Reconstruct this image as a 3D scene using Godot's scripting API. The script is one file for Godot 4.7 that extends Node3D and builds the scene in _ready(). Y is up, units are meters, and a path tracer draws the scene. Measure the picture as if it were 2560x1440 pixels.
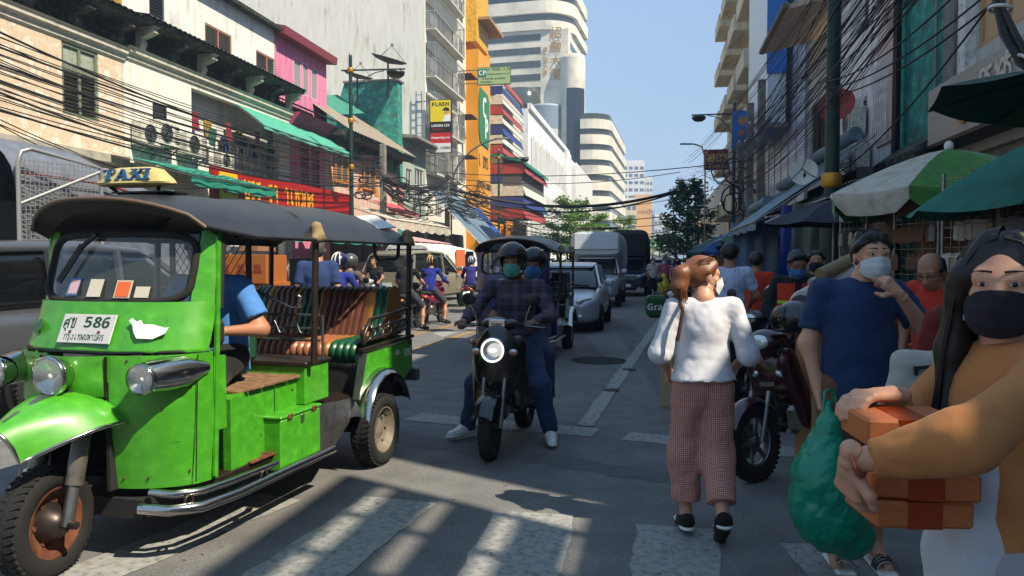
extends Node3D

const FOCAL := 1900.0
const PITCH := .036826
const EYE := 1.56
const STREET := .18775
var fwd := Vector3(sin(STREET), 0, -cos(STREET))
var rgt := Vector3(cos(STREET), 0, sin(STREET))
var left_basis: Basis
var right_basis: Basis
var mats := {}
var texs := {}
var used := {}
var rng := RandomNumberGenerator.new()

# ---------- mesh builder ----------
class MB:
	var v := PackedVector3Array()
	var n := PackedVector3Array()
	var u := PackedVector2Array()
	var i := PackedInt32Array()
	var xf := Transform3D.IDENTITY
	func tri(a: Vector3, b: Vector3, c: Vector3) -> void:
		a = xf * a; b = xf * b; c = xf * c
		var nn := (b - a).cross(c - a).normalized()
		var k := v.size()
		v.append(a); v.append(b); v.append(c)
		for j in 3: n.append(nn)
		u.append(Vector2(0, 0)); u.append(Vector2(1, 0)); u.append(Vector2(1, 1))
		i.append(k); i.append(k + 2); i.append(k + 1)
	func quad(a: Vector3, b: Vector3, c: Vector3, d: Vector3) -> void:
		a = xf * a; b = xf * b; c = xf * c; d = xf * d
		var nn := (c - a).cross(d - b).normalized()
		var k := v.size()
		v.append(a); v.append(b); v.append(c); v.append(d)
		for j in 4: n.append(nn)
		u.append(Vector2(0, 1)); u.append(Vector2(1, 1)); u.append(Vector2(1, 0)); u.append(Vector2(0, 0))
		i.append(k); i.append(k + 2); i.append(k + 1); i.append(k); i.append(k + 3); i.append(k + 2)
	func hexa(p: Array) -> void:
		# p: bottom 0-3 counter-clockwise seen from above, top 4-7
		quad(p[3], p[2], p[1], p[0]); quad(p[4], p[5], p[6], p[7])
		for k in 4: quad(p[k], p[(k + 1) % 4], p[(k + 1) % 4 + 4], p[k + 4])
	func box(c: Vector3, s: Vector3, bev := .0, bs := Basis.IDENTITY) -> MB:
		var h := s * .5
		var save := xf
		xf = xf * Transform3D(bs, c)
		if bev <= .0:
			hexa([Vector3(-h.x, -h.y, h.z), Vector3(h.x, -h.y, h.z), Vector3(h.x, -h.y, -h.z), Vector3(-h.x, -h.y, -h.z), Vector3(-h.x, h.y, h.z), Vector3(h.x, h.y, h.z), Vector3(h.x, h.y, -h.z), Vector3(-h.x, h.y, -h.z)])
		else:
			var b: float = min(bev, min(h.x, min(h.y, h.z)) * .95)
			var g := h - Vector3(b, b, b)
			for ax in 3:
				for sg in [-1.0, 1.0]:
					var e0 := Vector3.ZERO; var e1 := Vector3.ZERO; var e2 := Vector3.ZERO
					e0[ax] = sg; e1[(ax + 1) % 3] = 1; e2[(ax + 2) % 3] = sg
					var o: Vector3 = e0 * h[ax]
					var p: Vector3 = e1 * g[(ax + 1) % 3]; var q: Vector3 = e2 * g[(ax + 2) % 3]
					quad(o - p - q, o + p - q, o + p + q, o - p + q)
			for ax in 3:
				var a1 := (ax + 1) % 3; var a2 := (ax + 2) % 3
				for s1 in [-1.0, 1.0]:
					for s2 in [-1.0, 1.0]:
						var t := Vector3.ZERO; t[ax] = g[ax] * s1 * s2
						var pa := Vector3.ZERO; pa[a1] = s1 * h[a1]; pa[a2] = s2 * g[a2]
						var pb := Vector3.ZERO; pb[a1] = s1 * g[a1]; pb[a2] = s2 * h[a2]
						quad(pa - t, pa + t, pb + t, pb - t)
			for sx in [-1.0, 1.0]:
				for sy in [-1.0, 1.0]:
					for sz in [-1.0, 1.0]:
						var a := Vector3(sx * h.x, sy * g.y, sz * g.z); var bb := Vector3(sx * g.x, sy * h.y, sz * g.z); var c2 := Vector3(sx * g.x, sy * g.y, sz * h.z)
						if sx * sy * sz > 0: tri(a, bb, c2)
						else: tri(a, c2, bb)
		xf = save
		return self
	func bar(a: Vector3, b: Vector3, w: float, t: float, up := Vector3.UP) -> MB:
		var z := (b - a).normalized()
		if absf(z.dot(up)) > .98: up = Vector3(0, 0, 1) if absf(z.z) < .9 else Vector3(1, 0, 0)
		var x := up.cross(z).normalized()
		return box((a + b) * .5, Vector3(w, t, a.distance_to(b)), .0, Basis(x, z.cross(x), z))
	func grid(rows: Array, close_u := false, close_v := false, flip := false) -> MB:
		# smooth surface through rows of points
		var k := v.size(); var R := rows.size(); var C: int = rows[0].size()
		var nn := PackedVector3Array(); nn.resize(R * C)
		var RR := R if close_v else R - 1
		var CC := C if close_u else C - 1
		for r in R:
			for c in C:
				v.append(xf * rows[r][c]); u.append(Vector2(float(c) / max(1, C - 1), float(r) / max(1, R - 1)))
		for r in RR:
			for c in CC:
				var a := r * C + c; var b := r * C + (c + 1) % C; var d := ((r + 1) % R) * C + c; var e := ((r + 1) % R) * C + (c + 1) % C
				var f := (v[k + e] - v[k + a]).cross(v[k + d] - v[k + b])
				if flip: f = -f
				nn[a] += f; nn[b] += f; nn[d] += f; nn[e] += f
				if flip:
					i.append(k + a); i.append(k + b); i.append(k + e); i.append(k + a); i.append(k + e); i.append(k + d)
				else:
					i.append(k + a); i.append(k + e); i.append(k + b); i.append(k + a); i.append(k + d); i.append(k + e)
		for j in R * C: n.append(nn[j].normalized() if nn[j].length_squared() > 1e-18 else Vector3.UP)
		return self
	func ring(c: Vector3, x: Vector3, y: Vector3, rx: float, ry: float, seg: int) -> PackedVector3Array:
		var p := PackedVector3Array()
		for k in seg:
			var t := TAU * k / seg
			p.append(c + x * cos(t) * rx + y * sin(t) * ry)
		return p
	func cap(p: PackedVector3Array, flip := false) -> void:
		var k := v.size()
		var nn := Vector3.ZERO
		for j in p.size():
			nn += (p[j] - p[0]).cross(p[(j + 1) % p.size()] - p[0])
		nn = (xf.basis * nn).normalized() * (-1.0 if flip else 1.0)
		for q in p:
			v.append(xf * q); n.append(nn); u.append(Vector2.ZERO)
		for j in range(1, p.size() - 1):
			i.append(k)
			if flip: i.append(k + j); i.append(k + j + 1)
			else: i.append(k + j + 1); i.append(k + j)
	func cyl(a: Vector3, b: Vector3, ra: float, rb := -1.0, seg := 12, caps := true) -> MB:
		if rb < 0: rb = ra
		var z := (b - a).normalized()
		var x := z.cross(Vector3.UP if absf(z.y) < .9 else Vector3.RIGHT).normalized()
		var y := z.cross(x)
		var r0 := ring(a, x, y, ra, ra, seg); var r1 := ring(b, x, y, rb, rb, seg)
		grid([r0, r1], true)
		if caps:
			if ra > .0: cap(r0, true)
			if rb > .0: cap(r1, false)
		return self
	func tube(pts: Array, r: float, seg := 6, caps := false, r2 := -1.0) -> MB:
		var rows := []
		var x := Vector3.ZERO
		for k in pts.size():
			var d: Vector3 = (pts[min(k + 1, pts.size() - 1)] - pts[max(k - 1, 0)]).normalized()
			if k == 0: x = d.cross(Vector3.UP if absf(d.y) < .9 else Vector3.RIGHT).normalized()
			else: x = (x - d * x.dot(d)).normalized()
			var rr := r if r2 < 0 else lerpf(r, r2, float(k) / (pts.size() - 1))
			rows.append(ring(pts[k], x, d.cross(x), rr, rr, seg))
		grid(rows, true)
		if caps:
			cap(rows[0], true); cap(rows[-1], false)
		return self
	func lathe(prof: Array, seg := 16, x0 := Vector3.ZERO, axis := Vector3.UP) -> MB:
		# prof: Vector2(radius, height along axis), from low to high
		var z := axis.normalized()
		var x := z.cross(Vector3.UP if absf(z.y) < .9 else Vector3.RIGHT).normalized()
		var y := z.cross(x)
		var rows := []
		for p in prof: rows.append(ring(x0 + z * p.y, x, y, p.x, p.x, seg))
		return grid(rows, true)
	func prism(poly: Array, z0: float, z1: float) -> MB:
		# polygon of Vector2 in x y (counter-clockwise), extruded along z from z0 to z1
		var pk := PackedVector2Array(poly)
		if Geometry2D.is_polygon_clockwise(pk): pk.reverse()
		var t := Geometry2D.triangulate_polygon(pk)
		for k in range(0, t.size(), 3):
			var a := pk[t[k]]; var b := pk[t[k + 1]]; var c := pk[t[k + 2]]
			if (b - a).cross(c - a) < 0:
				var s := b; b = c; c = s
			tri(Vector3(a.x, a.y, z1), Vector3(b.x, b.y, z1), Vector3(c.x, c.y, z1))
			tri(Vector3(a.x, a.y, z0), Vector3(c.x, c.y, z0), Vector3(b.x, b.y, z0))
		for k in pk.size():
			var a := pk[k]; var b := pk[(k + 1) % pk.size()]
			quad(Vector3(a.x, a.y, z0), Vector3(b.x, b.y, z0), Vector3(b.x, b.y, z1), Vector3(a.x, a.y, z1))
		return self
	func ell(c: Vector3, r: Vector3, bs := Basis.IDENTITY, seg := 14, la0 := -PI / 2, la1 := PI / 2) -> MB:
		var rows := []
		var R := maxi(4, seg / 2 + 1)
		for k in R + 1:
			var la := lerpf(la0, la1, float(k) / R)
			var row := PackedVector3Array()
			for j in seg:
				var t := -TAU * j / seg
				row.append(c + bs * Vector3(cos(la) * cos(t) * r.x, sin(la) * r.y, cos(la) * sin(t) * r.z))
			rows.append(row)
		return grid(rows, true)
	func torus(c: Vector3, axis: Vector3, R: float, r: float, seg := 28, s2 := 10, squash := 1.0) -> MB:
		var z := axis.normalized()
		var x := z.cross(Vector3.UP if absf(z.y) < .9 else Vector3.RIGHT).normalized()
		var y := z.cross(x)
		var rows := []
		for k in seg:
			var t := TAU * k / seg
			var d := x * cos(t) + y * sin(t)
			var row := PackedVector3Array()
			for j in s2:
				var q := TAU * j / s2
				row.append(c + d * (R + cos(q) * r) + z * sin(q) * r * squash)
			rows.append(row)
		return grid(rows, true, true, true)
	func add(o: MB) -> MB:
		var k := v.size()
		for p in o.v: v.append(xf * p)
		for p in o.n: n.append((xf.basis * p).normalized())
		u.append_array(o.u)
		for j in o.i: i.append(j + k)
		return self
	func mesh() -> ArrayMesh:
		var a := []
		a.resize(Mesh.ARRAY_MAX)
		a[Mesh.ARRAY_VERTEX] = v; a[Mesh.ARRAY_NORMAL] = n; a[Mesh.ARRAY_TEX_UV] = u; a[Mesh.ARRAY_INDEX] = i
		var m := ArrayMesh.new()
		m.add_surface_from_arrays(Mesh.PRIMITIVE_TRIANGLES, a)
		return m

# ---------- blended distance field, meshed as surface nets ----------
class SDF:
	var pr := []
	var k := 70.0
	func cone(a: Vector3, b: Vector3, ra: float, rb := -1.0, flat := 0, fn := Vector3.ZERO, fq := 1.0) -> SDF:
		pr.append([0, a, b, ra, ra if rb < 0 else rb, flat, fn, fq]); return self
	func ell(c: Vector3, r: Vector3, bs := Basis.IDENTITY) -> SDF:
		pr.append([1, c, r, bs]); return self
	func build(mb: MB, cell: float, noise: FastNoiseLite = null, amp := .0, cuts := []) -> MB:
		var lo := Vector3(1e9, 1e9, 1e9); var hi := -lo
		var bb := []
		var band := cell * 1.8 + 1.2 / k + amp
		var mar := band + 2.0 / k
		for p in pr:
			var a: Vector3; var b: Vector3
			if p[0] == 0:
				var r1: Vector3 = Vector3.ONE * (p[3] + mar); var r2: Vector3 = Vector3.ONE * (p[4] + mar)
				a = (p[1] - r1).min(p[2] - r2); b = (p[1] + r1).max(p[2] + r2)
			else:
				var e := Vector3.ZERO
				for ax in 3: e[ax] = sqrt(pow(p[3].x[ax] * p[2].x, 2) + pow(p[3].y[ax] * p[2].y, 2) + pow(p[3].z[ax] * p[2].z, 2)) + mar
				a = p[1] - e; b = p[1] + e
			bb.append([a, b]); lo = lo.min(a); hi = hi.max(b)
		lo -= Vector3.ONE * cell * 2
		var nx := int((hi.x - lo.x) / cell) + 4; var ny := int((hi.y - lo.y) / cell) + 4; var nz := int((hi.z - lo.z) / cell) + 4
		var sx := 1; var sy := nx; var sz := nx * ny
		var S := PackedFloat32Array(); S.resize(nx * ny * nz)
		var act := PackedByteArray(); act.resize(nx * ny * nz)
		var lst := PackedInt32Array()
		for q in pr.size():
			var p: Array = pr[q]
			var a0: Vector3 = (bb[q][0] - lo) / cell; var b0: Vector3 = (bb[q][1] - lo) / cell
			var cone_ := p[0] == 0 as bool
			var A: Vector3 = p[1]; var AB := Vector3.ZERO; var L2 := 1.0; var ra := .0; var dr := .0; var flat := 0; var fn := Vector3.ZERO; var fq := .0; var len_ := 1.0
			var inv: Basis; var rad: Vector3
			if cone_:
				AB = p[2] - p[1]; L2 = maxf(AB.length_squared(), 1e-9); len_ = sqrt(L2); ra = p[3]; dr = p[4] - p[3]; flat = p[5]; fn = p[6]; fq = p[7] - 1.0
			else:
				rad = p[2]; inv = (p[3] as Basis).transposed()
			for z in range(maxi(1, int(a0.z)), mini(nz - 2, int(b0.z) + 1)):
				for y in range(maxi(1, int(a0.y)), mini(ny - 2, int(b0.y) + 1)):
					var id := z * sz + y * sy + maxi(1, int(a0.x))
					for x in range(maxi(1, int(a0.x)), mini(nx - 2, int(b0.x) + 1)):
						var w := Vector3(lo.x + x * cell, lo.y + y * cell, lo.z + z * cell) - A
						var d: float
						if cone_:
							if fq != .0: w += fn * (w.dot(fn) * fq)
							var t := w.dot(AB) / L2
							var tc := clampf(t, .0, 1.0)
							d = (w - AB * tc).length() - ra - dr * tc
							if flat & 1: d = maxf(d, -t * len_)
							if flat & 2: d = maxf(d, (t - 1.0) * len_)
						else:
							w = inv * w
							var e := w / rad
							var k0 := e.length()
							d = k0 * (k0 - 1.0) / maxf((e / rad).length(), 1e-6)
						if d < mar:
							S[id] += exp(clampf(-k * d, -20.0, 30.0))
							if d < band and d > -band and act[id] == 0:
								act[id] = 1; lst.append(id)
						id += 1
		# signed values
		var D := PackedFloat32Array(); D.resize(S.size())
		var okd := PackedByteArray(); okd.resize(S.size())
		var vid := {}
		var offs := [0, sx, sy, sx + sy, sz, sx + sz, sy + sz, sx + sy + sz]
		var base := mb.v.size()
		for id in lst:
			var neg := 0
			for o in 8:
				var j: int = id + offs[o]
				if okd[j] == 0:
					okd[j] = 1
					var dv := -log(S[j]) / k if S[j] > 1e-8 else .3
					if noise != null or cuts.size() > 0:
						var pz := j / sz; var py := (j - pz * sz) / sy; var px := j - pz * sz - py * sy
						var w := Vector3(lo.x + px * cell, lo.y + py * cell, lo.z + pz * cell)
						if noise != null: dv += amp * (noise.get_noise_3dv(w) - .45)
						for c in cuts: dv = maxf(dv, w.dot(c[0]) - c[1])
					D[j] = dv
				if D[j] < 0: neg += 1
			if neg == 0 or neg == 8: continue
			var d0 := D[id]; var d1 := D[id + sx]; var d2 := D[id + sy]; var d3 := D[id + sx + sy]; var d4 := D[id + sz]; var d5 := D[id + sx + sz]; var d6 := D[id + sy + sz]; var d7 := D[id + sx + sy + sz]
			var acc := Vector3.ZERO; var cnt := 0
			if (d0 < 0) != (d1 < 0): acc += Vector3(d0 / (d0 - d1), 0, 0); cnt += 1
			if (d2 < 0) != (d3 < 0): acc += Vector3(d2 / (d2 - d3), 1, 0); cnt += 1
			if (d4 < 0) != (d5 < 0): acc += Vector3(d4 / (d4 - d5), 0, 1); cnt += 1
			if (d6 < 0) != (d7 < 0): acc += Vector3(d6 / (d6 - d7), 1, 1); cnt += 1
			if (d0 < 0) != (d2 < 0): acc += Vector3(0, d0 / (d0 - d2), 0); cnt += 1
			if (d1 < 0) != (d3 < 0): acc += Vector3(1, d1 / (d1 - d3), 0); cnt += 1
			if (d4 < 0) != (d6 < 0): acc += Vector3(0, d4 / (d4 - d6), 1); cnt += 1
			if (d5 < 0) != (d7 < 0): acc += Vector3(1, d5 / (d5 - d7), 1); cnt += 1
			if (d0 < 0) != (d4 < 0): acc += Vector3(0, 0, d0 / (d0 - d4)); cnt += 1
			if (d1 < 0) != (d5 < 0): acc += Vector3(1, 0, d1 / (d1 - d5)); cnt += 1
			if (d2 < 0) != (d6 < 0): acc += Vector3(0, 1, d2 / (d2 - d6)); cnt += 1
			if (d3 < 0) != (d7 < 0): acc += Vector3(1, 1, d3 / (d3 - d7)); cnt += 1
			acc /= cnt
			var g := Vector3(d1 + d3 + d5 + d7 - d0 - d2 - d4 - d6, d2 + d3 + d6 + d7 - d0 - d1 - d4 - d5, d4 + d5 + d6 + d7 - d0 - d1 - d2 - d3)
			var cz := id / sz; var cy := (id - cz * sz) / sy; var cx := id - cz * sz - cy * sy
			vid[id] = mb.v.size()
			mb.v.append(mb.xf * (lo + (Vector3(cx, cy, cz) + acc) * cell))
			mb.n.append((mb.xf.basis * g).normalized())
			mb.u.append(Vector2.ZERO)
		var ax3 := [[sx, sy, sz], [sy, sz, sx], [sz, sx, sy]]
		for id in vid:
			for a in ax3:
				var j: int = id + a[0]
				if (D[id] < 0) == (D[j] < 0): continue
				var q0 = vid.get(id); var q1 = vid.get(id - a[1]); var q2 = vid.get(id - a[1] - a[2]); var q3 = vid.get(id - a[2])
				if q0 == null or q1 == null or q2 == null or q3 == null: continue
				if D[id] < 0:
					mb.i.append(q0); mb.i.append(q2); mb.i.append(q1); mb.i.append(q0); mb.i.append(q3); mb.i.append(q2)
				else:
					mb.i.append(q0); mb.i.append(q1); mb.i.append(q2); mb.i.append(q0); mb.i.append(q2); mb.i.append(q3)
		return mb

# ---------- scene helpers ----------
func thing(called: String, label: String, category: String, at := Vector3.ZERO, bs := Basis.IDENTITY, group := "") -> Node3D:
	var o := Node3D.new()
	o.name = numbered(called)
	o.transform = Transform3D(bs, at)
	add_child(o)
	meta(o, label, category, group)
	return o
func meta(o: Node, label: String, category: String, group := "") -> void:
	o.set_meta("label", label)
	o.set_meta("category", category)
	if group != "": o.set_meta("group", group)
func numbered(called: String) -> String:
	var k: int = used.get(called, 0)
	used[called] = k + 1
	return called if k == 0 else "%s_%03d" % [called, k]
func part(parent: Node, called: String, mb, m: Material) -> MeshInstance3D:
	var o := MeshInstance3D.new()
	o.mesh = mb.mesh() if mb is MB else mb
	o.material_override = m
	o.cast_shadow = GeometryInstance3D.SHADOW_CASTING_SETTING_ON
	if parent == self:
		o.name = numbered(called)
		add_child(o)
	else:
		var key := str(parent.get_instance_id()) + called
		var k: int = used.get(key, 0)
		used[key] = k + 1
		o.name = called if k == 0 else "%s_%03d" % [called, k]
		parent.add_child(o)
	return o
func boxp(parent: Node, called: String, c: Vector3, s: Vector3, m: Material, bev := .0, bs := Basis.IDENTITY) -> MeshInstance3D:
	return part(parent, called, MB.new().box(c, s, bev, bs), m)
func structure(called: String, mb: MB, m: Material) -> MeshInstance3D:
	var o := part(self, called, mb, m)
	o.set_meta("kind", "structure")
	return o
# a photograph pixel as a direction: x and height per metre of depth
func pix(px: float, py: float) -> Vector2:
	var b := (720.0 - py) / FOCAL
	var d := cos(PITCH) + b * sin(PITCH)
	return Vector2((px - 1280.0) / FOCAL / d, (b * cos(PITCH) - sin(PITCH)) / d)
func gp(px: float, py: float, h := .0) -> Vector3:
	var r := pix(px, py)
	var d := (h - EYE) / r.y
	return Vector3(r.x * d, h, -d)
func at_depth(px: float, py: float, d: float) -> Vector3:
	var r := pix(px, py)
	return Vector3(r.x * d, EYE + r.y * d, -d)
# where a pixel meets the upright plane along the street at a lateral offset: (distance along the street, height)
func fac(px: float, py: float, lat: float) -> Vector2:
	var r := pix(px, py)
	var dir := Vector3(r.x, 0, -1)
	var d := lat / dir.dot(rgt)
	return Vector2((dir * d).dot(fwd), EYE + r.y * d)
func st(lat: float, along: float, h := .0) -> Vector3:
	return rgt * lat + fwd * along + Vector3.UP * h
func yaw(a: float) -> Basis:
	return Basis(Vector3.UP, a)

# ---------- textures and materials ----------
func noise_image(s: int, freq: float, size := 512, oct := 4, stretch := 1.0) -> Image:
	var f := FastNoiseLite.new()
	f.seed = s; f.frequency = freq; f.fractal_octaves = oct
	var im := f.get_seamless_image(size, size)
	if stretch != 1.0:
		var s2 := Image.create(size, size, false, Image.FORMAT_L8)
		im.convert(Image.FORMAT_L8)
		s2.copy_from(im)
		s2.resize(size, int(size * stretch), Image.INTERPOLATE_CUBIC)
		im = s2
	im.convert(Image.FORMAT_L8)
	return im
func ramp_tex(key: String, im: Image, stops: Array, second: Image = null, amt := .0) -> ImageTexture:
	if texs.has(key): return texs[key]
	var d := im.get_data()
	var d2 := second.get_data() if second != null else PackedByteArray()
	var lut := []
	for k in 256:
		var t := k / 255.0
		var c: Color = stops[-1][1]
		for j in stops.size():
			if t <= stops[j][0]:
				if j == 0: c = stops[0][1]
				else: c = stops[j - 1][1].lerp(stops[j][1], (t - stops[j - 1][0]) / maxf(1e-5, stops[j][0] - stops[j - 1][0]))
				break
		lut.append(c)
	var out := PackedByteArray(); out.resize(d.size() * 3)
	var m2 := d2.size()
	for k in d.size():
		var c: Color = lut[d[k]]
		var g := 1.0
		if m2 > 0: g = 1.0 + amt * (d2[(k * 7) % m2] / 127.5 - 1.0) if false else 1.0 + amt * (d2[k % m2] / 127.5 - 1.0)
		out[k * 3] = clampi(int(c.r * 255.0 * g), 0, 255); out[k * 3 + 1] = clampi(int(c.g * 255.0 * g), 0, 255); out[k * 3 + 2] = clampi(int(c.b * 255.0 * g), 0, 255)
	var o := Image.create_from_data(im.get_width(), im.get_height(), false, Image.FORMAT_RGB8, out)
	texs[key] = ImageTexture.create_from_image(o)
	return texs[key]
func grey(v: float) -> Color:
	return Color(v, v, v)
func mat(key: String, c: Color, rough := .8, metal := .0, tex: Texture2D = null, scale := 1.0, world := false) -> StandardMaterial3D:
	if mats.has(key): return mats[key]
	var m := StandardMaterial3D.new()
	m.albedo_color = c; m.roughness = rough; m.metallic = metal
	if tex != null:
		m.albedo_texture = tex
		m.uv1_triplanar = true
		m.uv1_world_triplanar = world
		m.uv1_scale = Vector3.ONE * scale
	m.cull_mode = BaseMaterial3D.CULL_DISABLED
	mats[key] = m
	return m
func glass(key: String, c: Color, alpha: float) -> StandardMaterial3D:
	if mats.has(key): return mats[key]
	var m := StandardMaterial3D.new()
	m.albedo_color = Color(c.r, c.g, c.b, alpha); m.roughness = .04
	m.transparency = BaseMaterial3D.TRANSPARENCY_ALPHA
	m.cull_mode = BaseMaterial3D.CULL_DISABLED
	mats[key] = m
	return m
func paint(key: String, c: Color, rough := .28) -> StandardMaterial3D:
	if mats.has(key): return mats[key]
	var m := mat(key, c, rough, .0, texs["dust"], 1.7)
	m.clearcoat_enabled = true; m.clearcoat = .6; m.clearcoat_roughness = .12
	return m
func wall_mat(key: String, c: Color) -> StandardMaterial3D:
	return mat(key, c, .92, .0, texs["wall_grime"], .16, true)
func cloth(key: String, c: Color) -> StandardMaterial3D:
	if mats.has(key): return mats[key]
	var m := mat(key, c, .95, .0, texs["weave"], 6.0)
	m.rim_enabled = true; m.rim = .25
	return m
# lettering cut as flat solid strokes: polylines in a unit box, placed by a transform
func stroke_mb(lines: Array, w: float, depth := .004, mb: MB = null) -> MB:
	if mb == null: mb = MB.new()
	for ln in lines:
		for k in ln.size() - 1:
			var a: Vector2 = ln[k]; var b: Vector2 = ln[k + 1]
			if a.distance_to(b) < 1e-5: continue
			var d := (b - a).normalized() * w * .5
			var q := Vector2(-d.y, d.x)
			var z: float = depth + .00006 * (k % 5)
			var P := func(p: Vector2) -> Vector3: return Vector3(p.x, p.y, z)
			mb.quad(P.call(a - d * .6 - q), P.call(b + d * .6 - q), P.call(b + d * .6 + q), P.call(a - d * .6 + q))
	return mb
func letters(parent: Node, called: String, text: String, size: float, m: Material, xf: Transform3D, serif := false, bold := true, depth := .004, wide := 1.0) -> MeshInstance3D:
	var t := TextMesh.new()
	var f := SystemFont.new()
	f.font_names = PackedStringArray(["Droid Serif" if serif else "Droid Sans"])
	f.font_weight = 700 if bold else 400
	t.font = f; t.text = text; t.font_size = 32; t.pixel_size = size / 24.0; t.depth = depth
	t.curve_step = 2.0
	var o := part(parent, called, t, m)
	o.transform = xf * Transform3D(Basis.from_scale(Vector3(wide, 1, 1)), Vector3.ZERO)
	return o

func V(x: float, y: float, z: float) -> Vector3: return Vector3(x, y, z)
func U(x: float, y: float) -> Vector2: return Vector2(x, y)
func nm() -> MB: return MB.new()

# ---------- camera, light, surfaces ----------
func set_view() -> void:
	var cam := Camera3D.new()
	cam.name = "camera"
	cam.fov = rad_to_deg(2.0 * atan(720.0 / FOCAL))
	cam.position = V(0, EYE, 0)
	cam.rotation = V(-PITCH, 0, 0)
	cam.near = .05; cam.far = 3000.0
	add_child(cam)
	cam.current = true
	var env := Environment.new()
	var sky := Sky.new()
	var sm := ProceduralSkyMaterial.new()
	sm.sky_top_color = Color(.355, .445, .55)
	sm.sky_horizon_color = Color(.49, .535, .58)
	sm.sky_curve = .11
	sm.ground_bottom_color = Color(.3, .29, .28)
	sm.ground_horizon_color = Color(.45, .5, .55)
	sm.sun_angle_max = .0
	sky.sky_material = sm
	env.background_mode = Environment.BG_SKY
	env.sky = sky
	env.background_energy_multiplier = .84
	env.tonemap_mode = Environment.TONE_MAPPER_LINEAR
	env.tonemap_exposure = 3.85
	env.sdfgi_enabled = true; env.ssao_enabled = true; env.ssil_enabled = true
	env.fog_enabled = true
	env.fog_density = .0011
	env.fog_light_color = Color(.46, .53, .6)
	var we := WorldEnvironment.new()
	we.name = "environment"
	we.environment = env
	add_child(we)
	var sun := DirectionalLight3D.new()
	sun.name = "sun"
	sun.light_energy = .78
	sun.light_color = Color(1.0, .95, .86)
	sun.light_angular_distance = .5
	sun.shadow_enabled = true
	add_child(sun)
	sun.look_at_from_position(V(.805, 1.2, .594) * 50.0, Vector3.ZERO)

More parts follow.
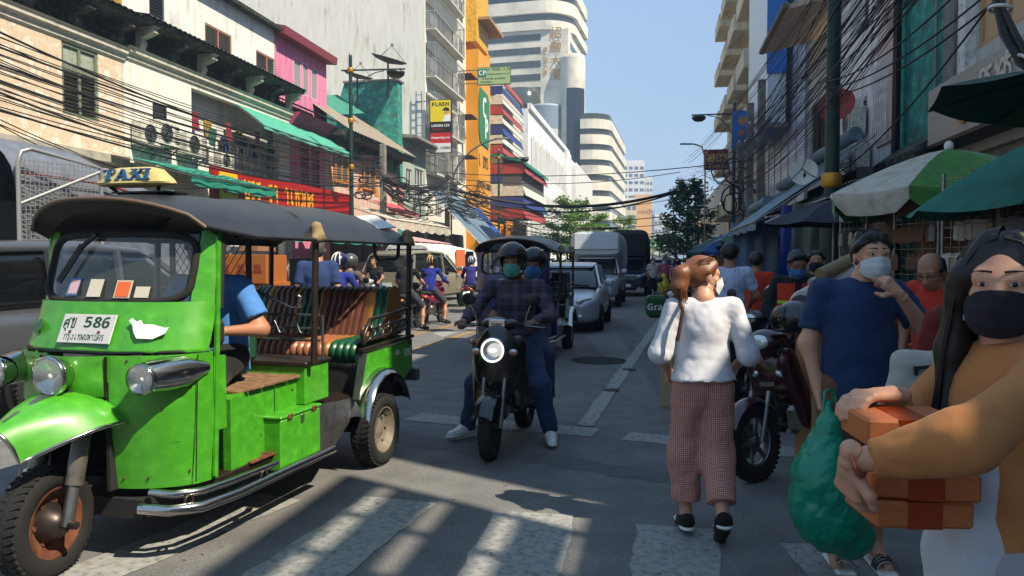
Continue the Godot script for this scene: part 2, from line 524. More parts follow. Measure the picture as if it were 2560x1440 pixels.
func make_textures() -> void:
	var coarse := noise_image(3, .012, 512, 5)
	var mid := noise_image(9, .05, 512, 4)
	var fine := noise_image(21, .35, 512, 2)
	var fs := FastNoiseLite.new(); fs.seed = 77; fs.frequency = .03; fs.fractal_octaves = 5
	var streak := fs.get_seamless_image(512, 64); streak.convert(Image.FORMAT_L8); streak.resize(512, 512, Image.INTERPOLATE_CUBIC)
	ramp_tex("wall_grime", streak, [[.0, grey(.74)], [.25, grey(.88)], [.45, grey(.97)], [1.0, grey(1.0)]], mid, .04)
	ramp_tex("grime", coarse, [[.0, grey(.72)], [.3, grey(.86)], [.55, grey(.97)], [1.0, grey(1.0)]], fine, .05)
	ramp_tex("dust", mid, [[.0, grey(.88)], [.4, grey(.96)], [1.0, grey(1.0)]], fine, .03)
	ramp_tex("weave", fine, [[.0, grey(.86)], [1.0, grey(1.0)]])
	ramp_tex("asphalt", coarse, [[.0, Color(.335, .333, .33)], [.45, Color(.38, .376, .37)], [.7, Color(.4, .395, .386)], [1.0, Color(.44, .433, .42)]], fine, .26)
	ramp_tex("worn_white", noise_image(12, .018, 512, 6), [[.0, Color(.37, .37, .36)], [.22, Color(.42, .42, .405)], [.3, Color(.49, .49, .475)], [.6, Color(.53, .53, .515)], [1.0, Color(.58, .58, .56)]], fine, .2)
	ramp_tex("worn_yellow", mid, [[.0, Color(.25, .24, .21)], [.35, Color(.4, .33, .18)], [.5, Color(.6, .47, .22)], [1.0, Color(.68, .54, .27)]], fine, .12)
	ramp_tex("peel", noise_image(5, .02, 512, 5), [[.0, Color(.8, .78, .73)], [.3, Color(.8, .77, .71)], [.33, Color(.74, .66, .56)], [.55, Color(.78, .71, .61)], [.7, Color(.72, .61, .52)], [.73, Color(.82, .79, .73)], [1.0, Color(.85, .82, .77)]], fine, .07)
	ramp_tex("stucco", streak, [[.0, Color(.6, .58, .51)], [.2, Color(.75, .735, .68)], [.32, Color(.81, .8, .76)], [1.0, Color(.86, .85, .81)]], fine, .05)
	ramp_tex("teal_peel", noise_image(15, .016, 512, 5), [[.0, Color(.29, .29, .26)], [.24, Color(.33, .32, .29)], [.27, Color(.13, .43, .39)], [.6, Color(.17, .52, .47)], [.75, Color(.22, .57, .51)], [.8, Color(.36, .57, .5)], [1.0, Color(.45, .6, .53)]], fine, .06)
	ramp_tex("black_stain", noise_image(33, .03, 512, 5), [[.0, Color(.09, .09, .08)], [.4, Color(.15, .155, .145)], [.6, Color(.26, .28, .24)], [.8, Color(.4, .4, .37)], [1.0, Color(.6, .59, .55)]], fine, .1)
	ramp_tex("rust", noise_image(41, .03, 256, 5), [[.0, Color(.2, .1, .06)], [.5, Color(.36, .19, .1)], [1.0, Color(.45, .3, .2)]], null)
	ramp_tex("green_paint", noise_image(51, .02, 512, 5), [[.0, Color(.28, .23, .13)], [.09, Color(.24, .36, .12)], [.11, Color(.22, .52, .1)], [.6, Color(.25, .57, .11)], [.8, Color(.29, .61, .14)], [1.0, Color(.36, .64, .22)]], fine, .03)
	ramp_tex("wood", noise_image(61, .04, 256, 4), [[.0, Color(.35, .25, .17)], [1.0, Color(.55, .43, .31)]], null)
	ramp_tex("concrete", coarse, [[.0, Color(.36, .35, .33)], [.5, Color(.47, .46, .44)], [1.0, Color(.55, .54, .52)]], fine, .12)
	ramp_tex("bark", noise_image(71, .08, 256, 4), [[.0, Color(.2, .16, .12)], [1.0, Color(.4, .34, .28)]], null)
	ramp_tex("clutter", noise_image(81, .06, 256, 2), [[.0, Color(.1, .1, .12)], [.35, Color(.16, .16, .2)], [.42, Color(.5, .12, .1)], [.48, Color(.15, .25, .5)], [.55, Color(.6, .6, .58)], [.62, Color(.6, .5, .15)], [.7, Color(.15, .4, .3)], [1.0, Color(.2, .15, .15)]], null)
	# printed and woven cloth
	var pl := Image.create(128, 128, false, Image.FORMAT_RGB8)
	for y in 128:
		for x in 128:
			var c := Color(.2, .18, .23)
			if x % 64 < 16: c = c.lerp(Color(.4, .33, .4), .6)
			if y % 64 < 16: c = c.lerp(Color(.4, .33, .4), .6)
			if x % 64 == 38 or y % 64 == 38: c = c.lerp(Color(.6, .5, .6), .7)
			pl.set_pixel(x, y, c)
	texs.plaid = ImageTexture.create_from_image(pl)
	var gi := Image.create(64, 64, false, Image.FORMAT_RGB8)
	for y in 64:
		for x in 64:
			var a := x % 16 < 8; var b := y % 16 < 9
			gi.set_pixel(x, y, Color(.56, .27, .23) if (a and b) else (Color(.64, .4, .35) if (a or b) else Color(.84, .74, .68)))
	texs.gingham = ImageTexture.create_from_image(gi)
	var pr := Image.create(256, 256, false, Image.FORMAT_RGB8)
	pr.fill(Color(.66, .7, .8))
	var r2 := RandomNumberGenerator.new(); r2.seed = 4
	for k in 46:
		var cx := r2.randi_range(8, 240); var cy := r2.randi_range(8, 240); var rr := r2.randi_range(4, 9)
		for y in range(-rr, rr + 1):
			for x in range(-rr, rr + 1):
				var q := sqrt(x * x + y * y)
				if (k % 3 == 0 and q < rr and q > rr - 3) or (k % 3 == 1 and absi(x) < 3) or (k % 3 == 2 and absi(x + y) < 3 and q < rr): pr.set_pixel(clampi(cx + x, 0, 255), clampi(cy + y, 0, 255), Color(.14, .15, .24))
	texs.print = ImageTexture.create_from_image(pr)
	var fl := Image.create(128, 128, false, Image.FORMAT_RGB8)
	fl.fill(Color(.8, .78, .72))
	for k in 60: fl.fill_rect(Rect2i(r2.randi_range(0, 120), r2.randi_range(0, 120), r2.randi_range(4, 12), r2.randi_range(4, 12)), [Color(.35, .33, .3), Color(.55, .5, .42), Color(.6, .4, .36)][k % 3])
	texs.floral = ImageTexture.create_from_image(fl)
	var st_ := Image.create(64, 64, false, Image.FORMAT_RGB8)
	for y in 64: st_.fill_rect(Rect2i(0, y, 64, 1), [Color(.55, .2, .5), Color(.75, .55, .7), Color(.3, .12, .3), Color(.7, .3, .5)][(y / 8) % 4])
	texs.stripes = ImageTexture.create_from_image(st_)
	var hr := Image.create(128, 128, false, Image.FORMAT_RGB8)
	var hn := noise_image(91, .2, 128, 2)
	for y in 128:
		for x in 128:
			var g := .55 + .45 * hn.get_pixel((x * 3) % 128, (y / 9) % 128).r
			hr.set_pixel(x, y, grey(g))
	texs.strands = ImageTexture.create_from_image(hr)

func common_materials() -> void:
	mat("black_metal", Color(.07, .07, .075), .5, .3)
	mat("rubber", Color(.075, .074, .072), .88, .0, texs.dust, 3.0)
	mat("black_plastic", Color(.05, .05, .052), .45)
	mat("cable", Color(.055, .055, .058), .7)
	mat("cable_grey", Color(.3, .3, .3), .75)
	mat("chrome", Color(.75, .74, .72), .16, 1.0, texs.dust, 2.0)
	mat("steel", Color(.55, .55, .55), .38, .9, texs.grime, 1.3)
	mat("brown_metal", Color(.27, .24, .22), .4, .7, texs.grime, 1.3)
	mat("rust", Color(1, 1, 1), .9, .1, texs.rust, 1.5)
	mat("concrete", Color(1, 1, 1), .95, .0, texs.concrete, .4, true)
	mat("white_paint", Color(.86, .86, .84), .55, .0, texs.grime, .7)
	mat("white_plastic", Color(.84, .84, .82), .4, .0, texs.dust, 1.0)
	mat("grey_plastic", Color(.5, .5, .49), .5, .0, texs.dust, 1.0)
	mat("black_stain", Color(1, 1, 1), .95, .0, texs.black_stain, .35, true)
	mat("dark_glass", Color(.055, .065, .07), .06)
	mat("cardboard", Color(.68, .5, .35), .9, .0, texs.dust, 1.2)
	mat("lamp_glass", Color(.82, .84, .83), .08, .5)
	mat("red_lens", Color(.65, .05, .04), .15)
	mat("amber_lens", Color(.85, .4, .08), .18)
	mat("gold", Color(.72, .52, .16), .4, .6)
	mat("teal_cloth", Color(.1, .5, .42), .85, .0, texs.grime, .6)
	mat("blue_tarp", Color(.12, .3, .6), .7, .0, texs.grime, .8)
	mat("green_pole", Color(.06, .2, .18), .5, .2, texs.grime, 1.0)
	mat("ac_white", Color(.78, .77, .72), .6, .0, texs.grime, 1.1)

# ---------- ground ----------
func poly_on_ground(pixels: Array, h: float) -> MB:
	var mb := nm()
	var p := PackedVector2Array()
	for q in pixels:
		var g := gp(q[0], q[1])
		p.append(U(g.x, -g.z))
	if Geometry2D.is_polygon_clockwise(p): p.reverse()
	var t := Geometry2D.triangulate_polygon(p)
	for k in range(0, t.size(), 3):
		var a := p[t[k]]; var b := p[t[k + 1]]; var c := p[t[k + 2]]
		if (b - a).cross(c - a) < 0:
			var s := b; b = c; c = s
		mb.tri(V(a.x, h, -a.y), V(b.x, h, -b.y), V(c.x, h, -c.y))
	return mb
# a painted band with ragged, chipped borders
func band(a: Vector3, b: Vector3, w0: float, w1: float, h: float, ragged := .025) -> MB:
	var mb := nm()
	var d := (b - a); var L := d.length(); d /= L
	var q := V(d.z, 0, -d.x)
	var nseg := int(L / .16) + 2
	var pl: Vector3; var pr: Vector3
	for k in nseg + 1:
		var t := float(k) / nseg
		var c := a + d * L * t + Vector3.UP * h
		var w := lerpf(w0, w1, t) * .5
		var l2 := c - q * (w + rng.randf_range(-ragged, ragged) * .6); var r2 := c + q * (w + rng.randf_range(-ragged, ragged) * .6)
		if k > 0: mb.quad(pr, pl, l2, r2) if (pl - pr).cross(r2 - pr).y < 0 else mb.quad(pl, pr, r2, l2)
		pl = l2; pr = r2
	return mb
func make_ground() -> void:
	var asphalt := mat("asphalt", Color(1, 1, 1), .9, .0, texs.asphalt, .33, true)
	asphalt.heightmap_enabled = false
	var mb := nm()
	mb.quad(V(-900, 0, 300), V(900, 0, 300), V(900, 0, -1600), V(-900, 0, -1600))
	structure("ground", mb, asphalt)
	var white := mat("worn_white", Color(1, 1, 1), .85, .0, texs.worn_white, 1.7, true)
	var yel := mat("worn_yellow", Color(1, 1, 1), .85, .0, texs.worn_yellow, .9, true)
	# zebra crossing
	for z in [[[700, 1243], [130, 1475], .34], [[1000, 1250], [690, 1475], .5], [[1335, 1283], [1255, 1475], .5], [[1690, 1318], [1690, 1475], .45], [[2060, 1362], [2170, 1480], .45], [[30, 1075], [-300, 1190], .4], [[430, 1150], [60, 1330], .4]]:
		var a := gp(z[0][0], z[0][1]); var b := gp(z[1][0], z[1][1])
		structure("zebra_marking", band(a, b, z[2], z[2], .004), white)
	structure("stop_line_marking", band(gp(1030, 1042), gp(1490, 1082), .36, .36, .004), white)
	structure("stop_line_marking", band(gp(1565, 1090), gp(1990, 1132), .34, .34, .004), white)
	structure("lane_line_marking", band(gp(1462, 1066), gp(1655, 795), .16, .17, .008), white)
	structure("lane_line_marking", band(gp(1040, 873), gp(1400, 762), .14, .14, .004), yel)
	structure("lane_line_marking", band(gp(1030, 838), gp(1380, 752), .14, .14, .004), yel)
	structure("diamond_marking", poly_on_ground([[1080, 834], [1105, 826], [1142, 832], [1108, 843]], .004), white)
	# manhole cover and valve lids
	var c := gp(1497, 902)
	var mh := nm()
	mh.lathe([U(.43, .0), U(.43, .012), U(.41, .014), U(.0, .014)], 40, c)
	for k in range(-6, 7):
		var hw := sqrt(.4 * .4 - pow(k * .06, 2))
		mh.box(c + V(0, .015, k * .06), V(hw * 2, .008, .025))
	structure("manhole_cover_ground", mh, mat("iron", Color(.2, .2, .2), .7, .4, texs.grime, 2.0))
	for q in [[1572, 925], [1527, 977], [1905, 962]]:
		structure("valve_lid_ground", nm().lathe([U(.1, .0), U(.1, .016), U(.0, .016)], 18, gp(q[0], q[1])), mats.iron)
	# repaired strips and small stones
	var patch := mat("tar_patch", Color(.88, .88, .89), .92, .0, texs.asphalt, .6, true)
	for q in [[[1560, 815], [1700, 1000], .5], [[900, 1080], [1700, 1200], .35], [[1380, 760], [1500, 900], .3]]:
		structure("road_repair_strip", band(gp(q[0][0], q[0][1]), gp(q[1][0], q[1][1]), q[2], q[2] * .8, .002, .06), patch)
	# pavements with kerbs
	for s in [[3.0, 5.2], [-14.0, -11.6]]:
		for k in 40:
			var a0 := -30.0 + k * 6.0
			var kb := nm()
			var cc := st((s[0] + s[1]) * .5, a0 + 3.0, .065)
			kb.box(cc, V(s[1] - s[0], .13, 5.98), .012, Basis(rgt, Vector3.UP, -fwd))
			structure("pavement", kb, mats.concrete)
	# litter: a few dropped leaves and paper scraps
	var lit := nm()
	for k in 160:
		var p := gp(rng.randf_range(400, 2400), rng.randf_range(800, 1440))
		var a := rng.randf() * TAU; var s := rng.randf_range(.006, .022)
		var x := V(cos(a), 0, sin(a)) * s; var y := V(-sin(a), .35, cos(a)) * s * .5
		p.y = .009
		lit.quad(p - x - y * .2, p + y, p + x, p + y * .6 - x * .2)
	var lo := part(self,"litter", lit, mat("litter", Color(.62, .58, .5), .9))
	lo.set_meta("kind","stuff")
	meta(lo,"scattered pale paper scraps and dry leaves on the asphalt","litter")

# ---------- buildings ----------
func facade(mb: MB, W: float, H: float, holes: Array, t := .25) -> void:
	var xs := [.0, W]; var ys := [.0, H]
	for h in holes:
		for q in [h.position.x, h.end.x]:
			if q > 0 and q < W and not xs.has(q): xs.append(q)
		for q in [h.position.y, h.end.y]:
			if q > 0 and q < H and not ys.has(q): ys.append(q)
	xs.sort(); ys.sort()
	for a in xs.size() - 1:
		for b in ys.size() - 1:
			var c := U((xs[a] + xs[a + 1]) * .5, (ys[b] + ys[b + 1]) * .5)
			var inside := false
			for h in holes:
				if h.has_point(c): inside = true
			if not inside: mb.quad(V(xs[a], ys[b], 0), V(xs[a + 1], ys[b], 0), V(xs[a + 1], ys[b + 1], 0), V(xs[a], ys[b + 1], 0))
	for h in holes:
		var p: Vector2 = h.position; var e: Vector2 = h.end
		mb.quad(V(p.x, p.y, 0), V(p.x, p.y, -t), V(p.x, e.y, -t), V(p.x, e.y, 0))
		mb.quad(V(e.x, p.y, -t), V(e.x, p.y, 0), V(e.x, e.y, 0), V(e.x, e.y, -t))
		mb.quad(V(p.x, p.y, -t), V(p.x, p.y, 0), V(e.x, p.y, 0), V(e.x, p.y, -t))
		mb.quad(V(p.x, e.y, 0), V(p.x, e.y, -t), V(e.x, e.y, -t), V(e.x, e.y, 0))
func shell(W: float, H: float, D: float, holes: Array, t := .25) -> MB:
	var mb := nm()
	facade(mb, W, H, holes, t)
	mb.quad(V(W, 0, -D), V(0, 0, -D), V(0, H, -D), V(W, H, -D))
	mb.quad(V(0, 0, -D), V(0, 0, 0), V(0, H, 0), V(0, H, -D))
	mb.quad(V(W, 0, 0), V(W, 0, -D), V(W, H, -D), V(W, H, 0))
	mb.quad(V(0, H, 0), V(W, H, 0), V(W, H, -D), V(0, H, -D))
	return mb
func left_building(called: String, label: String, a0: float, a1: float, H: float, D: float, holes: Array, m: Material, lat := -13.8) -> Node3D:
	var o := thing(called, label,"building", st(lat, a0), left_basis)
	part(o,"wall", shell(a1 - a0, H, D, holes), m)
	return o
func right_building(called: String, label: String, a0: float, a1: float, H: float, D: float, holes: Array, m: Material, lat := 5.0) -> Node3D:
	var o := thing(called, label,"building", st(lat, a1), right_basis)
	part(o,"wall", shell(a1 - a0, H, D, holes), m)
	return o
# rectangle of a façade from two photo pixels, in that building's own axes
func lrect(px0: float, py0: float, px1: float, py1: float, a0: float, lat := -13.8) -> Rect2:
	var a := fac(px0, py0, lat); var b := fac(px1, py1, lat)
	return Rect2(a.x - a0, minf(a.y, b.y), b.x - a.x, absf(a.y - b.y))
func rrect(px0: float, py0: float, px1: float, py1: float, a1: float, lat := 5.0) -> Rect2:
	var a := fac(px0, py0, lat); var b := fac(px1, py1, lat)
	return Rect2(a1 - a.x, minf(a.y, b.y), a.x - b.x, absf(a.y - b.y))
func window(parent: Node, r: Rect2, z: float, fm: Material, kind := "pane", cols := 2, rows := 2, sm: Material = null, fw := .05) -> MeshInstance3D:
	var mb := nm()
	var c := V(r.get_center().x, r.get_center().y, z)
	for s in [-1.0, 1.0]:
		mb.box(c + V(s * (r.size.x - fw) * .5, 0, 0), V(fw, r.size.y, .07))
		mb.box(c + V(0, s * (r.size.y - fw) * .5, .001), V(r.size.x - fw * 2, fw, .07))
	for k in range(1, cols): mb.box(V(r.position.x + r.size.x * k / cols, c.y, z + .002), V(fw, r.size.y - fw * 2, .06))
	var w := part(parent,"window", mb, fm)
	var cw := r.size.x / cols
	if kind == "louver":
		var n := maxi(4, int(r.size.y / .1))
		var sl := nm().box(Vector3.ZERO, V(cw - fw * 1.1, .085, .014), .0, Basis(Vector3.RIGHT, .75)).mesh()
		for k in cols:
			for j in n:
				var o := part(w,"slat", sl, sm)
				o.position = V(r.position.x + cw * (k + .5), r.position.y + fw + (r.size.y - fw * 2) * (j + .5) / n, z)
		part(w,"backing", nm().box(c - V(0, 0, .12), V(r.size.x - .02, r.size.y - .02, .02)), mat("backing_grey", Color(.3, .29, .28), .9))
	else:
		var rh := r.size.y / rows
		for k in cols:
			for j in rows:
				part(w,"pane", nm().box(V(r.position.x + cw * (k + .5), r.position.y + rh * (j + .5), z - .02), V(cw - fw, rh - fw * .8, .012)), sm if sm != null else mats.dark_glass)
		if rows > 1:
			var tr := nm()
			for j in range(1, rows): tr.box(V(c.x, r.position.y + rh * j, z + .003), V(r.size.x - fw * 2, fw * .8, .05))
			part(w,"transom", tr, fm)
	return w
func grille(parent: Node, r: Rect2, z: float, m: Material, dx: float, dy: float, tk := .02, called := "grille") -> void:
	var mb := nm()
	var nx := int(r.size.x / dx); var ny := int(r.size.y / dy)
	for k in nx + 1: mb.box(V(r.position.x + r.size.x * k / nx, r.get_center().y, z), V(tk, r.size.y, tk))
	for k in ny + 1: mb.box(V(r.get_center().x, r.position.y + r.size.y * k / ny, z + tk * .6), V(r.size.x, tk, tk * .8))
	part(parent, called, mb, m)
# moulding with a stepped profile running along a façade
func cornice(parent: Node, called: String, x0: float, x1: float, y: float, m: Material, prof: Array) -> void:
	var mb := nm()
	mb.xf = Transform3D(Basis(V(0, 0, 1), Vector3.UP, V(-1, 0, 0)), V(x1, y, 0))
	mb.prism(prof, .0, x1 - x0)
	part(parent, called, mb, m)
func tiled_roof(parent: Node, x0: float, x1: float, y0: float, z0: float, y1: float, z1: float, m: Material, rib := .22) -> void:
	# sloping corrugated roof from the eave (y0, z0) up to the wall (y1, z1)
	var rows := []
	var n := int((x1 - x0) / rib) * 4
	for k in n + 1:
		var x := x0 + (x1 - x0) * k / n
		var b := .03 * sin(TAU * k / 4.0)
		rows.append(PackedVector3Array([V(x, y0 + b, z0), V(x, (y0 + y1) * .5 + b, (z0 + z1) * .5), V(x, y1 + b, z1)]))
	part(parent,"roof", nm().grid(rows, false, false, true), m)
func bracket(parent: Node, x: float, y: float, m: Material, s := 1.0) -> void:
	var mb := nm()
	mb.xf = Transform3D(Basis(V(0, 0, 1), Vector3.UP, V(-1, 0, 0)) * s, V(x + .12 * s, y, 0))
	mb.prism([U(0, -.62), U(.12, -.6), U(.2, -.42), U(.16, -.3), U(.34, -.24), U(.55, -.16), U(.5, -.05), U(.6, .0), U(0, 0)], .0, .24)
	part(parent,"bracket", mb, m)
func ac_unit(at: Vector3, bs: Basis, label: String, s := 1.0) -> void:
	var o := thing("air_conditioner", label,"air conditioner", at, bs.scaled(Vector3.ONE * s),"air conditioner units on the shophouse walls")
	boxp(o,"body", V(0, .3, .2), V(.82, .58, .3), mats.ac_white, .015)
	var f := nm()
	f.torus(V(-.1, .3, .352), V(0, 0, 1), .23, .012, 24, 6)
	for k in range(1, 4): f.torus(V(-.1, .3, .352), V(0, 0, 1), .055 * k, .005, 16, 4)
	part(o,"fan_guard", f, mats.grey_plastic)
	part(o,"fan", nm().cyl(V(-.1, .3, .34), V(-.1, .3, .351), .22, .22, 24), mats.black_plastic)
	var g := nm()
	for k in 9: g.box(V(.3, .1 + k * .05, .353), V(.16, .014, .01))
	part(o,"vent", g, mats.black_metal)
	var b := nm()
	for x in [-.3, .3]:
		b.box(V(x, -.015, .2), V(.03, .03, .42)); b.bar(V(x, -.02, .38), V(x, -.3, .02), .025, .025)
	part(o,"wall_bracket", b, mats.steel)
func awning(called: String, label: String, lat0: float, lat1: float, a0: float, a1: float, y0: float, y1: float, m: Material, scallop := .25) -> Node3D:
	# cloth from the wall (lat0, y0) out to the street edge (lat1, y1) with a hanging flap
	var o := thing(called, label,"awning")
	var rows := []
	var n := int(absf(a1 - a0) / .25) + 4
	for k in n + 1:
		var t := float(k) / n
		var sag := .05 * sin(t * 19.0) + .03 * sin(t * 43.0 + 1.0)
		var row := PackedVector3Array()
		for j in 7:
			var q := j / 6.0
			row.append(st(lerpf(lat0, lat1, q), lerpf(a0, a1, t), lerpf(y0, y1, q) + sag * sin(q * PI)))
		rows.append(row)
	part(o,"cloth", nm().grid(rows, false, false, lat1 > lat0), m)
	if scallop > 0:
		var r2 := []
		for k in n + 1:
			var t := float(k) / n
			var dp := scallop * (.75 + .25 * absf(sin(t * n * .5)))
			r2.append(PackedVector3Array([st(lat1, lerpf(a0, a1, t), y1), st(lat1 + .02 * sin(k * 1.3), lerpf(a0, a1, t), y1 - dp * .5), st(lat1 + .03 * sin(k * .9), lerpf(a0, a1, t), y1 - dp)]))
		part(o,"flap", nm().grid(r2), m)
	var f := nm()
	f.tube([st(lat1, a0, y1 - .03), st(lat1, a1, y1 - .03)], .02)
	for t in [.0, .5, 1.0]: f.tube([st(lat0, lerpf(a0, a1, t), y0 - .05), st(lat1, lerpf(a0, a1, t), y1 - .03)], .018)
	part(o,"frame", f, mats.steel)
	return o
func open_front(parent: Node, W: float, H: float, m: Material) -> void:
	# ground floor: fascia, half-raised roller shutter, piers and a back wall
	for x in [.15, W - .15]: boxp(parent,"pier", V(x, H * .5, .04), V(.3, H, .12), m)
	var sh := nm()
	for k in 9: sh.box(V(W * .5, H - .12 - k * .1, -.1), V(W - .6, .085, .03), .012)
	part(parent,"roller_shutter", sh, mats.steel)

# ---------- Thai and Chinese lettering as strokes ----------
func glyph(c: String) -> Array:
	var V := func(a: Array) -> PackedVector2Array:
		var p := PackedVector2Array()
		for k in range(0, a.size(), 2): p.append(U(a[k], a[k + 1]))
		return p
	var T := {
		"ก":[[.12, 0, .12, .6, .2, .72, .05, .8, .2, 1, .5, 1, .62, .85, .62, 0]],
		"ร":[[.55, 1, .15, .92, .15, .75, .4, .62, .5, .5, .5, .1, .4, 0, .3, .1, .4, .18]],
		"ง":[[.45, .95, .35, .85, .45, .75, .55, .85, .55, .2, .45, 0, .1, .35]],
		"เ":[[.3, 1, .3, .15, .4, .02, .5, .12, .4, .22]],
		"ท":[[.2, .8, .1, .9, .2, 1, .26, .88, .26, 0], [.26, .55, .5, .95, .62, .9, .65, 0]],
		"พ":[[.2, .8, .1, .9, .2, 1, .26, .88, .22, 0, .42, .6, .62, 0, .7, 1]],
		"ม":[[.2, .8, .1, .9, .2, 1, .26, .88, .26, .2, .16, .05, .28, .12, .65, .12], [.65, 1, .65, 0]],
		"ห":[[.2, .8, .1, .9, .2, 1, .26, .88, .26, 0, .5, .7, .62, .85, .52, .95, .45, .85, .62, .7, .66, 0]],
		"า":[[.15, .8, .25, 1, .45, .95, .5, .8, .5, 0]],
		"น":[[.2, .8, .1, .9, .2, 1, .26, .88, .26, 0, .6, .12, .7, .05, .62, 0], [.62, 1, .62, .05]],
		"ค":[[.12, 0, .12, .7, .3, 1, .55, .95, .65, .75, .65, 0], [.14, .2, .36, .55, .45, .45, .34, .4]],
		"ส":[[.12, 0, .12, .6, .3, .8, .55, .75, .62, .6, .62, 0], [.14, .2, .36, .5, .45, .4, .34, .34], [.5, .72, .72, 1]],
		"ข":[[.25, .7, .15, .85, .25, 1, .38, .9, .3, .5, .28, 0, .6, 0, .62, 1]],
		"ศ":[[.12, 0, .12, .7, .3, 1, .5, .95, .62, .75, .62, 0], [.14, .2, .36, .5, .45, .4], [.5, .9, .75, 1.1]],
		"ต":[[.12, 0, .12, .8, .24, 1, .36, .85, .5, 1, .64, .8, .64, 0], [.14, .25, .36, .5, .42, .4]],
		"อ":[[.2, .65, .3, .55, .2, .45, .12, .6, .12, 0, .6, 0, .62, .8, .45, 1, .15, .88]],
		"จ":[[.12, .8, .35, 1, .6, .85, .6, .1, .5, 0, .45, .3, .25, .4, .3, .5]],
		"ว":[[.12, .85, .35, 1, .55, .85, .55, .1, .42, 0, .36, .12]],
		"บ":[[.2, .8, .1, .9, .2, 1, .26, .88, .26, 0, .64, 0, .64, 1]],
		"ุ":[[.3, -.1, .42, -.16, .42, -.35]],"ู":[[.2, -.12, .25, -.3, .42, -.3, .42, -.1]],
		"ี":[[.1, 1.15, .3, 1.35, .6, 1.2, .1, 1.15], [.6, 1.15, .6, 1.45]],"ั":[[.2, 1.3, .3, 1.18, .45, 1.2, .62, 1.4]],"้":[[.25, 1.25, .35, 1.35, .35, 1.15, .55, 1.4]],
		"紹":[[.25, 1, .1, .75, .3, .72, .08, .5, .35, .5], [.2, .5, .2, .05], [.08, .35, .02, .1], [.32, .35, .4, .12], [.5, .95, .95, .95, .9, .6], [.7, .95, .5, .55], [.52, .42, .92, .42, .92, .05, .52, .05, .52, .42]],
		"勳":[[.05, .92, .6, .92], [.12, .8, .12, .55, .55, .55, .55, .8, .12, .8], [.33, 1, .33, .3], [.05, .42, .6, .42], [.02, .3, .62, .3], [.65, .75, .95, .75, .9, .3, .8, .3], [.8, 1, .78, .6, .65, .3], [.1, .18, .02, 0], [.35, .18, .35, .02], [.58, .18, .64, .02], [.8, .18, .9, 0]],
		"大":[[.05, .65, .95, .65], [.5, 1, .48, .6, .1, 0], [.5, .6, .95, 0]],
		"厦":[[.1, .95, .95, .95], [.15, .95, .15, .4, .02, .02], [.28, .8, .92, .8], [.38, .68, .38, .38, .82, .38, .82, .68, .38, .68], [.38, .53, .82, .53], [.55, .36, .3, .2], [.45, .28, .8, .28, .3, 0], [.42, .18, .9, 0]],
		"會":[[.5, 1, .05, .7], [.5, 1, .95, .7], [.3, .72, .7, .72], [.2, .6, .2, .35, .8, .35, .8, .6, .2, .6], [.5, .6, .5, .35], [.3, .25, .3, 0, .7, 0, .7, .25, .3, .25]],
		"鄭":[[.2, 1, .25, .85], [.45, 1, .4, .85], [.05, .8, .6, .8], [.12, .7, .12, .4, .52, .4, .52, .7, .12, .7], [.05, .28, .6, .28], [.32, .4, .05, 0], [.34, .28, .6, 0], [.7, 1, .7, 0], [.7, .95, .92, .95, .8, .65, .92, .4, .75, .3]],
		"十":[[.05, .6, .95, .6], [.5, 1, .5, 0]],"總":[[.2, 1, .05, .7, .3, .7, .08, .45, .35, .45], [.2, .45, .2, 0], [.5, .95, .95, .95, .95, .5, .5, .5, .5, .95], [.6, .85, .85, .6], [.5, .3, .45, .05], [.62, .35, .65, .05, .85, .05], [.92, .3, .97, .1]]}
	var out := []
	for a in T.get(c, []): out.append(V.call(a))
	return out
func thai(text: String, size: float, mb: MB = null, w := .13, adv := .78, depth := .004) -> MB:
	if mb == null: mb = nm()
	var marks := "ุูีั้"
	var chars := []
	var n := 0
	for c in text:
		if not marks.contains(c): n += 1
	var x := -n * adv * size * .5
	var last := x
	for c in text:
		if not marks.contains(c):
			last = x; x += adv * size
		for ln in glyph(c):
			var q := PackedVector2Array()
			for p in ln: q.append(U(last + p.x * size, p.y * size))
			stroke_mb([q], w * size, depth, mb)
	return mb

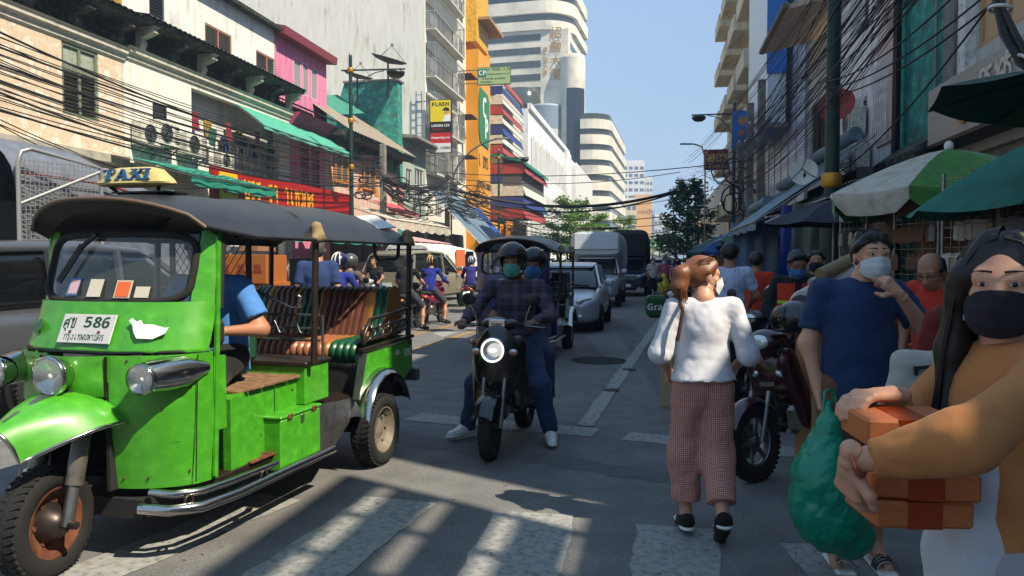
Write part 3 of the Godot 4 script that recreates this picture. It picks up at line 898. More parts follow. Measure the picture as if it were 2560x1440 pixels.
func left_row() -> void:
	var stain: Material = mats.black_stain
	var peel := mat("peel", Color(1, 1, 1), .95, .0, texs.peel, .16, true)
	var stucco := mat("stucco", Color(1, 1, 1), .93, .0, texs.stucco, .2, true)
	var trim := mat("trim", Color(.74, .72, .66), .9, .0, texs.grime, .5, true)
	var sage := mat("sage", Color(.42, .46, .39), .85, .0, texs.grime, 1.0)
	var brown := mat("brown_slat", Color(.36, .29, .22), .85, .0, texs.grime, 1.0)
	var tile := mat("old_tile", Color(.3, .26, .23), .95, .0, texs.black_stain, .8, true)
	var whitew := wall_mat("white_wall", Color(.83, .83, .81))
	var coral := mat("coral_frame", Color(.68, .42, .33), .7)
	var greyslat := mat("grey_slat", Color(.56, .55, .51), .7, .0, texs.grime, 1.0)
	# peeling beige shophouse and its white neighbour
	var a0 := 5.0
	var w := lrect(153, 97, 248, 300, a0)
	w = Rect2(w.position.x, 5.02, w.size.x, 1.72)
	var o := left_building("beige_shophouse","two storey shophouse with peeling beige plaster and a sage green shuttered window", a0, 17.92, 7.1, 10.0, [w, Rect2(.6, .15, 5.6, 3.0), Rect2(7.2, .15, 5.2, 3.0), Rect2(2.5, 5.02, 1.25, 1.72)], peel)
	for r in [w, Rect2(2.5, 5.02, 1.25, 1.72)]:
		var up := Rect2(r.position.x, r.position.y + r.size.y * .66, r.size.x, r.size.y * .34)
		window(o, up, -.06, sage,"pane", 2, 1, mat("frost", Color(.6, .63, .57), .4, .0, texs.grime, 1.0), .08)
		window(o, Rect2(r.position.x, r.position.y, r.size.x, r.size.y * .66), -.06, sage,"louver", 2, 1, brown, .08)
	cornice(o,"cornice", 0, 12.92, 7.0, trim, [U(0, -.25), U(.06, -.2), U(.06, -.1), U(.16, -.04), U(.16, .05), U(.22, .1), U(0, .1)])
	cornice(o,"string_course", 0, 12.92, 4.2, trim, [U(0, -.2), U(.12, -.15), U(.16, .05), U(0, .08)])
	boxp(o,"attic_wall", V(6.46, 7.5, -.42), V(12.9, .9, .1), stain)
	for k in 9: bracket(o, 1.0 + k * 1.45, 7.72, stain)
	cornice(o,"eave", 0, 12.92, 7.74, stain, [U(-.4, -.02), U(.62, .0), U(.68, .1), U(-.4, .16)])
	tiled_roof(o, 0, 12.92, 7.86, .75, 8.2, -.52, tile)
	open_front(o, 12.92, 4.1, trim)
	# upper storey set back behind the eave
	var up0 := thing("rooftop_house","white rooftop storey with dark louvred vents and an ochre end panel behind the old eaves","building", st(-14.35, 5.0), left_basis)
	var lv := []
	for q in [[372, -40, 412, 84], [512, 55, 580, 158], [640, 124, 696, 212]]:
		var r := lrect(q[0], q[1], q[2], q[3], 5.0, -14.35)
		var m0 := fac(q[0], q[1], -14.35); var m1 := fac(q[0], lerpf(q[1], q[3], .62), -14.35)
		lv.append(Rect2(r.position.x, m1.y, r.size.x, m0.y - m1.y))
	part(up0,"wall", shell(22.05, 10.3, 8.0, lv), whitew)
	window(up0, lv[0], -.05, mat("slate_frame", Color(.28, .3, .32), .7),"louver", 1, 1, mat("slate_slat", Color(.3, .32, .35), .6))
	window(up0, lv[1], -.05, coral,"louver", 2, 1, greyslat)
	window(up0, lv[2], -.05, coral,"louver", 2, 1, greyslat)
	var ab := fac(300, 0, -14.35).x - 5.0
	boxp(up0,"ochre_panel", V(ab - 1.45, 9.2, .03), V(2.9, 2.1, .06), mat("ochre", Color(.72, .55, .16), .8, .0, texs.grime, .5))
	cornice(up0,"eave", 0, 22.05, 10.3, stain, [U(-.2, 0), U(.35, -.06), U(.38, .05), U(-.2, .16)])
	# white shophouse with an open balcony
	a0 = 17.92
	var bal := Rect2(fac(478, 222, -13.8).x - a0, 4.55, 5.4, 2.2)
	var sw := lrect(381, 250, 418, 318, a0); sw = Rect2(sw.position.x, 5.2, sw.size.x, .75)
	o = left_building("white_shophouse","off white shophouse with an open upstairs balcony full of hanging clothes", a0, 27.1, 7.2, 10.0, [bal, sw, Rect2(.5, .15, 8.2, 3.2)], stucco)
	window(o, sw, -.05, mats.black_metal,"louver", 1, 1, mat("slate_slat", Color(.3, .32, .35), .6))
	cornice(o,"cornice", 0, 9.18, 7.1, trim, [U(0, -.25), U(.06, -.2), U(.06, -.1), U(.16, -.04), U(.16, .05), U(.22, .1), U(0, .1)])
	boxp(o,"attic_wall", V(4.6, 7.6, -.42), V(9.1, .9, .1), stain)
	for k in 7: bracket(o, .6 + k * 1.4, 7.82, stain if k % 2 else trim)
	cornice(o,"eave", 0, 9.18, 7.84, stain, [U(-.4, -.02), U(.62, .0), U(.68, .1), U(-.4, .16)])
	tiled_roof(o, 0, 9.18, 7.96, .75, 8.2, -.52, tile)
	boxp(o,"balcony_back_wall", V(bal.get_center().x, 5.6, -2.2), V(5.6, 2.4, .1), stucco)
	boxp(o,"balcony_floor", V(bal.get_center().x, 4.5, -1.1), V(5.6, .1, 2.2), mats.concrete)
	var rail := nm()
	for k in 12: rail.box(V(bal.position.x + .2 + k * .45, 4.95, .05), V(.03, .8, .03))
	rail.box(V(bal.get_center().x, 5.36, .05), V(5.4, .05, .05))
	part(o,"balcony_rail", rail, mats.steel)
	open_front(o, 9.18, 4.1, trim)
	for k in 16:
		var cl := nm()
		var rows := []
		for r in 5:
			var row := PackedVector3Array()
			for c in 6: row.append(V(c * .08 - .2, -r * .14, .03 * sin(c * 2.1 + r + k)))
			rows.append(row)
		cl.grid(rows)
		var g := part(self,"hanging_garment", cl, mat("garment%d" % (k % 6), [Color(.5, .12, .14), Color(.12, .2, .42), Color(.55, .55, .53), Color(.08, .3, .24), Color(.5, .42, .16), Color(.1, .1, .12)][k % 6], .9))
		g.transform = Transform3D(left_basis, st(-13.95 - .35 * (k % 3), a0 + bal.position.x + .4 + k * .31, 6.1 - .35 * (k % 2)))
		meta(g, ["red","blue","pale grey","dark green","mustard","black"][k % 6] + " garment hanging from the rail inside the open balcony","clothing","clothes hung in the balcony")
	part(o,"clothes_line", nm().tube([V(bal.position.x, 6.12, -.2), V(bal.end.x, 6.12, -.2)], .012), mats.steel)
	for q in [[392, 345,"pale air conditioner with a square grille on the white wall under the louvre window", 1.15], [462, 372,"air conditioner with a stained round fan beside the balcony edge", 1.15], [352, 345,"yellowed air conditioner at the joint of the beige and white shophouses", 1.1], [548, 404,"small grimy air conditioner below the clothes balcony", .9]]:
		var p := fac(q[0], q[1], -13.8)
		ac_unit(st(-13.8, p.x, p.y - .25), left_basis, q[2], q[3])
	awning("teal_awning","faded teal awning strip above the clothes balcony, sloping towards the pink house", -13.75, -12.7, 23.2, 30.6, 6.75, 6.0, mat("pale_teal", Color(.28, .62, .53), .8, .0, texs.grime, .7), .15)
	awning("shop_awning","teal shop awning below the air conditioners of the white shophouse", -13.7, -11.4, 17.2, 21.5, 4.3, 3.7, mats.teal_cloth, .3)
	# pink house
	a0 = 27.1
	var pw := []
	for q in [[733, 140, 752, 205], [756, 155, 771, 218], [777, 168, 793, 222]]:
		var aa := fac(q[0], q[1], -14.35); var bb := fac(q[2], q[1], -14.35)
		pw.append(Rect2(aa.x - a0, 8.35, bb.x - aa.x, 1.35))
	var pd := [Rect2(.9, 4.3, .75, 2.1), Rect2(1.9, 4.3, .75, 2.1)]
	var pink := wall_mat("pink_wall", Color(.8, .47, .6))
	o = left_building("pink_house","narrow bright pink house with a maroon roof edge", a0, 30.3, 7.2, 10.0, pd + [Rect2(.4, .15, 2.4, 3.2)], pink)
	var up := thing("pink_rooftop_room","bright pink rooftop room with three tall white framed windows","building", st(-14.35, a0), left_basis)
	part(up,"wall", shell(4.6, 10.3, 8.0, pw), pink)
	var pframe := mat("pink_frame", Color(.8, .58, .68), .7)
	for r in pw: window(up, r, -.03, pframe,"pane", 1, 1, mat("pale_glass", Color(.5, .52, .5), .15), .06)
	for r in pd: window(o, r, -.05, mat("magenta_frame", Color(.5, .1, .28), .6),"pane", 1, 1, mat("maroon_panel", Color(.45, .07, .22), .6))
	cornice(up,"roof_edge", -.1, 4.7, 10.3, mat("maroon_edge", Color(.5, .2, .26), .8, .0, texs.grime, 1.0), [U(-.3, -.1), U(.45, -.16), U(.5, .14), U(-.3, .3)])
	cornice(o,"cornice", 0, 3.2, 7.1, mat("pink_trim", Color(.62, .25, .38), .85, .0, texs.grime, .6), [U(0, -.5), U(.1, -.35), U(.3, -.1), U(.5, .1), U(0, .1)])
	tiled_roof(o, 0, 3.2, 7.3, .7, 7.8, -.5, tile)
	# green and pink house with orange windows
	a0 = 30.3
	var ow := []
	for q in [[833, 866], [905, 934]]:
		var aa := fac(q[0], 380, -13.8).x - a0; var bb := fac(q[1], 380, -13.8).x - a0
		ow.append(Rect2(aa, 4.95, bb - aa, 1.65))
	o = left_building("green_house","two tone green and pale pink house with orange framed windows and a rusty roof", a0, 39.4, 7.0, 10.0, ow + [Rect2(.4, .15, 8.0, 3.2)], wall_mat("blush_wall", Color(.78, .66, .6)))
	boxp(o,"green_band", V(4.55, 6.55, .02), V(9.1, .78, .05), wall_mat("mid_green", Color(.24, .48, .37)))
	var orange := mat("orange_frame", Color(.78, .5, .2), .6, .0, texs.grime, 1.0)
	for r in ow:
		window(o, r, .07, orange,"pane", 2, 1, mat("shutter_grey", Color(.3, .31, .29), .6), .11)
		for s in [r.position.x - .35, r.end.x + .35]:
			part(o,"painted_gable", nm().prism([U(s - .3, 4.75), U(s + .3, 4.75), U(s, 5.75)], .0, .02), orange)
	cornice(o,"eave", 0, 9.1, 7.0, stain, [U(-.1, -.1), U(.9, -.2), U(1.0, .02), U(-.1, .2)])
	for k in 6: bracket(o, .5 + k * 1.6, 6.85, stain, .9)
	tiled_roof(o, 0, 9.1, 7.06, 1.1, 9.6, -2.6, mat("corrugated", Color(.56, .52, .46), .8, .2, texs.grime, .6), .3)
	for q in [[1.2, 9.3, Color(.2, .5, .42), .25], [4.6, 8.6, Color(.25, .56, .44), .12]]:
		boxp(o,"loose_roof_sheet", V(q[0] + 3.0, q[1] - .3, -1.4), V(3.0, .03, 1.7), mat("roof_sheet%d" % int(q[0]), q[2], .7, .1, texs.grime, .5), .0, Basis(Vector3.RIGHT, .6) * Basis(V(0, 0, 1), q[3]))
	var teal := mat("teal_peel", Color(1, 1, 1), .9, .0, texs.teal_peel, .3, true)
	var pw2 := thing("firewall","stepped teal party wall with flaking paint rising beside the green house","wall", st(-13.8, 39.4), left_basis)
	var fw := nm()
	fw.xf = Transform3D(Basis(V(0, 0, 1), Vector3.UP, V(-1, 0, 0)), V(.75, 0, 0))
	fw.prism([U(.05, 0), U(.05, 11.2), U(-3.0, 11.2), U(-3.3, 10.3), U(-4.2, 9.9), U(-4.4, 9.4), U(-6.0, 9.2), U(-9.0, 9.0), U(-9.0, 0)], .0, .75)
	part(pw2,"wall", fw, teal)
	boxp(pw2,"coping", V(.37, 11.25, -1.45), V(.95, .1, 3.2), mats.concrete)
	boxp(pw2,"pink_dado", V(.37, 4.7, .09), V(.76, 2.0, .06), wall_mat("rose_wall", Color(.7, .42, .42)))
	# small grey house
	a0 = 40.2
	var gh := [Rect2(.7, 5.0, 1.0, 1.7), Rect2(2.3, 5.0, 1.6, 1.9), Rect2(.4, .15, 3.6, 3.2)]
	o = left_building("grey_house","low grey and pale green house with framed balconies between the teal wall and white block", a0, 44.5, 8.4, 8.0, gh, wall_mat("pale_green_wall", Color(.6, .66, .62)))
	window(o, gh[0], -.08, mats.white_paint,"pane", 2, 2)
	window(o, gh[1], -.08, mats.white_paint,"pane", 3, 2)
	cornice(o,"roof_edge", 0, 4.3, 8.4, mats.concrete, [U(0, -.1), U(.9, -.15), U(.9, .0), U(0, .1)])
	# tall white block with caged balconies
	a0 = 44.5
	var cages := []
	var panes := []
	for k in 5: cages.append(Rect2(.15, 6.9 + k * 2.85 + (.15 if k > 1 else .0), 7.2, 1.95))
	var tw := []
	for c in cages: tw.append(c)
	for k in 5: tw.append(Rect2(8.0, 7.1 + k * 2.85, 1.3, 1.5))
	tw.append(Rect2(.4, .15, 8.6, 3.2))
	tw.append(Rect2(2.0, 4.3, 1.6, 1.7)); tw.append(Rect2(5.6, 4.3, 1.6, 1.7))
	o = left_building("white_block","tall stained white block with caged balconies on every floor and a bare flank wall", a0, 54.5, 26.0, 14.0, tw, stucco)
	for c in cages:
		boxp(o,"balcony_sill", V(c.get_center().x, c.position.y - .06, .3), V(c.size.x, .1, .62), stucco)
		boxp(o,"balcony_back_wall", V(c.get_center().x, c.get_center().y, -1.2), V(c.size.x, c.size.y, .06), stucco)
		var g := nm()
		for k in 25: g.box(V(c.position.x + c.size.x * k / 24.0, c.get_center().y, .58), V(.05 if k % 4 == 0 else .022, c.size.y, .03))
		for k in 3: g.box(V(c.get_center().x, c.position.y + c.size.y * k / 2.0, .6), V(c.size.x, .05, .04))
		for x in [c.position.x, c.end.x]:
			for k in 5: g.box(V(x, c.get_center().y, .1 + k * .11), V(.025, c.size.y, .022))
			for k in 3: g.box(V(x, c.position.y + c.size.y * k / 2.0, .29), V(.04, .05, .58))
		part(o,"balcony_cage", g, mat("cage_grey", Color(.6, .61, .6), .5, .3))
		for k in 4: boxp(o,"window_panel", V(c.position.x + .9 + k * 1.8, c.get_center().y, -.3), V(1.7, c.size.y - .1, .03), mat("pane%d" % (k % 3), [Color(.35, .33, .29), Color(.46, .46, .43), Color(.22, .22, .21)][k % 3], .3))
	for k in range(5, 10): window(o, tw[k], -.08, mats.grey_plastic,"pane", 2, 1)
	for k in [11, 12]: window(o, tw[k], -.08, mats.white_paint,"pane", 4, 2)
	for k in 3: boxp(o,"canopy_slab", V(8.6, 8.9 + k * 2.85, .5), V(1.9, .08, 1.0), mats.rust)
	# hanging shop sign on the white block
	var sp := fac(1064, 290, -12.8)
	var sg := thing("courier_sign","tall hanging sign with yellow, black, red and white fields reading LAZADA LEX and TELE CORSA","sign", st(-12.75, 44.2, 8.0), Basis(rgt, Vector3.UP, -fwd))
	var sW := 1.25; var sH := 3.1
	boxp(sg,"case", V(0, sH * .5, -.1), V(sW + .08, sH + .08, .2), mats.black_metal)
	var yb := .0
	for q in [[.55, Color(.86, .86, .85)], [.62, Color(.72, .1, .08)], [.66, Color(.06, .05, .06)], [1.27, Color(.85, .76, .05)]]:
		boxp(sg,"field", V(0, yb + q[0] * .5, .01), V(sW, q[0], .02), mat("sign%.2f" % q[0], q[1], .5))
		yb += q[0]
	var ink := mat("ink", Color(.04, .04, .045), .6); var whi := mat("sign_white", Color(.88, .88, .87), .6)
	letters(sg,"lettering","TELE - CORSA", .15, ink, Transform3D(Basis.IDENTITY, V(0, .27, .025)))
	letters(sg,"lettering","ShopeeXpress", .13, whi, Transform3D(Basis.IDENTITY, V(0, .88, .025)))
	letters(sg,"lettering","LAZADA LEX", .15, whi, Transform3D(Basis.IDENTITY, V(0, 1.6, .025)))
	letters(sg,"lettering","EXPRESS", .12, mat("sign_red", Color(.55, .08, .08), .6), Transform3D(Basis.IDENTITY, V(-.2, 1.38, .025)))
	letters(sg,"lettering","FLASH", .24, ink, Transform3D(Basis.IDENTITY, V(0, 2.86, .025)), false, true, .004, 1.15)
	part(sg,"printed_courier", nm().prism([U(.1, 1.84), U(.62, 1.84), U(.62, 2.2), U(.45, 2.3), U(.3, 2.2)], .021, .024), whi)
	part(sg,"printed_face", nm().ell(V(.38, 2.38, .022), V(.14, .17, .004)), mat("print_skin", Color(.78, .55, .4), .7))
	part(sg,"printed_cap", nm().prism([U(.1, 2.5), U(.56, 2.44), U(.52, 2.62), U(.3, 2.68)], .021, .028), ink)
	part(sg,"hanger", nm().bar(V(-.7, 3.1, -.1), V(-1.6, 3.1, -.1), .05, .05).bar(V(-.7, .1, -.1), V(-1.6, .1, -.1), .05, .05), mats.steel)
	var lad := nm()
	for x in [-1.55, -1.2]: lad.box(V(x, 1.2, -.1), V(.05, 5.0, .05))
	for k in 11: lad.box(V(-1.375, -1.1 + k * .46, -.1), V(.35, .04, .04))
	part(sg,"ladder_frame", lad, mat("blue_steel", Color(.42, .52, .58), .5, .5))
	# yellow pylon building
	a0 = 54.5
	o = left_building("yellow_building","yellow building with a tall projecting sign pylon lettered CP", a0, 62.8, 18.6, 12.0, [Rect2(.5, .15, 7.2, 3.4)], wall_mat("yellow_wall", Color(.8, .55, .1)))
	var yel := mat("pylon_yellow", Color(.84, .58, .05), .55, .0, texs.dust, .6)
	boxp(o,"pylon", V(2.2, 9.2, .45), V(4.0, 15.6, .9), yel)
	boxp(o,"upper_box", V(2.0, 21.0, .2), V(4.0, 7.0, 1.2), mat("box_yellow", Color(.82, .62, .08), .6, .0, texs.grime, .4))
	boxp(o,"roof_lip", V(3.0, 19.3, .8), V(5.0, .2, 1.8), mat("lip_tan", Color(.6, .48, .3), .8))
	var sxf := Transform3D(Basis.IDENTITY, V(2.1, 12.3, .94))
	var plate := nm(); plate.xf = Transform3D(Basis.IDENTITY, V(2.1, 12.2, .92))
	plate.prism([U(-1.6, -1.9), U(1.2, -2.1), U(1.5, -1.2), U(1.5, 1.6), U(.9, 2.0), U(-1.6, 2.1), U(-1.9, 1.2), U(-1.9, -1.2)], .0, .06)
	part(o,"logo_plate", plate, mat("logo_green", Color(.1, .42, .2), .5))
	letters(o,"lettering","C", 1.6, whi, Transform3D(Basis.IDENTITY, V(1.8, 13.0, 1.0)))
	letters(o,"lettering","P", 1.6, whi, Transform3D(Basis.IDENTITY, V(2.5, 11.5, 1.0)))
	var th := part(o,"lettering", thai("เซนทรล", .85), ink); th.transform = Transform3D(Basis.IDENTITY, V(2.2, 8.55, .92))
	letters(o,"lettering","CENTRAL INDEX", .5, ink, Transform3D(Basis.IDENTITY, V(2.2, 7.2, .93)))
	letters(o,"lettering","CO.,LTD", .55, ink, Transform3D(Basis.IDENTITY, V(2.2, 5.9, .93)))
	for k in 6: boxp(o,"pylon_joint", V(2.2, 2.6 + k * 2.5, .904), V(3.98, .03, .01), mat("joint", Color(.55, .34, .04), .7))
	boxp(o,"ground_sign", V(4.0, 4.0, 1.1), V(7.5, 1.0, .3), mat("sign_yellow2", Color(.85, .6, .06), .5))
	var cs := thing("company_sign","pale green company signboard with a CP logo sticking out over the street","sign", at_depth(1235, 190, 53.0) - V(0, 1.05, 0), Basis(rgt, Vector3.UP, -fwd))
	boxp(cs,"board", V(0, 1.05, 0), V(2.25, 1.12, .12), mat("sign_sage", Color(.62, .7, .5), .6))
	boxp(cs,"edge", V(0, 1.05, -.02), V(2.35, 1.22, .1), mat("sign_edge", Color(.2, .42, .25), .6))
	boxp(cs,"logo", V(-.8, 1.28, .065), V(.55, .58, .02), mat("logo_teal", Color(.1, .5, .42), .6), .008)
	letters(cs,"lettering","CP", .34, whi, Transform3D(Basis.IDENTITY, V(-.8, 1.28, .085)))
	var ct := part(cs,"lettering", thai("บรษทกนทรลจำกอ", .17), mat("sign_ink_green", Color(.22, .36, .22), .7)); ct.position = V(.32, 1.4, .065)
	letters(cs,"lettering","CENTRAL INDEX CO.,LTD", .1, mats.sign_ink_green, Transform3D(Basis.IDENTITY, V(.3, 1.17, .065)))
	letters(cs,"lettering","02 6227998   @CTINDEX", .11, mats.sign_ink_green, Transform3D(Basis.IDENTITY, V(0, .86, .065)))
	letters(cs,"lettering","086 8886888", .1, mats.sign_ink_green, Transform3D(Basis.IDENTITY, V(-.55, .65, .065)))
	part(cs,"arm", nm().bar(V(-1.15, 1.5, 0), V(-2.4, 1.5, 0), .06, .06).bar(V(-1.15, .6, 0), V(-2.4, .6, 0), .06, .06), mats.steel)
	# striped louvre building
	a0 = 62.8
	o = left_building("striped_building","building wrapped in slanted red, white and blue louvre bands", a0, 77.0, 17.2, 14.0, [Rect2(.5, .15, 13.0, 3.6)], wall_mat("cream_wall", Color(.78, .75, .68)))
	var bands := [mat("band_red", Color(.62, .2, .17), .6, .0, texs.grime, .5), mat("band_white", Color(.78, .78, .74), .6, .0, texs.grime, .5), mat("band_blue", Color(.12, .2, .5), .6, .0, texs.grime, .5)]
	var seq := [0, 2, 1, 0, 1, 2, 1, 0, 1, 0, 2, 1, 0]
	for k in 13:
		boxp(o,"louvre_band", V(5.0, 16.6 - k * .82, 1.0), V(9.8, .74, .06), bands[seq[k]], .0, Basis(Vector3.RIGHT, -.35))
		boxp(o,"louvre_end", V(.05, 16.6 - k * .82, .5), V(.06, .72, 1.1), bands[seq[k]], .0, Basis(Vector3.RIGHT, .0))
	var low := [0, 1, 2, 0]
	for k in 4:
		boxp(o,"louvre_band", V(6.5, 9.2 - k * .95 - .9 * int(k > 0), 2.9), V(13, .85, .06), bands[low[k]], .0, Basis(Vector3.RIGHT, -.35))
		boxp(o,"louvre_end", V(.0, 9.2 - k * .95 - .9 * int(k > 0), 1.4), V(.06, .83, 2.9), bands[low[k]])
	boxp(o,"canopy_box", V(6.5, 7.5, 1.35), V(12.9, 4.0, 2.6), mats.backing_grey)
	cornice(o,"green_roof_edge", -.2, 13.2, 9.8, mat("jade", Color(.1, .45, .35), .6, .0, texs.grime, .6), [U(0, .5), U(2.8, -.1), U(3.1, -.4), U(3.1, -.2), U(2.8, .15), U(0, .7)])
	# white hall with fins
	a0 = 82.0
	o = left_building("white_hall","plain bright white hall with narrow slit windows and a ribbed side wall", a0, 152.0, 18.0, 18.0, [], wall_mat("bright_white", Color(.87, .87, .86)))
	for k in 10:
		var x := 2.0 + k * 3.2
		for q in [[13.6, 3.2], [8.2, 2.6], [4.6, 2.8]]:
			boxp(o,"slit_window", V(x, q[0], .01), V(.55, q[1], .06), mat("slit", Color(.52, .53, .54), .4))
			boxp(o,"window_rib", V(x + .5, q[0], .2), V(.2, q[1] + .4, .4), mats.bright_white if mats.has("bright_white") else mats.white_paint)
	boxp(o,"blank_bay", V(35.0, 9.0, .25), V(6.0, 18.0, .5), mats.bright_white)
	boxp(o,"side_wing", V(54.0, 8.2, .6), V(32.0, 16.4, 1.2), wall_mat("offwhite_wing", Color(.8, .8, .78)))
	for k in 26: boxp(o,"parapet_post", V(39.0 + k * 1.2, 16.7, 1.1), V(.5, .6, .3), mats.bright_white)
	boxp(o,"parapet", V(19.0, 18.3, .1), V(37.8, .6, .4), mats.bright_white)
	for k in 6: boxp(o,"slit_window", V(-.02, 13.6 - k * 2.0, -2.0 - 1.2 * (k % 3)), V(.06, 1.6, .3), mats.slit)
func far_tower() -> void:
	var cream := mat("tower_cream", Color(.84, .81, .74), .9, .0, texs.grime, .02, true)
	var ta := .25
	var tb := Basis(V(sin(ta), 0, -cos(ta)), Vector3.UP, V(cos(ta), 0, sin(ta)))
	var o := thing("tower","tall cream tower with ribbon windows, gold Chinese characters and a dark glass corner shaft","tower", V(15.2, 0, -187.0), tb)
	var gl := mat("tower_glass", Color(.22, .23, .19), .15, .1)
	var blue := mat("tower_blue_glass", Color(.03, .06, .12), .08, .1)
	var gold: Material = mats.gold
	boxp(o,"wall", V(12.5, 29.0, -18.5), V(25, 58, 34), cream)
	for k in 6:
		var y := 56.4 - k * 3.25
		boxp(o,"ribbon_window", V(-.03, y, -16.2), V(.1, 1.6, 15.6), gl)
		for j in 9: boxp(o,"mullion", V(-.1, y, -23.8 + j * 1.9), V(.1, 1.6, .1), mats.black_metal)
	for q in [[58.0, 60.2, .8, cream], [60.2, 62.0, .1, gl], [62.0, 65.0, 1.0, cream], [65.0, 67.0, .1, blue], [67.0, 70.0, .8, cream]]:
		var mb := nm()
		var poly := []
		for k in 9:
			var t := PI * .5 * k / 8.0
			poly.append(U(7.0 - cos(t) * (7.0 + q[2]), -8.5 + sin(t) * (7.0 + q[2])))
		poly.append(U(25, -1.5 + q[2])); poly.append(U(25, -35.5)); poly.append(U(-q[2], -35.5))
		mb.xf = Transform3D(Basis(V(1, 0, 0), V(0, 0, 1), V(0, -1, 0)), Vector3.ZERO)
		mb.prism(poly, -q[1], -q[0])
		part(o,"crown_storey", mb, q[3])
	part(o,"corner_shaft", nm().lathe([U(3.0, 0), U(3.0, 50.2), U(2.7, 51.3), U(.0, 51.6)], 28, V(.3, 0, -.4)), cream)
	var sh := nm()
	var rows := []
	for y in [.0, 43.0]:
		var row := PackedVector3Array()
		for k in 13:
			var t := deg_to_rad(105.0 + 95.0 * k / 12.0)
			row.append(V(.3 + cos(t) * 3.08, y, -.4 + sin(t) * 3.08))
		rows.append(row)
	sh.grid(rows, false, false, false)
	part(o,"glass_shaft", sh, blue)
	for k in 7: boxp(o,"ribbon_window", V(13.5, 54.5 - k * 3.4, -1.46), V(22.0, 1.6, .12), gl)
	var face := Basis(V(0, 0, 1), Vector3.UP, V(-1, 0, 0))
	var y0 := 55.7
	for c in ["紹","勳","大","厦"]:
		var g := part(o,"gold_character", thai(c, 2.7, null, .1, 1.0, .1), gold)
		g.transform = Transform3D(face, V(-.1, y0, -4.6))
		y0 -= 3.35
	y0 = 52.6
	for c in ["鄭","十","總","大","會"]:
		var g := part(o,"gold_character", thai(c, 1.15, null, .12, 1.0, .1), gold)
		g.transform = Transform3D(face, V(-.1, y0, -7.2))
		y0 -= 1.4
	part(o,"glass_bay", nm().lathe([U(5.2, 39.6), U(5.2, 43.6), U(0, 43.6)], 30, V(1.2, 0, -13.5)), gl)
	part(o,"billboard", nm().lathe([U(4.4, 30.0), U(4.4, 39.4), U(0, 39.4)], 30, V(.6, 0, -7.4)), mat("faded_print", Color(.66, .69, .72), .7, .0, texs.grime, .1))
	part(o,"billboard_picture", nm().lathe([U(4.45, 33.5), U(4.45, 39.0)], 30, V(.6, 0, -7.4)), mat("faded_print2", Color(.5, .58, .68), .7, .0, texs.stucco, .15, true))
	# podium in front, with banded curved storeys
	var pod := thing("banded_block","cream block with curved banded storeys stepping down below the tower","building", V(22.2, 0, -176.0), Basis(V(sin(.224), 0, -cos(.224)), Vector3.UP, V(cos(.224), 0, sin(.224))))
	for k in 10:
		for q in [[.0, 2.2, .4, cream], [2.2, 3.55, .0, gl]]:
			var mb := nm()
			var poly := []
			for j in 7:
				var t := PI * .5 * j / 6.0
				poly.append(U(5.0 - cos(t) * (5.0 + q[2]), -5.0 + sin(t) * (5.0 + q[2])))
			poly.append(U(46, q[2])); poly.append(U(46, -6.5)); poly.append(U(-q[2], -6.5))
			mb.xf = Transform3D(Basis(V(1, 0, 0), V(0, 0, 1), V(0, -1, 0)), V(0, k * 3.55, 0))
			mb.prism(poly, -q[1], -q[0])
			part(pod,"storey", mb, q[3])
	# distant blocks
	var far := [["distant_block","white stepped apartment block far down the street", 1556, 1612, 405, 380.0, Color(.8, .8, .8), 7], ["distant_block","pale block with a small spire far down the street", 1600, 1632, 445, 420.0, Color(.76, .76, .74), 6], ["poster_block","tan building side with a large faded advertisement at the street end", 1588, 1630, 486, 300.0, Color(.75, .62, .42), 5], ["distant_block","small white block beyond the trees at the street end", 1636, 1672, 540, 330.0, Color(.7, .72, .74), 5], ["distant_block","yellowish low block under the banded storeys", 1540, 1592, 500, 290.0, Color(.78, .72, .6), 4]]
	for q in far:
		var p0 := at_depth(q[2], q[4], q[5]); var p1 := at_depth(q[3], q[4], q[5])
		var b := thing(q[0], q[1],"building", V(p0.x, 0, -q[5]))
		var W: float = p1.x - p0.x; var Hh: float = p0.y
		boxp(b,"wall", V(W * .5, Hh * .5, -10), V(W, Hh, 20), mat("far%d%s" % [q[7], q[2]], q[6], .9))
		if q[0] == "poster_block":
			boxp(b,"poster", V(W * .5, Hh * .62, .05), V(W * .8, Hh * .6, .1), mat("poster_tan", Color(.78, .58, .3), .7))
			letters(b,"lettering","Goody", 2.0, mat("poster_ink", Color(.45, .25, .12), .8), Transform3D(Basis.IDENTITY, V(W * .5, Hh * .75, .12)), true)
		else:
			for r in 6:
				for c in 4: boxp(b,"window", V(W * (c + .5) / 4.0, Hh - 3.0 - r * 3.6, .02), V(W / 6.0, 1.5, .1), mat("far_window", Color(.35, .37, .4), .3))
			boxp(b,"parapet", V(W * .5, Hh + .4, -9.8), V(W * .9, .8, 19), mats.white_paint)

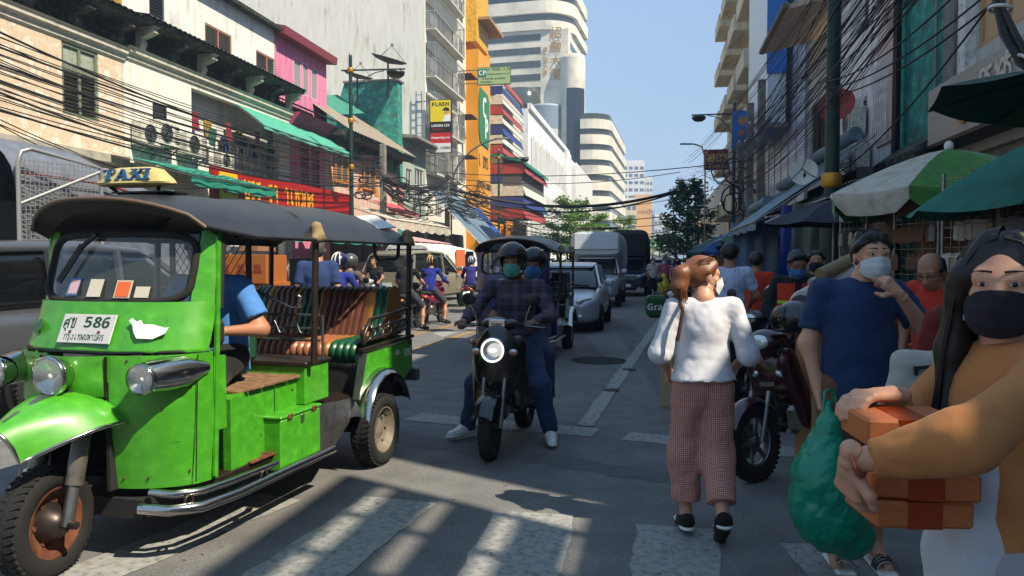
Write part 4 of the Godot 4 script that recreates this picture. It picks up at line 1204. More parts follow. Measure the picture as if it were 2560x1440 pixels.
func right_row() -> void:
	var stain: Material = mats.black_stain
	var grey_clad := mat("grey_cladding", Color(.66, .64, .61), .5, .1, texs.dust, .4)
	# bank building
	var a1 := 15.6
	var bw := [Rect2(1.0, 5.2, 2.1, 3.0), Rect2(3.4, 5.2, 2.2, 3.0), Rect2(6.4, 5.2, 2.1, 3.0), Rect2(8.8, 5.2, 2.2, 3.0), Rect2(.6, .13, 6.0, 3.3), Rect2(7.2, .13, 5.6, 3.3)]
	var o := right_building("bank_building","grey clad bank building with tan boarded windows above its sign band", 2.05, a1, 12.2, 14.0, bw, wall_mat("pale_concrete", Color(.74, .73, .7)), 5.45)
	var tan := mat("tan_board", Color(.76, .6, .42), .75, .0, texs.dust, .8)
	for k in 4:
		window(o, bw[k], -.06, tan,"pane", 2, 2, mat("tan_panel", Color(.8, .65, .48), .75, .0, texs.dust, .8), .09)
	boxp(o,"sign_band", V(7.0, 4.2, .24), V(14.0, 1.04, .44), grey_clad, .02)
	boxp(o,"soffit", V(7.0, 3.64, .26), V(13.98, .06, .5), mats.black_metal)
	boxp(o,"white_pilaster", V(.75, 8.4, .08), V(.34, 7.4, .2), mats.white_paint)
	boxp(o,"grey_pilaster", V(.3, 8.4, .1), V(.5, 7.4, .26), mats.concrete)
	var lo := part(o,"lettering", thai("กรุงศรี", .36, null, .16, .62, .02), mat("sign_cream", Color(.82, .8, .74), .5))
	lo.position = V(2.95, 4.15, .47)
	part(o,"emblem", nm().cyl(V(1.75, 4.12, .46), V(1.75, 4.12, .5), .3, .3, 28), mat("emblem_amber", Color(.72, .45, .1), .5))
	var lou := nm()
	for k in 22: lou.box(V(4.9, 5.4 + k * .13, .12), V(1.2, .05, .05), .0, Basis(V(0, 0, 1), .0))
	part(o,"vent_louvre", lou, mats.white_paint)
	for k in 7: boxp(o,"shutter_panel", V(1.2 + k * .85, 2.2, -.15), V(.82, 2.9, .04), mat("shutter_cream", Color(.6, .58, .52), .6, .0, texs.grime, .7), .01)
	# teal wall
	a1 = 18.3
	var teal := mats.teal_peel as Material
	o = right_building("teal_shophouse","narrow flaking teal shophouse with dark stains at its corner", 15.6, a1, 12.8, 12.0, [Rect2(.3, .13, 2.1, 3.0)], teal, 5.3)
	boxp(o,"corner_pier", V(.12, 6.4, .08), V(.28, 12.7, .2), mat("pier_rose", Color(.4, .3, .26), .9, .0, texs.black_stain, .5, true))
	part(o,"downpipe", nm().tube([V(.5, 3.4, .1), V(.5, 12.0, .1)], .05, 8), teal)
	part(o,"downpipe", nm().tube([V(2.3, 3.4, .06), V(2.3, 12.0, .06)], .03, 8), mats.grey_plastic)
	cornice(o,"stained_ledge", 0, 2.7, 3.55, stain, [U(0, -.3), U(.5, -.2), U(.55, .1), U(0, .5)])
	var mbx := thing("meter_box","white electric meter box with a printed notice on the teal wall","box", st(5.24, fac(2250, 325, 5.3).x, fac(2250, 350, 5.3).y - .1), right_basis)
	boxp(mbx,"case", V(0, .28, 0), V(.36, .56, .1), mats.white_paint, .012)
	boxp(mbx,"print", V(0, .38, .053), V(.26, .03, .004), mats.black_plastic)
	boxp(mbx,"print", V(0, .24, .053), V(.18, .02, .004), mats.black_plastic)
	# white grilled house
	a1 = 24.0
	var gw := [Rect2(3.6, 4.4, 1.3, 1.9), Rect2(1.4, 4.2, 1.5, 1.6), Rect2(3.6, 7.6, 1.3, 1.8), Rect2(1.4, 7.6, 1.5, 1.8), Rect2(.4, .13, 5.0, 3.0)]
	o = right_building("grilled_house","white and pale pink house with lattice window grilles behind the cables", 18.3, a1, 12.5, 12.0, gw, wall_mat("dusty_white", Color(.86, .84, .82)), 5.3)
	for k in 4:
		window(o, gw[k], -.08, mats.white_paint,"pane", 2, 2)
		if k == 0:
			var lat := nm()
			for j in 9:
				var x0 := gw[k].position.x as float; var y0 := gw[k].position.y as float
				lat.bar(V(x0 + j * .16, y0, .06), V(minf(x0 + j * .16 + .5, x0 + 1.3), y0 + 1.9, .06), .02, .02, V(0, 0, 1))
				lat.bar(V(x0 + j * .16, y0 + 1.9, .08), V(minf(x0 + j * .16 + .5, x0 + 1.3), y0, .08), .02, .02, V(0, 0, 1))
			part(o,"window_grille", lat, mats.white_paint)
		else: grille(o, gw[k], .1, mats.white_paint, .13, .32, .02,"window_grille")
	boxp(o,"pink_bay", V(4.75, 8.3, .02), V(1.6, 8.0, .06), wall_mat("bay_pink", Color(.78, .66, .63)))
	cornice(o,"ledge", 0, 5.7, 3.6, mats.concrete, [U(0, -.25), U(.9, -.2), U(.9, .0), U(0, .05)])
	for q in [[2140, 322,"boxy old air conditioner beside the teal wall", 1.2], [2105, 395,"air conditioner standing on the ledge below the lattice grille", 1.1], [2150, 405,"rust streaked air conditioner next to the teal corner", 1.1]]:
		var p := fac(q[0], q[1], 5.1)
		ac_unit(st(5.28, p.x, p.y - .2), right_basis, q[2], q[3])
	# house with the overhanging gutter
	a1 = 28.9
	o = right_building("gutter_house","grey house with a deep overhanging roof and tiled gutter", 24.0, a1, 8.9, 12.0, [Rect2(.5, 4.3, 3.6, 2.6), Rect2(.3, .13, 4.3, 3.0)], wall_mat("plaster_grey", Color(.7, .69, .67)), 5.3)
	boxp(o,"roof_slab", V(2.4, 9.35, .3), V(5.0, .14, 2.6), mat("soffit_buff", Color(.75, .66, .58), .9, .0, texs.grime, .6), .0, Basis(Vector3.RIGHT, .22))
	for k in 14: part(o,"gutter_tile", nm().box(V(.0 + k * .38, 9.08, 1.6), V(.36, .16, .2), .03), mat("gutter", Color(.46, .44, .4), .9, .0, texs.grime, 1.0))
	for x in [.9, 2.3, 3.6]: boxp(o,"dark_shutter", V(x, 5.6, -.1), V(1.1, 2.5, .05), mat("old_wood", Color(.28, .25, .22), .9, .0, texs.wood, 1.0))
	# pale blue clad block
	a1 = 38.0
	o = right_building("blue_clad_block","pale blue panel clad block with a bright blue edge strip", 28.9, a1, 16.5, 12.0, [Rect2(.3, .13, 8.4, 3.2)], mat("pale_blue_panel", Color(.68, .73, .8), .35, .1, texs.dust, .3), 5.2)
	for k in 6:
		boxp(o,"panel_joint", V(4.5, 4.4 + k * 2.0, .01), V(9.1, .03, .03), mats.grey_plastic)
		boxp(o,"panel_joint", V(.2 + k * 1.8, 9.0, .012), V(.03, 12.0, .03), mats.grey_plastic)
	boxp(o,"sign_panel", V(3.2, 11.0, .6), V(6.4, 8.0, .7), mat("pearl_panel", Color(.78, .83, .87), .3, .1, texs.dust, .4))
	boxp(o,"blue_strip", V(6.46, 10.6, .62), V(.1, 3.4, .75), mat("bright_blue", Color(.1, .4, .7), .4))
	boxp(o,"blue_strip", V(3.2, 6.9, .62), V(6.4, .2, .75), mats.bright_blue)
	# cream balconies
	a1 = 60.0
	var bb := []
	for k in 6:
		for j in 4: bb.append(Rect2(2.0 + j * 5.2, 5.0 + k * 3.3, 3.2, 2.0))
	o = right_building("balcony_block","cream apartment block with projecting boxed balconies", 38.0, a1, 25.0, 12.0, bb + [Rect2(.3, .13, 20.0, 3.2)], wall_mat("balcony_cream", Color(.84, .81, .71)), 5.2)
	for r in bb:
		boxp(o,"balcony", V(r.get_center().x, r.position.y - .2, .55), V(3.8, .9, 1.1), wall_mat("balcony_cream", Color(.84, .81, .71)), .03)
		window(o, r, -.1, mats.grey_plastic,"pane", 3, 1)
	o = right_building("stepped_row","lower grey shop row continuing past the apartment block", 60.0, 150.0, 9.0, 12.0, [Rect2(1, .13, 86, 3.0)], wall_mat("row_grey", Color(.62, .62, .6)), 6.0)
	for k in 24: boxp(o,"window", V(3.0 + k * 3.6, 6.2, .02), V(1.8, 1.7, .08), mats.dark_glass)
	# buildings behind the viewer that throw the street into shade
	o = right_building("corner_block","low corner block beside the crossing, with rooftop boards added to streak the sunlight", -9.0, 2.0, 7.8, 14.0, [], wall_mat("row_grey", Color(.62, .62, .6)), 5.45)
	for k in 4: boxp(o,"added_shade_board", V(2.75, 8.3 + k * .62, -.15), V(4.3, .42, .05), mats.white_paint)  # out-of-view boards added so sunlight reaches the crossing in streaks
	for k in 8: boxp(o,"shade_board_post", V(.65 + k * .6, 9.0, -.2), V(.07, 2.5, .05), mats.steel)  # posts of the added shading boards
	part(o,"added_shade_tank", nm().lathe([U(0, 7.8), U(.8, 7.8), U(.8, 9.4), U(.3, 9.8), U(0, 9.8)], 24, V(6.5, 0, -1.2)), mats.steel)  # unseen tank added to break up the roof shadow
	o = right_building("side_street_block","plain block on the opposite corner of the side lane", -40.0, -12.0, 10.5, 14.0, [], wall_mat("row_grey", Color(.62, .62, .6)), 5.45)
	# hanging signs
	var bs := thing("blue_sign","plain blue hanging sign with a faded orange emblem on the lamp post side","sign", at_depth(1849, 374, 35.0), Basis(rgt, Vector3.UP, -fwd))
	boxp(bs,"board", V(0, .88, 0), V(.72, 1.76, .14), mat("sign_blue", Color(.08, .36, .62), .5), .01)
	part(bs,"emblem", nm().cyl(V(.1, 1.3, .07), V(.1, 1.3, .085), .2, .2, 20), mat("emblem_orange", Color(.62, .4, .24), .6))
	boxp(bs,"emblem_bar", V(.05, .75, .075), V(.3, .22, .01), mats.emblem_orange)
	part(bs,"arm", nm().bar(V(.36, 1.6, 0), V(1.6, 1.6, 0), .05, .05), mats.steel)
	var ms := thing("maroon_sign","maroon hanging sign with gold Thai lettering and the words Lou K","sign", at_depth(1793, 425, 45.0), Basis(rgt, Vector3.UP, -fwd))
	boxp(ms,"board", V(0, .6, 0), V(1.55, 1.2, .16), mat("sign_maroon", Color(.4, .05, .18), .5), .01)
	var g := mat("sign_gold", Color(.78, .64, .36), .5)
	var tt := part(ms,"lettering", thai("ล้อเกต", .42), g); tt.position = V(.0, .5, .085)
	var t2 := part(ms,"lettering", thai("จ้อกว", .42), g); t2.position = V(-.1, .5, .09)
	letters(ms,"lettering","Lou K", .26, g, Transform3D(Basis.IDENTITY, V(0, .24, .085)), true)
	part(ms,"arm", nm().bar(V(.78, 1.0, 0), V(2.0, 1.0, 0), .06, .06), mats.steel)
	var ws := thing("blank_sign_box","blank white hanging sign box beside the maroon sign","sign", at_depth(1840, 430, 40.0), Basis(rgt, Vector3.UP, -fwd))
	boxp(ws,"case", V(0, .55, 0), V(.75, 1.1, .3), mats.white_paint, .03)
	# satellite dishes
	dish(at_depth(2094, 268, 17.0), .4, mat("dish_red", Color(.62, .2, .15), .6),"rusty red satellite dish behind the green lamp post", V(-.6, .35, .7))
	dish(at_depth(2012, 432, 15.5), .27, mat("dish_grey", Color(.8, .8, .78), .5),"pale grey satellite dish above the grey awning", V(-.55, .2, .8))
	for q in [[970, 158, 40.2, .95,"black mesh satellite dish tilted upward on the teal party wall"], [893, 196, 38.0, .75,"second mesh satellite dish behind the street lamp post"]]:
		dish(at_depth(q[0], q[1], q[2]), q[3], mat("dish_mesh", Color(.2, .21, .21), .7), q[4], V(.25, .9, .15), 1.2)
func dish(at: Vector3, r: float, m: Material, label: String, dir: Vector3, mast := .5) -> void:
	var o := thing("satellite_dish", label,"satellite dish", at, Basis.IDENTITY,"satellite dishes")
	dir = dir.normalized()
	part(o,"bowl", nm().lathe([U(.02, 0), U(r * .4, r * .04), U(r * .75, r * .14), U(r, r * .27), U(r * 1.01, r * .25), U(r * .75, r * .11), U(.02, -.02)], 28, Vector3.ZERO, dir), m)
	var f := dir * r * .95
	var s := dir.cross(V(.3, .1, .9)).normalized(); var t := dir.cross(s)
	var mb := nm()
	for k in 3:
		var a := TAU * k / 3.0
		mb.tube([(s * cos(a) + t * sin(a)) * r * .95 + dir * r * .25, f], .012 + r * .006)
	mb.cyl(f - dir * .05 * r, f + dir * .12 * r, r * .08)
	part(o,"feed_horn", mb, mats.grey_plastic)
	part(o,"mast", nm().tube([V(0, -.02, 0), V(0, -mast * r, 0), V(.0, -mast * r * 1.6, 0)], .03 + r * .02, 8), mats.black_metal)
func lamp_post(base: Vector3, h: float, r: float, dir: Vector3, arm: float, label: String, rings: Array, back := .0) -> void:
	var o := thing("street_lamp", label,"street lamp", base, Basis.IDENTITY,"green street lamps along the kerbs")
	part(o,"pole", nm().lathe([U(r * 1.6, 0), U(r * 1.6, .25), U(r * 1.1, .4), U(r, .6), U(r * .7, h), U(0, h)], 16), mats.green_pole)
	part(o,"finial", nm().ell(V(0, h + r * .5, 0), V(r * .7, r * .9, r * .7)), mats.steel)
	for y in rings: part(o,"gold_ring", nm().lathe([U(r * .9, y - r), U(r * 1.25, y - r * .7), U(r * 1.25, y + r * .7), U(r * .9, y + r)], 16), mats.gold)
	if arm > 0:
		var y: float = h - .5
		part(o,"arm", nm().tube([V(0, y, 0) - dir * back, V(0, y, 0) + dir * arm], r * .35, 8, true), mats.green_pole)
		var br := []
		for k in 7: br.append(V(0, y - 1.6 + 1.55 * sin(k / 6.0 * PI * .5), 0) + dir * (arm * .62 * (1.0 - cos(k / 6.0 * PI * .5))))
		part(o,"brace", nm().tube(br, r * .2, 6), mats.green_pole)
		part(o,"lamp_head", nm().lathe([U(.0, -.32), U(.2, -.3), U(.32, -.2), U(.34, -.1), U(.2, -.04), U(.0, -.03)], 20, V(0, y, 0) + dir * (arm - .35)), mats.black_plastic)
func poles() -> void:
	var d := rgt
	var p := at_depth(878, 400, 28.3); p.y = 0
	lamp_post(p, 9.05, .09, V(1, 0, .1).normalized(), 2.05,"dark green street lamp with gold rings before the teal party wall", [8.55, 6.7, 5.0], .35)
	p = at_depth(1247, 500, 55.0); p.y = 0
	lamp_post(p, 9.4, .1, V(1, 0, .1).normalized(), 2.2,"slim street lamp before the striped building", [8.9, 5.0], .3)
	p = at_depth(2079, 470, 12.4); p.y = .13
	lamp_post(p, 9.0, .125, -rgt, 1.5,"thick dark green lamp post with a gold collar among the market umbrellas", [2.72])
	p = at_depth(1836, 300, 36.5); p.y = .13
	lamp_post(p, 8.9, .1, -rgt, 2.0,"street lamp arm reaching past the blue sign", [])
	for q in [[1876, 300, 30.0, 7.6,"weathered concrete cable pole beside the blue sign"], [1904, 260, 27.0, 7.8,"tall concrete cable pole in front of the pale blue block"], [1852, 500, 33.0, 6.4,"concrete pole wrapped in cable loops above the awnings"]]:
		p = at_depth(q[0], q[1], q[2]); p.y = .1
		var o := thing("utility_pole", q[4],"utility pole", p, left_basis,"concrete utility poles")
		boxp(o,"shaft", V(0, q[3] * .5, 0), V(.22, q[3], .26), mats.concrete, .02)
		boxp(o,"crossarm", V(0, q[3] - 1.6, .2), V(.1, .12, 1.4), mats.steel)
		var ins := nm()
		for k in 6: ins.lathe([U(.0, 0), U(.05, .02), U(.03, .06), U(.05, .1), U(0, .12)], 8, V(.02, q[3] - 1.54, -.4 + k * .22))
		part(o,"insulators", ins, mats.white_plastic)
	for q in [[958, 480, 34.0, 6.6,"concrete cable pole with a tangle before the green house"], [1118, 470, 44.0, 7.6,"concrete cable pole with a cable knot before the white block"]]:
		p = at_depth(q[0], q[1], q[2]); p.y = .1
		var o := thing("utility_pole", q[4],"utility pole", p, left_basis,"concrete utility poles")
		boxp(o,"shaft", V(0, q[3] * .5, 0), V(.22, q[3], .26), mats.concrete, .02)
		boxp(o,"crossarm", V(0, q[3] - 1.4, .15), V(1.6, .12, .1), mats.black_stain)
	var cr := thing("curved_lamp","slim curved grey street light by the yellow pylon","street lamp", at_depth(1128, 470, 45.0) * V(1, 0, 1))
	var pts := []
	for k in 9: pts.append(V(2.6 * (1.0 - cos(k / 8.0 * 1.2)) * 1.6, 5.6 + 3.2 * sin(k / 8.0 * 1.3), 0))
	part(cr,"arm", nm().tube([V(0, .1, 0), V(0, 5.6, 0)] + pts, .05, 8), mats.steel)
	boxp(cr,"lamp_head", pts[-1] + V(.35, .02, 0), V(.8, .1, .22), mats.grey_plastic, .03)
	for q in [[1712, 360, 44.0], [1694, 450, 60.0]]:
		var c2 := thing("slim_street_light", ["slim grey street light on the maroon sign","far slim street light above the dark tree"][int(q[2] > 50)],"street lamp", at_depth(q[0] + 50, 500, q[2]) * V(1, 0, 1), Basis.IDENTITY,"slim far street lights")
		var tp := at_depth(q[0] + 10, q[1], q[2])
		var l0 := tp - c2.position
		part(c2,"arm", nm().tube([V(0, .1, 0), V(0, l0.y - .8, 0), V(-.2, l0.y - .15, 0), V(l0.x * .7, l0.y, 0), l0], .045, 8), mats.steel)
		boxp(c2,"lamp_head", l0 - V(.2, 0, 0), V(.6, .08, .2), mats.grey_plastic, .02)
func cable(a: Vector3, b: Vector3, sag: float, r: float, label: String, group: String, m: Material) -> void:
	var pts := []
	var n := 14
	for k in n + 1:
		var t := float(k) / n
		pts.append(a.lerp(b, t) - V(0, sag * 4.0 * t * (1.0 - t), 0))
	var o := part(self,"overhead_cable", nm().tube(pts, r, 5), m)
	meta(o, label,"cable", group)
func cables() -> void:
	var blk: Material = mats.cable; var gry: Material = mats.cable_grey
	# along the left shophouses
	for k in 30:
		var t := k / 29.0
		var l := -11.0 - rng.randf() * .5
		var ya := lerpf(60.0, 285.0, t) + rng.randf_range(-8, 8)
		var yb := lerpf(395.0, 478.0, t) + rng.randf_range(-6, 6)
		var a := fac(-60, ya, l); var b := fac(955, yb, l)
		if k > 26: b = fac(520, 470, l)
		cable(st(l, a.x, a.y), st(l, b.x, b.y), rng.randf_range(.15, .7), .011 if k % 5 else .022,"thin black overhead cable in the sheaf strung past the shophouse fronts","cables along the shophouses", blk)
	for k in 24:
		var l := -11.0 - rng.randf() * .5
		var a := fac(958, rng.randf_range(440, 480), l); var b := fac(1120, rng.randf_range(430, 520), l)
		cable(st(l, a.x, a.y), st(l, b.x, b.y), rng.randf_range(.1, .9), .025,"black cable sagging between the two knotted concrete poles","cables between the knotted poles", blk)
	for k in 12:
		var l := -11.0 - rng.randf() * .3
		var a := fac(1120, rng.randf_range(430, 520), l); var b := fac(1400, rng.randf_range(520, 610), l)
		cable(st(l, a.x, a.y), st(l, b.x, b.y), rng.randf_range(.2, 1.0), .03,"black cable running on past the striped building","cables past the striped building", blk)
	# tangled coils at the two left poles
	for q in [[960, 475, 34.0, .9,"the green house"], [1115, 495, 44.0, 1.5,"the white block"]]:
		var c := at_depth(q[0], q[1], q[2])
		for k in 12:
			var cc := c + V(rng.randf_range(-1, 1) * q[3] * 1.2, rng.randf_range(-.6, .5) * q[3], rng.randf_range(-.2, .2))
			var pts := []
			var R: float = rng.randf_range(.2, .45) * q[3]; var ph := rng.randf() * TAU
			for j in 16: pts.append(cc + V(cos(ph + j * .7) * R * (1.0 + .2 * sin(j)), sin(ph + j * .7) * R * .6, .05 * sin(j * 1.7)))
			meta(part(self,"cable_coil", nm().tube(pts, .03, 5), blk if k % 3 else gry),"tangled loop of spare black cable on the pole before " + q[4],"cable","cable loops on the poles")
	# the dense sheaf on the right
	for k in 64:
		var t := k / 63.0
		var l := 2.95 + rng.randf_range(-.35, .35)
		var px := lerpf(2050, 2350, pow(t, .9)) + rng.randf_range(-14, 14)
		var a := fac(px, -60, l)
		var b := fac(lerpf(1835, 1700, rng.randf()), lerpf(395, 462, t) + rng.randf_range(-10, 10), l)
		cable(st(l, a.x, a.y), st(l, b.x, b.y), rng.randf_range(.1, .9) + .5 * t, [.006, .008, .005, .012][k % 4],"black overhead cable in the dense sheaf above the market umbrellas","dense cable sheaf", gry if k % 6 == 0 else blk)
	for q in [[2375, 0, 2060, 205], [2450, 0, 2070, 222], [2480, 10, 2080, 240], [2470, 20, 2100, 430]]:
		var a := at_depth(q[0], q[1], 7.0); var b := at_depth(q[2], q[3], 12.3)
		cable(a, b, .15, .011,"taut black cable crossing the bank sign to the green lamp post","cables to the lamp post", blk)
	# wires hanging before the bank and the wrapped grey bundle
	var bun := thing("cable_bundle","thick grey bundle of tied cables hanging at the bank wall","cable")
	for k in 9:
		var o := V(rng.randf_range(-.05, .05), 0, rng.randf_range(-.05, .05))
		part(bun,"strand", nm().tube([at_depth(2470 + k * 4, -60, 6.0) + o, at_depth(2487 + k * 3, 20, 6.0) + o * .3, at_depth(2500 + k * 5, 90, 6.0) + o, at_depth(2545 + k * 5, 160, 6.0) + o * .5, at_depth(2600 + k * 8, 210, 6.0) + o], .013, 6), gry)
	part(bun,"tie", nm().torus(at_depth(2500, 22, 6.0), V(.2, 1, 0), .075, .014).torus(at_depth(2556, 158, 6.0), V(.8, .6, 0), .075, .014), mats.white_plastic)
	# crossing the street
	for q in [[1120, 470, 44.0, 1690, 478, 46.0, 1.0, .09], [1120, 445, 44.0, 1700, 430, 46.0, .5, .022], [1118, 480, 44.0, 1720, 470, 46.0, 1.3, .05], [1230, 520, 60.0, 1790, 520, 48.0, .9, .03], [1230, 560, 60.0, 1690, 575, 60.0, .8, .03], [1300, 600, 70.0, 1800, 560, 60.0, .7, .04], [1100, 430, 44.0, 1880, 400, 29.0, .4, .02], [1400, 520, 80.0, 1800, 470, 60.0, .6, .03], [1400, 560, 80.0, 1800, 540, 60.0, .6, .03]]:
		cable(at_depth(q[0], q[1], q[2]), at_depth(q[3], q[4], q[5]), q[6], q[7],"black cable slung across the street between the two rows","cables across the street", blk)
	# loops hanging on the right-hand pole
	var c := at_depth(1850, 520, 31.0)
	for k in 16:
		var cc := c + V(rng.randf_range(-.9, .7), rng.randf_range(-1.4, 1.6), rng.randf_range(-.3, .3))
		var pts := []
		var R: float = rng.randf_range(.25, .6); var ph := rng.randf() * TAU
		for j in 16: pts.append(cc + V(cos(ph + j * .6) * R * .7, sin(ph + j * .6) * R, .1 * sin(j * 1.3)))
		meta(part(self,"cable_coil", nm().tube(pts, .03, 5), blk if k % 3 else gry),"tangled loop of spare cable on the pole above the awnings","cable","cable loops on the poles")

func umbrella(at: Vector3, r: float, drop: float, label: String, cols: Array, flap: float, seg := 8, tilt := Basis.IDENTITY) -> void:
	# at: the point on the ground under the pole; the top height comes with cols[0]
	var o := thing("market_umbrella", label,"umbrella", at, Basis.IDENTITY,"market umbrellas over the stalls")
	var top: float = cols[0]
	part(o,"pole", nm().cyl(V(0, .05, 0), V(0, top, 0), .022, .022, 8), mats.steel)
	part(o,"base", nm().lathe([U(.25, 0), U(.25, .06), U(.06, .12), U(0, .12)], 16), mats.concrete)
	part(o,"finial", nm().ell(V(0, top + .03, 0), V(.05, .06, .05)), mats.white_plastic)
	var ribs := nm()
	for k in seg:
		var a0 := TAU * k / seg; var a1 := TAU * (k + 1) / seg
		var rows := []
		for j in 7:
			var q := j / 6.0
			var row := PackedVector3Array()
			for i in 7:
				var s := i / 6.0
				var p := V(cos(a0), 0, sin(a0)).lerp(V(cos(a1), 0, sin(a1)), s) * r * q
				p.y = top - drop * pow(q, 1.35) - .06 * sin(s * PI) * q * r * .5
				row.append(tilt * (p - V(0, top, 0)) + V(0, top, 0))
			rows.append(row)
		part(o,"canopy_panel", nm().grid(rows), cols[1 + k % (cols.size() - 1)])
		if flap > 0:
			var e: PackedVector3Array = rows[-1]
			var f := []
			for i in 7:
				var dp: float = flap * (1.0 if i > 0 and i < 6 else .55)
				f.append(PackedVector3Array([e[i], e[i] - V(0, dp * .5, 0), e[i] - V(0, dp, 0) + V(e[i].x, 0, e[i].z).normalized() * -.03]))
			part(o,"flap", nm().grid(f), cols[1 + k % (cols.size() - 1)])
		ribs.tube([tilt * V(0, -.02, 0) + V(0, top, 0), tilt * V(cos(a0) * r * .5, -drop * .42 - .03, sin(a0) * r * .5) + V(0, top, 0), tilt * V(cos(a0) * r, -drop - .015, sin(a0) * r) + V(0, top, 0)], .009, 5)
	part(o,"ribs", ribs, mats.black_metal)
func packet_mesh() -> ArrayMesh:
	var mb := nm()
	mb.box(V(0, -.1, 0), V(.085, .15, .022), .008)
	mb.box(V(0, -.012, 0), V(.05, .03, .004))
	return mb.mesh()
func stalls() -> void:
	var gw := mat("canopy_green", Color(.27, .5, .22), .8, .0, texs.grime, .8)
	gw.backlight_enabled = true; gw.backlight = Color(.1, .35, .05)
	var wh := mat("canopy_white", Color(.72, .7, .64), .8, .0, texs.grime, .8)
	wh.backlight_enabled = true; wh.backlight = Color(.2, .2, .17)
	var pg := mat("canopy_pale_green", Color(.42, .58, .4), .8, .0, texs.grime, .8)
	var tl := mat("canopy_teal", Color(.08, .42, .36), .8, .0, texs.grime, .8)
	tl.backlight_enabled = true; tl.backlight = Color(.02, .12, .1)
	var dg := mat("canopy_dark", Color(.04, .24, .17), .8, .0, texs.grime, .8)
	var nv := mat("canopy_navy", Color(.1, .12, .2), .8, .0, texs.grime, .8)
	var c := at_depth(2372, 372, 8.6)
	umbrella(V(c.x, .13, c.z), 1.3, .5,"green and white panelled umbrella with a scalloped hanging edge", [c.y - .13, gw, pg, gw, wh, pg, gw, pg, wh], .24)
	c = at_depth(2640, 335, 6.2)
	umbrella(V(c.x, .13, c.z), 1.12, .62,"plain teal umbrella over the packet racks", [c.y - .13, tl], .0)
	c = at_depth(2700, 165, 5.0)
	umbrella(V(c.x, .13, c.z), .88, .22,"dark green umbrella held high in front of the bank sign", [c.y - .13, dg], .0, 8, Basis(V(0, 0, 1), -.1))
	c = at_depth(1888, 565, 24.0)
	umbrella(V(c.x, .13, c.z), 1.1, .45,"small green umbrella among the far awnings", [c.y - .13, mat("canopy_jade", Color(.05, .36, .22), .8)], .1)
	c = at_depth(2085, 498, 11.0)
	umbrella(V(c.x, .13, c.z), 1.0, .35,"navy umbrella behind the green lamp post", [c.y - .13, nv], .0)
	c = at_depth(1800, 600, 30.0)
	umbrella(V(c.x, .13, c.z), 1.3, .45,"blue striped umbrella at the far stalls", [c.y - .13, mat("canopy_blue", Color(.14, .28, .5), .8), mat("canopy_teal2", Color(.1, .3, .33), .8)], .12)
	# grey tarpaulin awnings
	var gt := mat("grey_tarp", Color(.36, .45, .48), .75, .0, texs.grime, .7)
	var bt := mat("slate_tarp", Color(.42, .52, .58), .75, .0, texs.grime, .7)
	awning("tarpaulin_awning","long slate grey tarpaulin awning rolled at its top edge", 4.6, 2.7, 17.5, 26.5, 4.3, 2.75, gt, .0)
	awning("tarpaulin_awning","lower blue grey tarpaulin sloping over the dark stall", 3.6, 1.9, 15.5, 21.0, 3.5, 2.35, bt, .2)
	awning("tarpaulin_awning","pale blue tarpaulin at the far end of the stalls", 4.2, 2.2, 27.0, 33.0, 3.2, 2.3, mats.blue_tarp, .25)
	awning("tarpaulin_awning","torn dark green awning edge behind the lamp post", 4.2, 2.6, 12.6, 16.5, 3.15, 2.55, mat("torn_green", Color(.04, .22, .17), .85, .0, texs.grime, .8), .3)
	awning("tarpaulin_awning","teal awning low over the far parked cars", 4.0, 2.0, 34.0, 44.0, 3.0, 2.3, mats.teal_cloth, .3)
	for k in 3:
		var rl := part(self,"rolled_tarpaulin", nm().tube([st(4.3 - k * .5, 18.0 + k * 3, 4.35 - k * .5), st(4.2 - k * .5, 20.0 + k * 3, 4.28 - k * .5), st(4.3 - k * .5, 22.0 + k * 3, 4.36 - k * .5)], .16, 10, true), bt)
		meta(rl,"rolled up grey tarpaulin tied along the awning","tarpaulin","rolled tarpaulins")
	# roof sheet over the stalls
	var rf := thing("stall_roof","rusty corrugated sheet roof jutting from the shop fronts","roof", st(5.2, 26.0), right_basis)
	tiled_roof(rf, 0, 11.0, 3.0, 1.7, 3.35, .0, mat("roof_rust", Color(.42, .4, .37), .8, .2, texs.grime, .6), .25)
	# dark stall interiors: back racks, blue sheets, hanging bags
	for q in [[1505 + 520, 640, 13.5, .5, Color(.05, .16, .5),"bright blue plastic sheet hanging inside the dark stall"], [1885, 690, 20.0, .6, Color(.3, .42, .55),"pale blue plastic curtain at the side of the stall"], [2048, 650, 13.0, .45, Color(.3, .33, .28),"dusty clear plastic sheet hanging by the lamp post"]]:
		var p := at_depth(q[0], q[1], q[2])
		var rows := []
		for r in 8:
			var row := PackedVector3Array()
			for i in 12: row.append(V((i / 11.0 - .5) * q[3] * 2.0, 2.4 - r * .32, .06 * sin(i * 1.9 + r * .3)))
			rows.append(row)
		var s := part(self,"plastic_sheet", nm().grid(rows), mat("sheet%s" % q[0], q[4], .4))
		s.transform = Transform3D(yaw(-.5), V(p.x, .14, p.z))
		meta(s, q[5],"sheet")
	# racks of packets
	var pm := packet_mesh()
	var packs := [mat("packet_white", Color(.7, .69, .66), .5), mat("packet_buff", Color(.6, .55, .47), .5), mat("packet_brown", Color(.4, .27, .2), .5), mat("packet_grey", Color(.5, .5, .5), .4)]
	var racks := [[2355, 2492, 7.3, 6.7,"wire rack crowded with white packets under the teal umbrella", 0, 11, 6], [2495, 2590, 6.6, 6.2,"wire rack with few packets at the bank doorway", 3, 6, 5], [2235, 2345, 8.6, 8.0,"wire rack of brown and buff packets under the panelled umbrella", 2, 9, 5], [2100, 2165, 10.2, 9.6,"narrow wire rack of frames beside the lamp post", 1, 5, 5]]
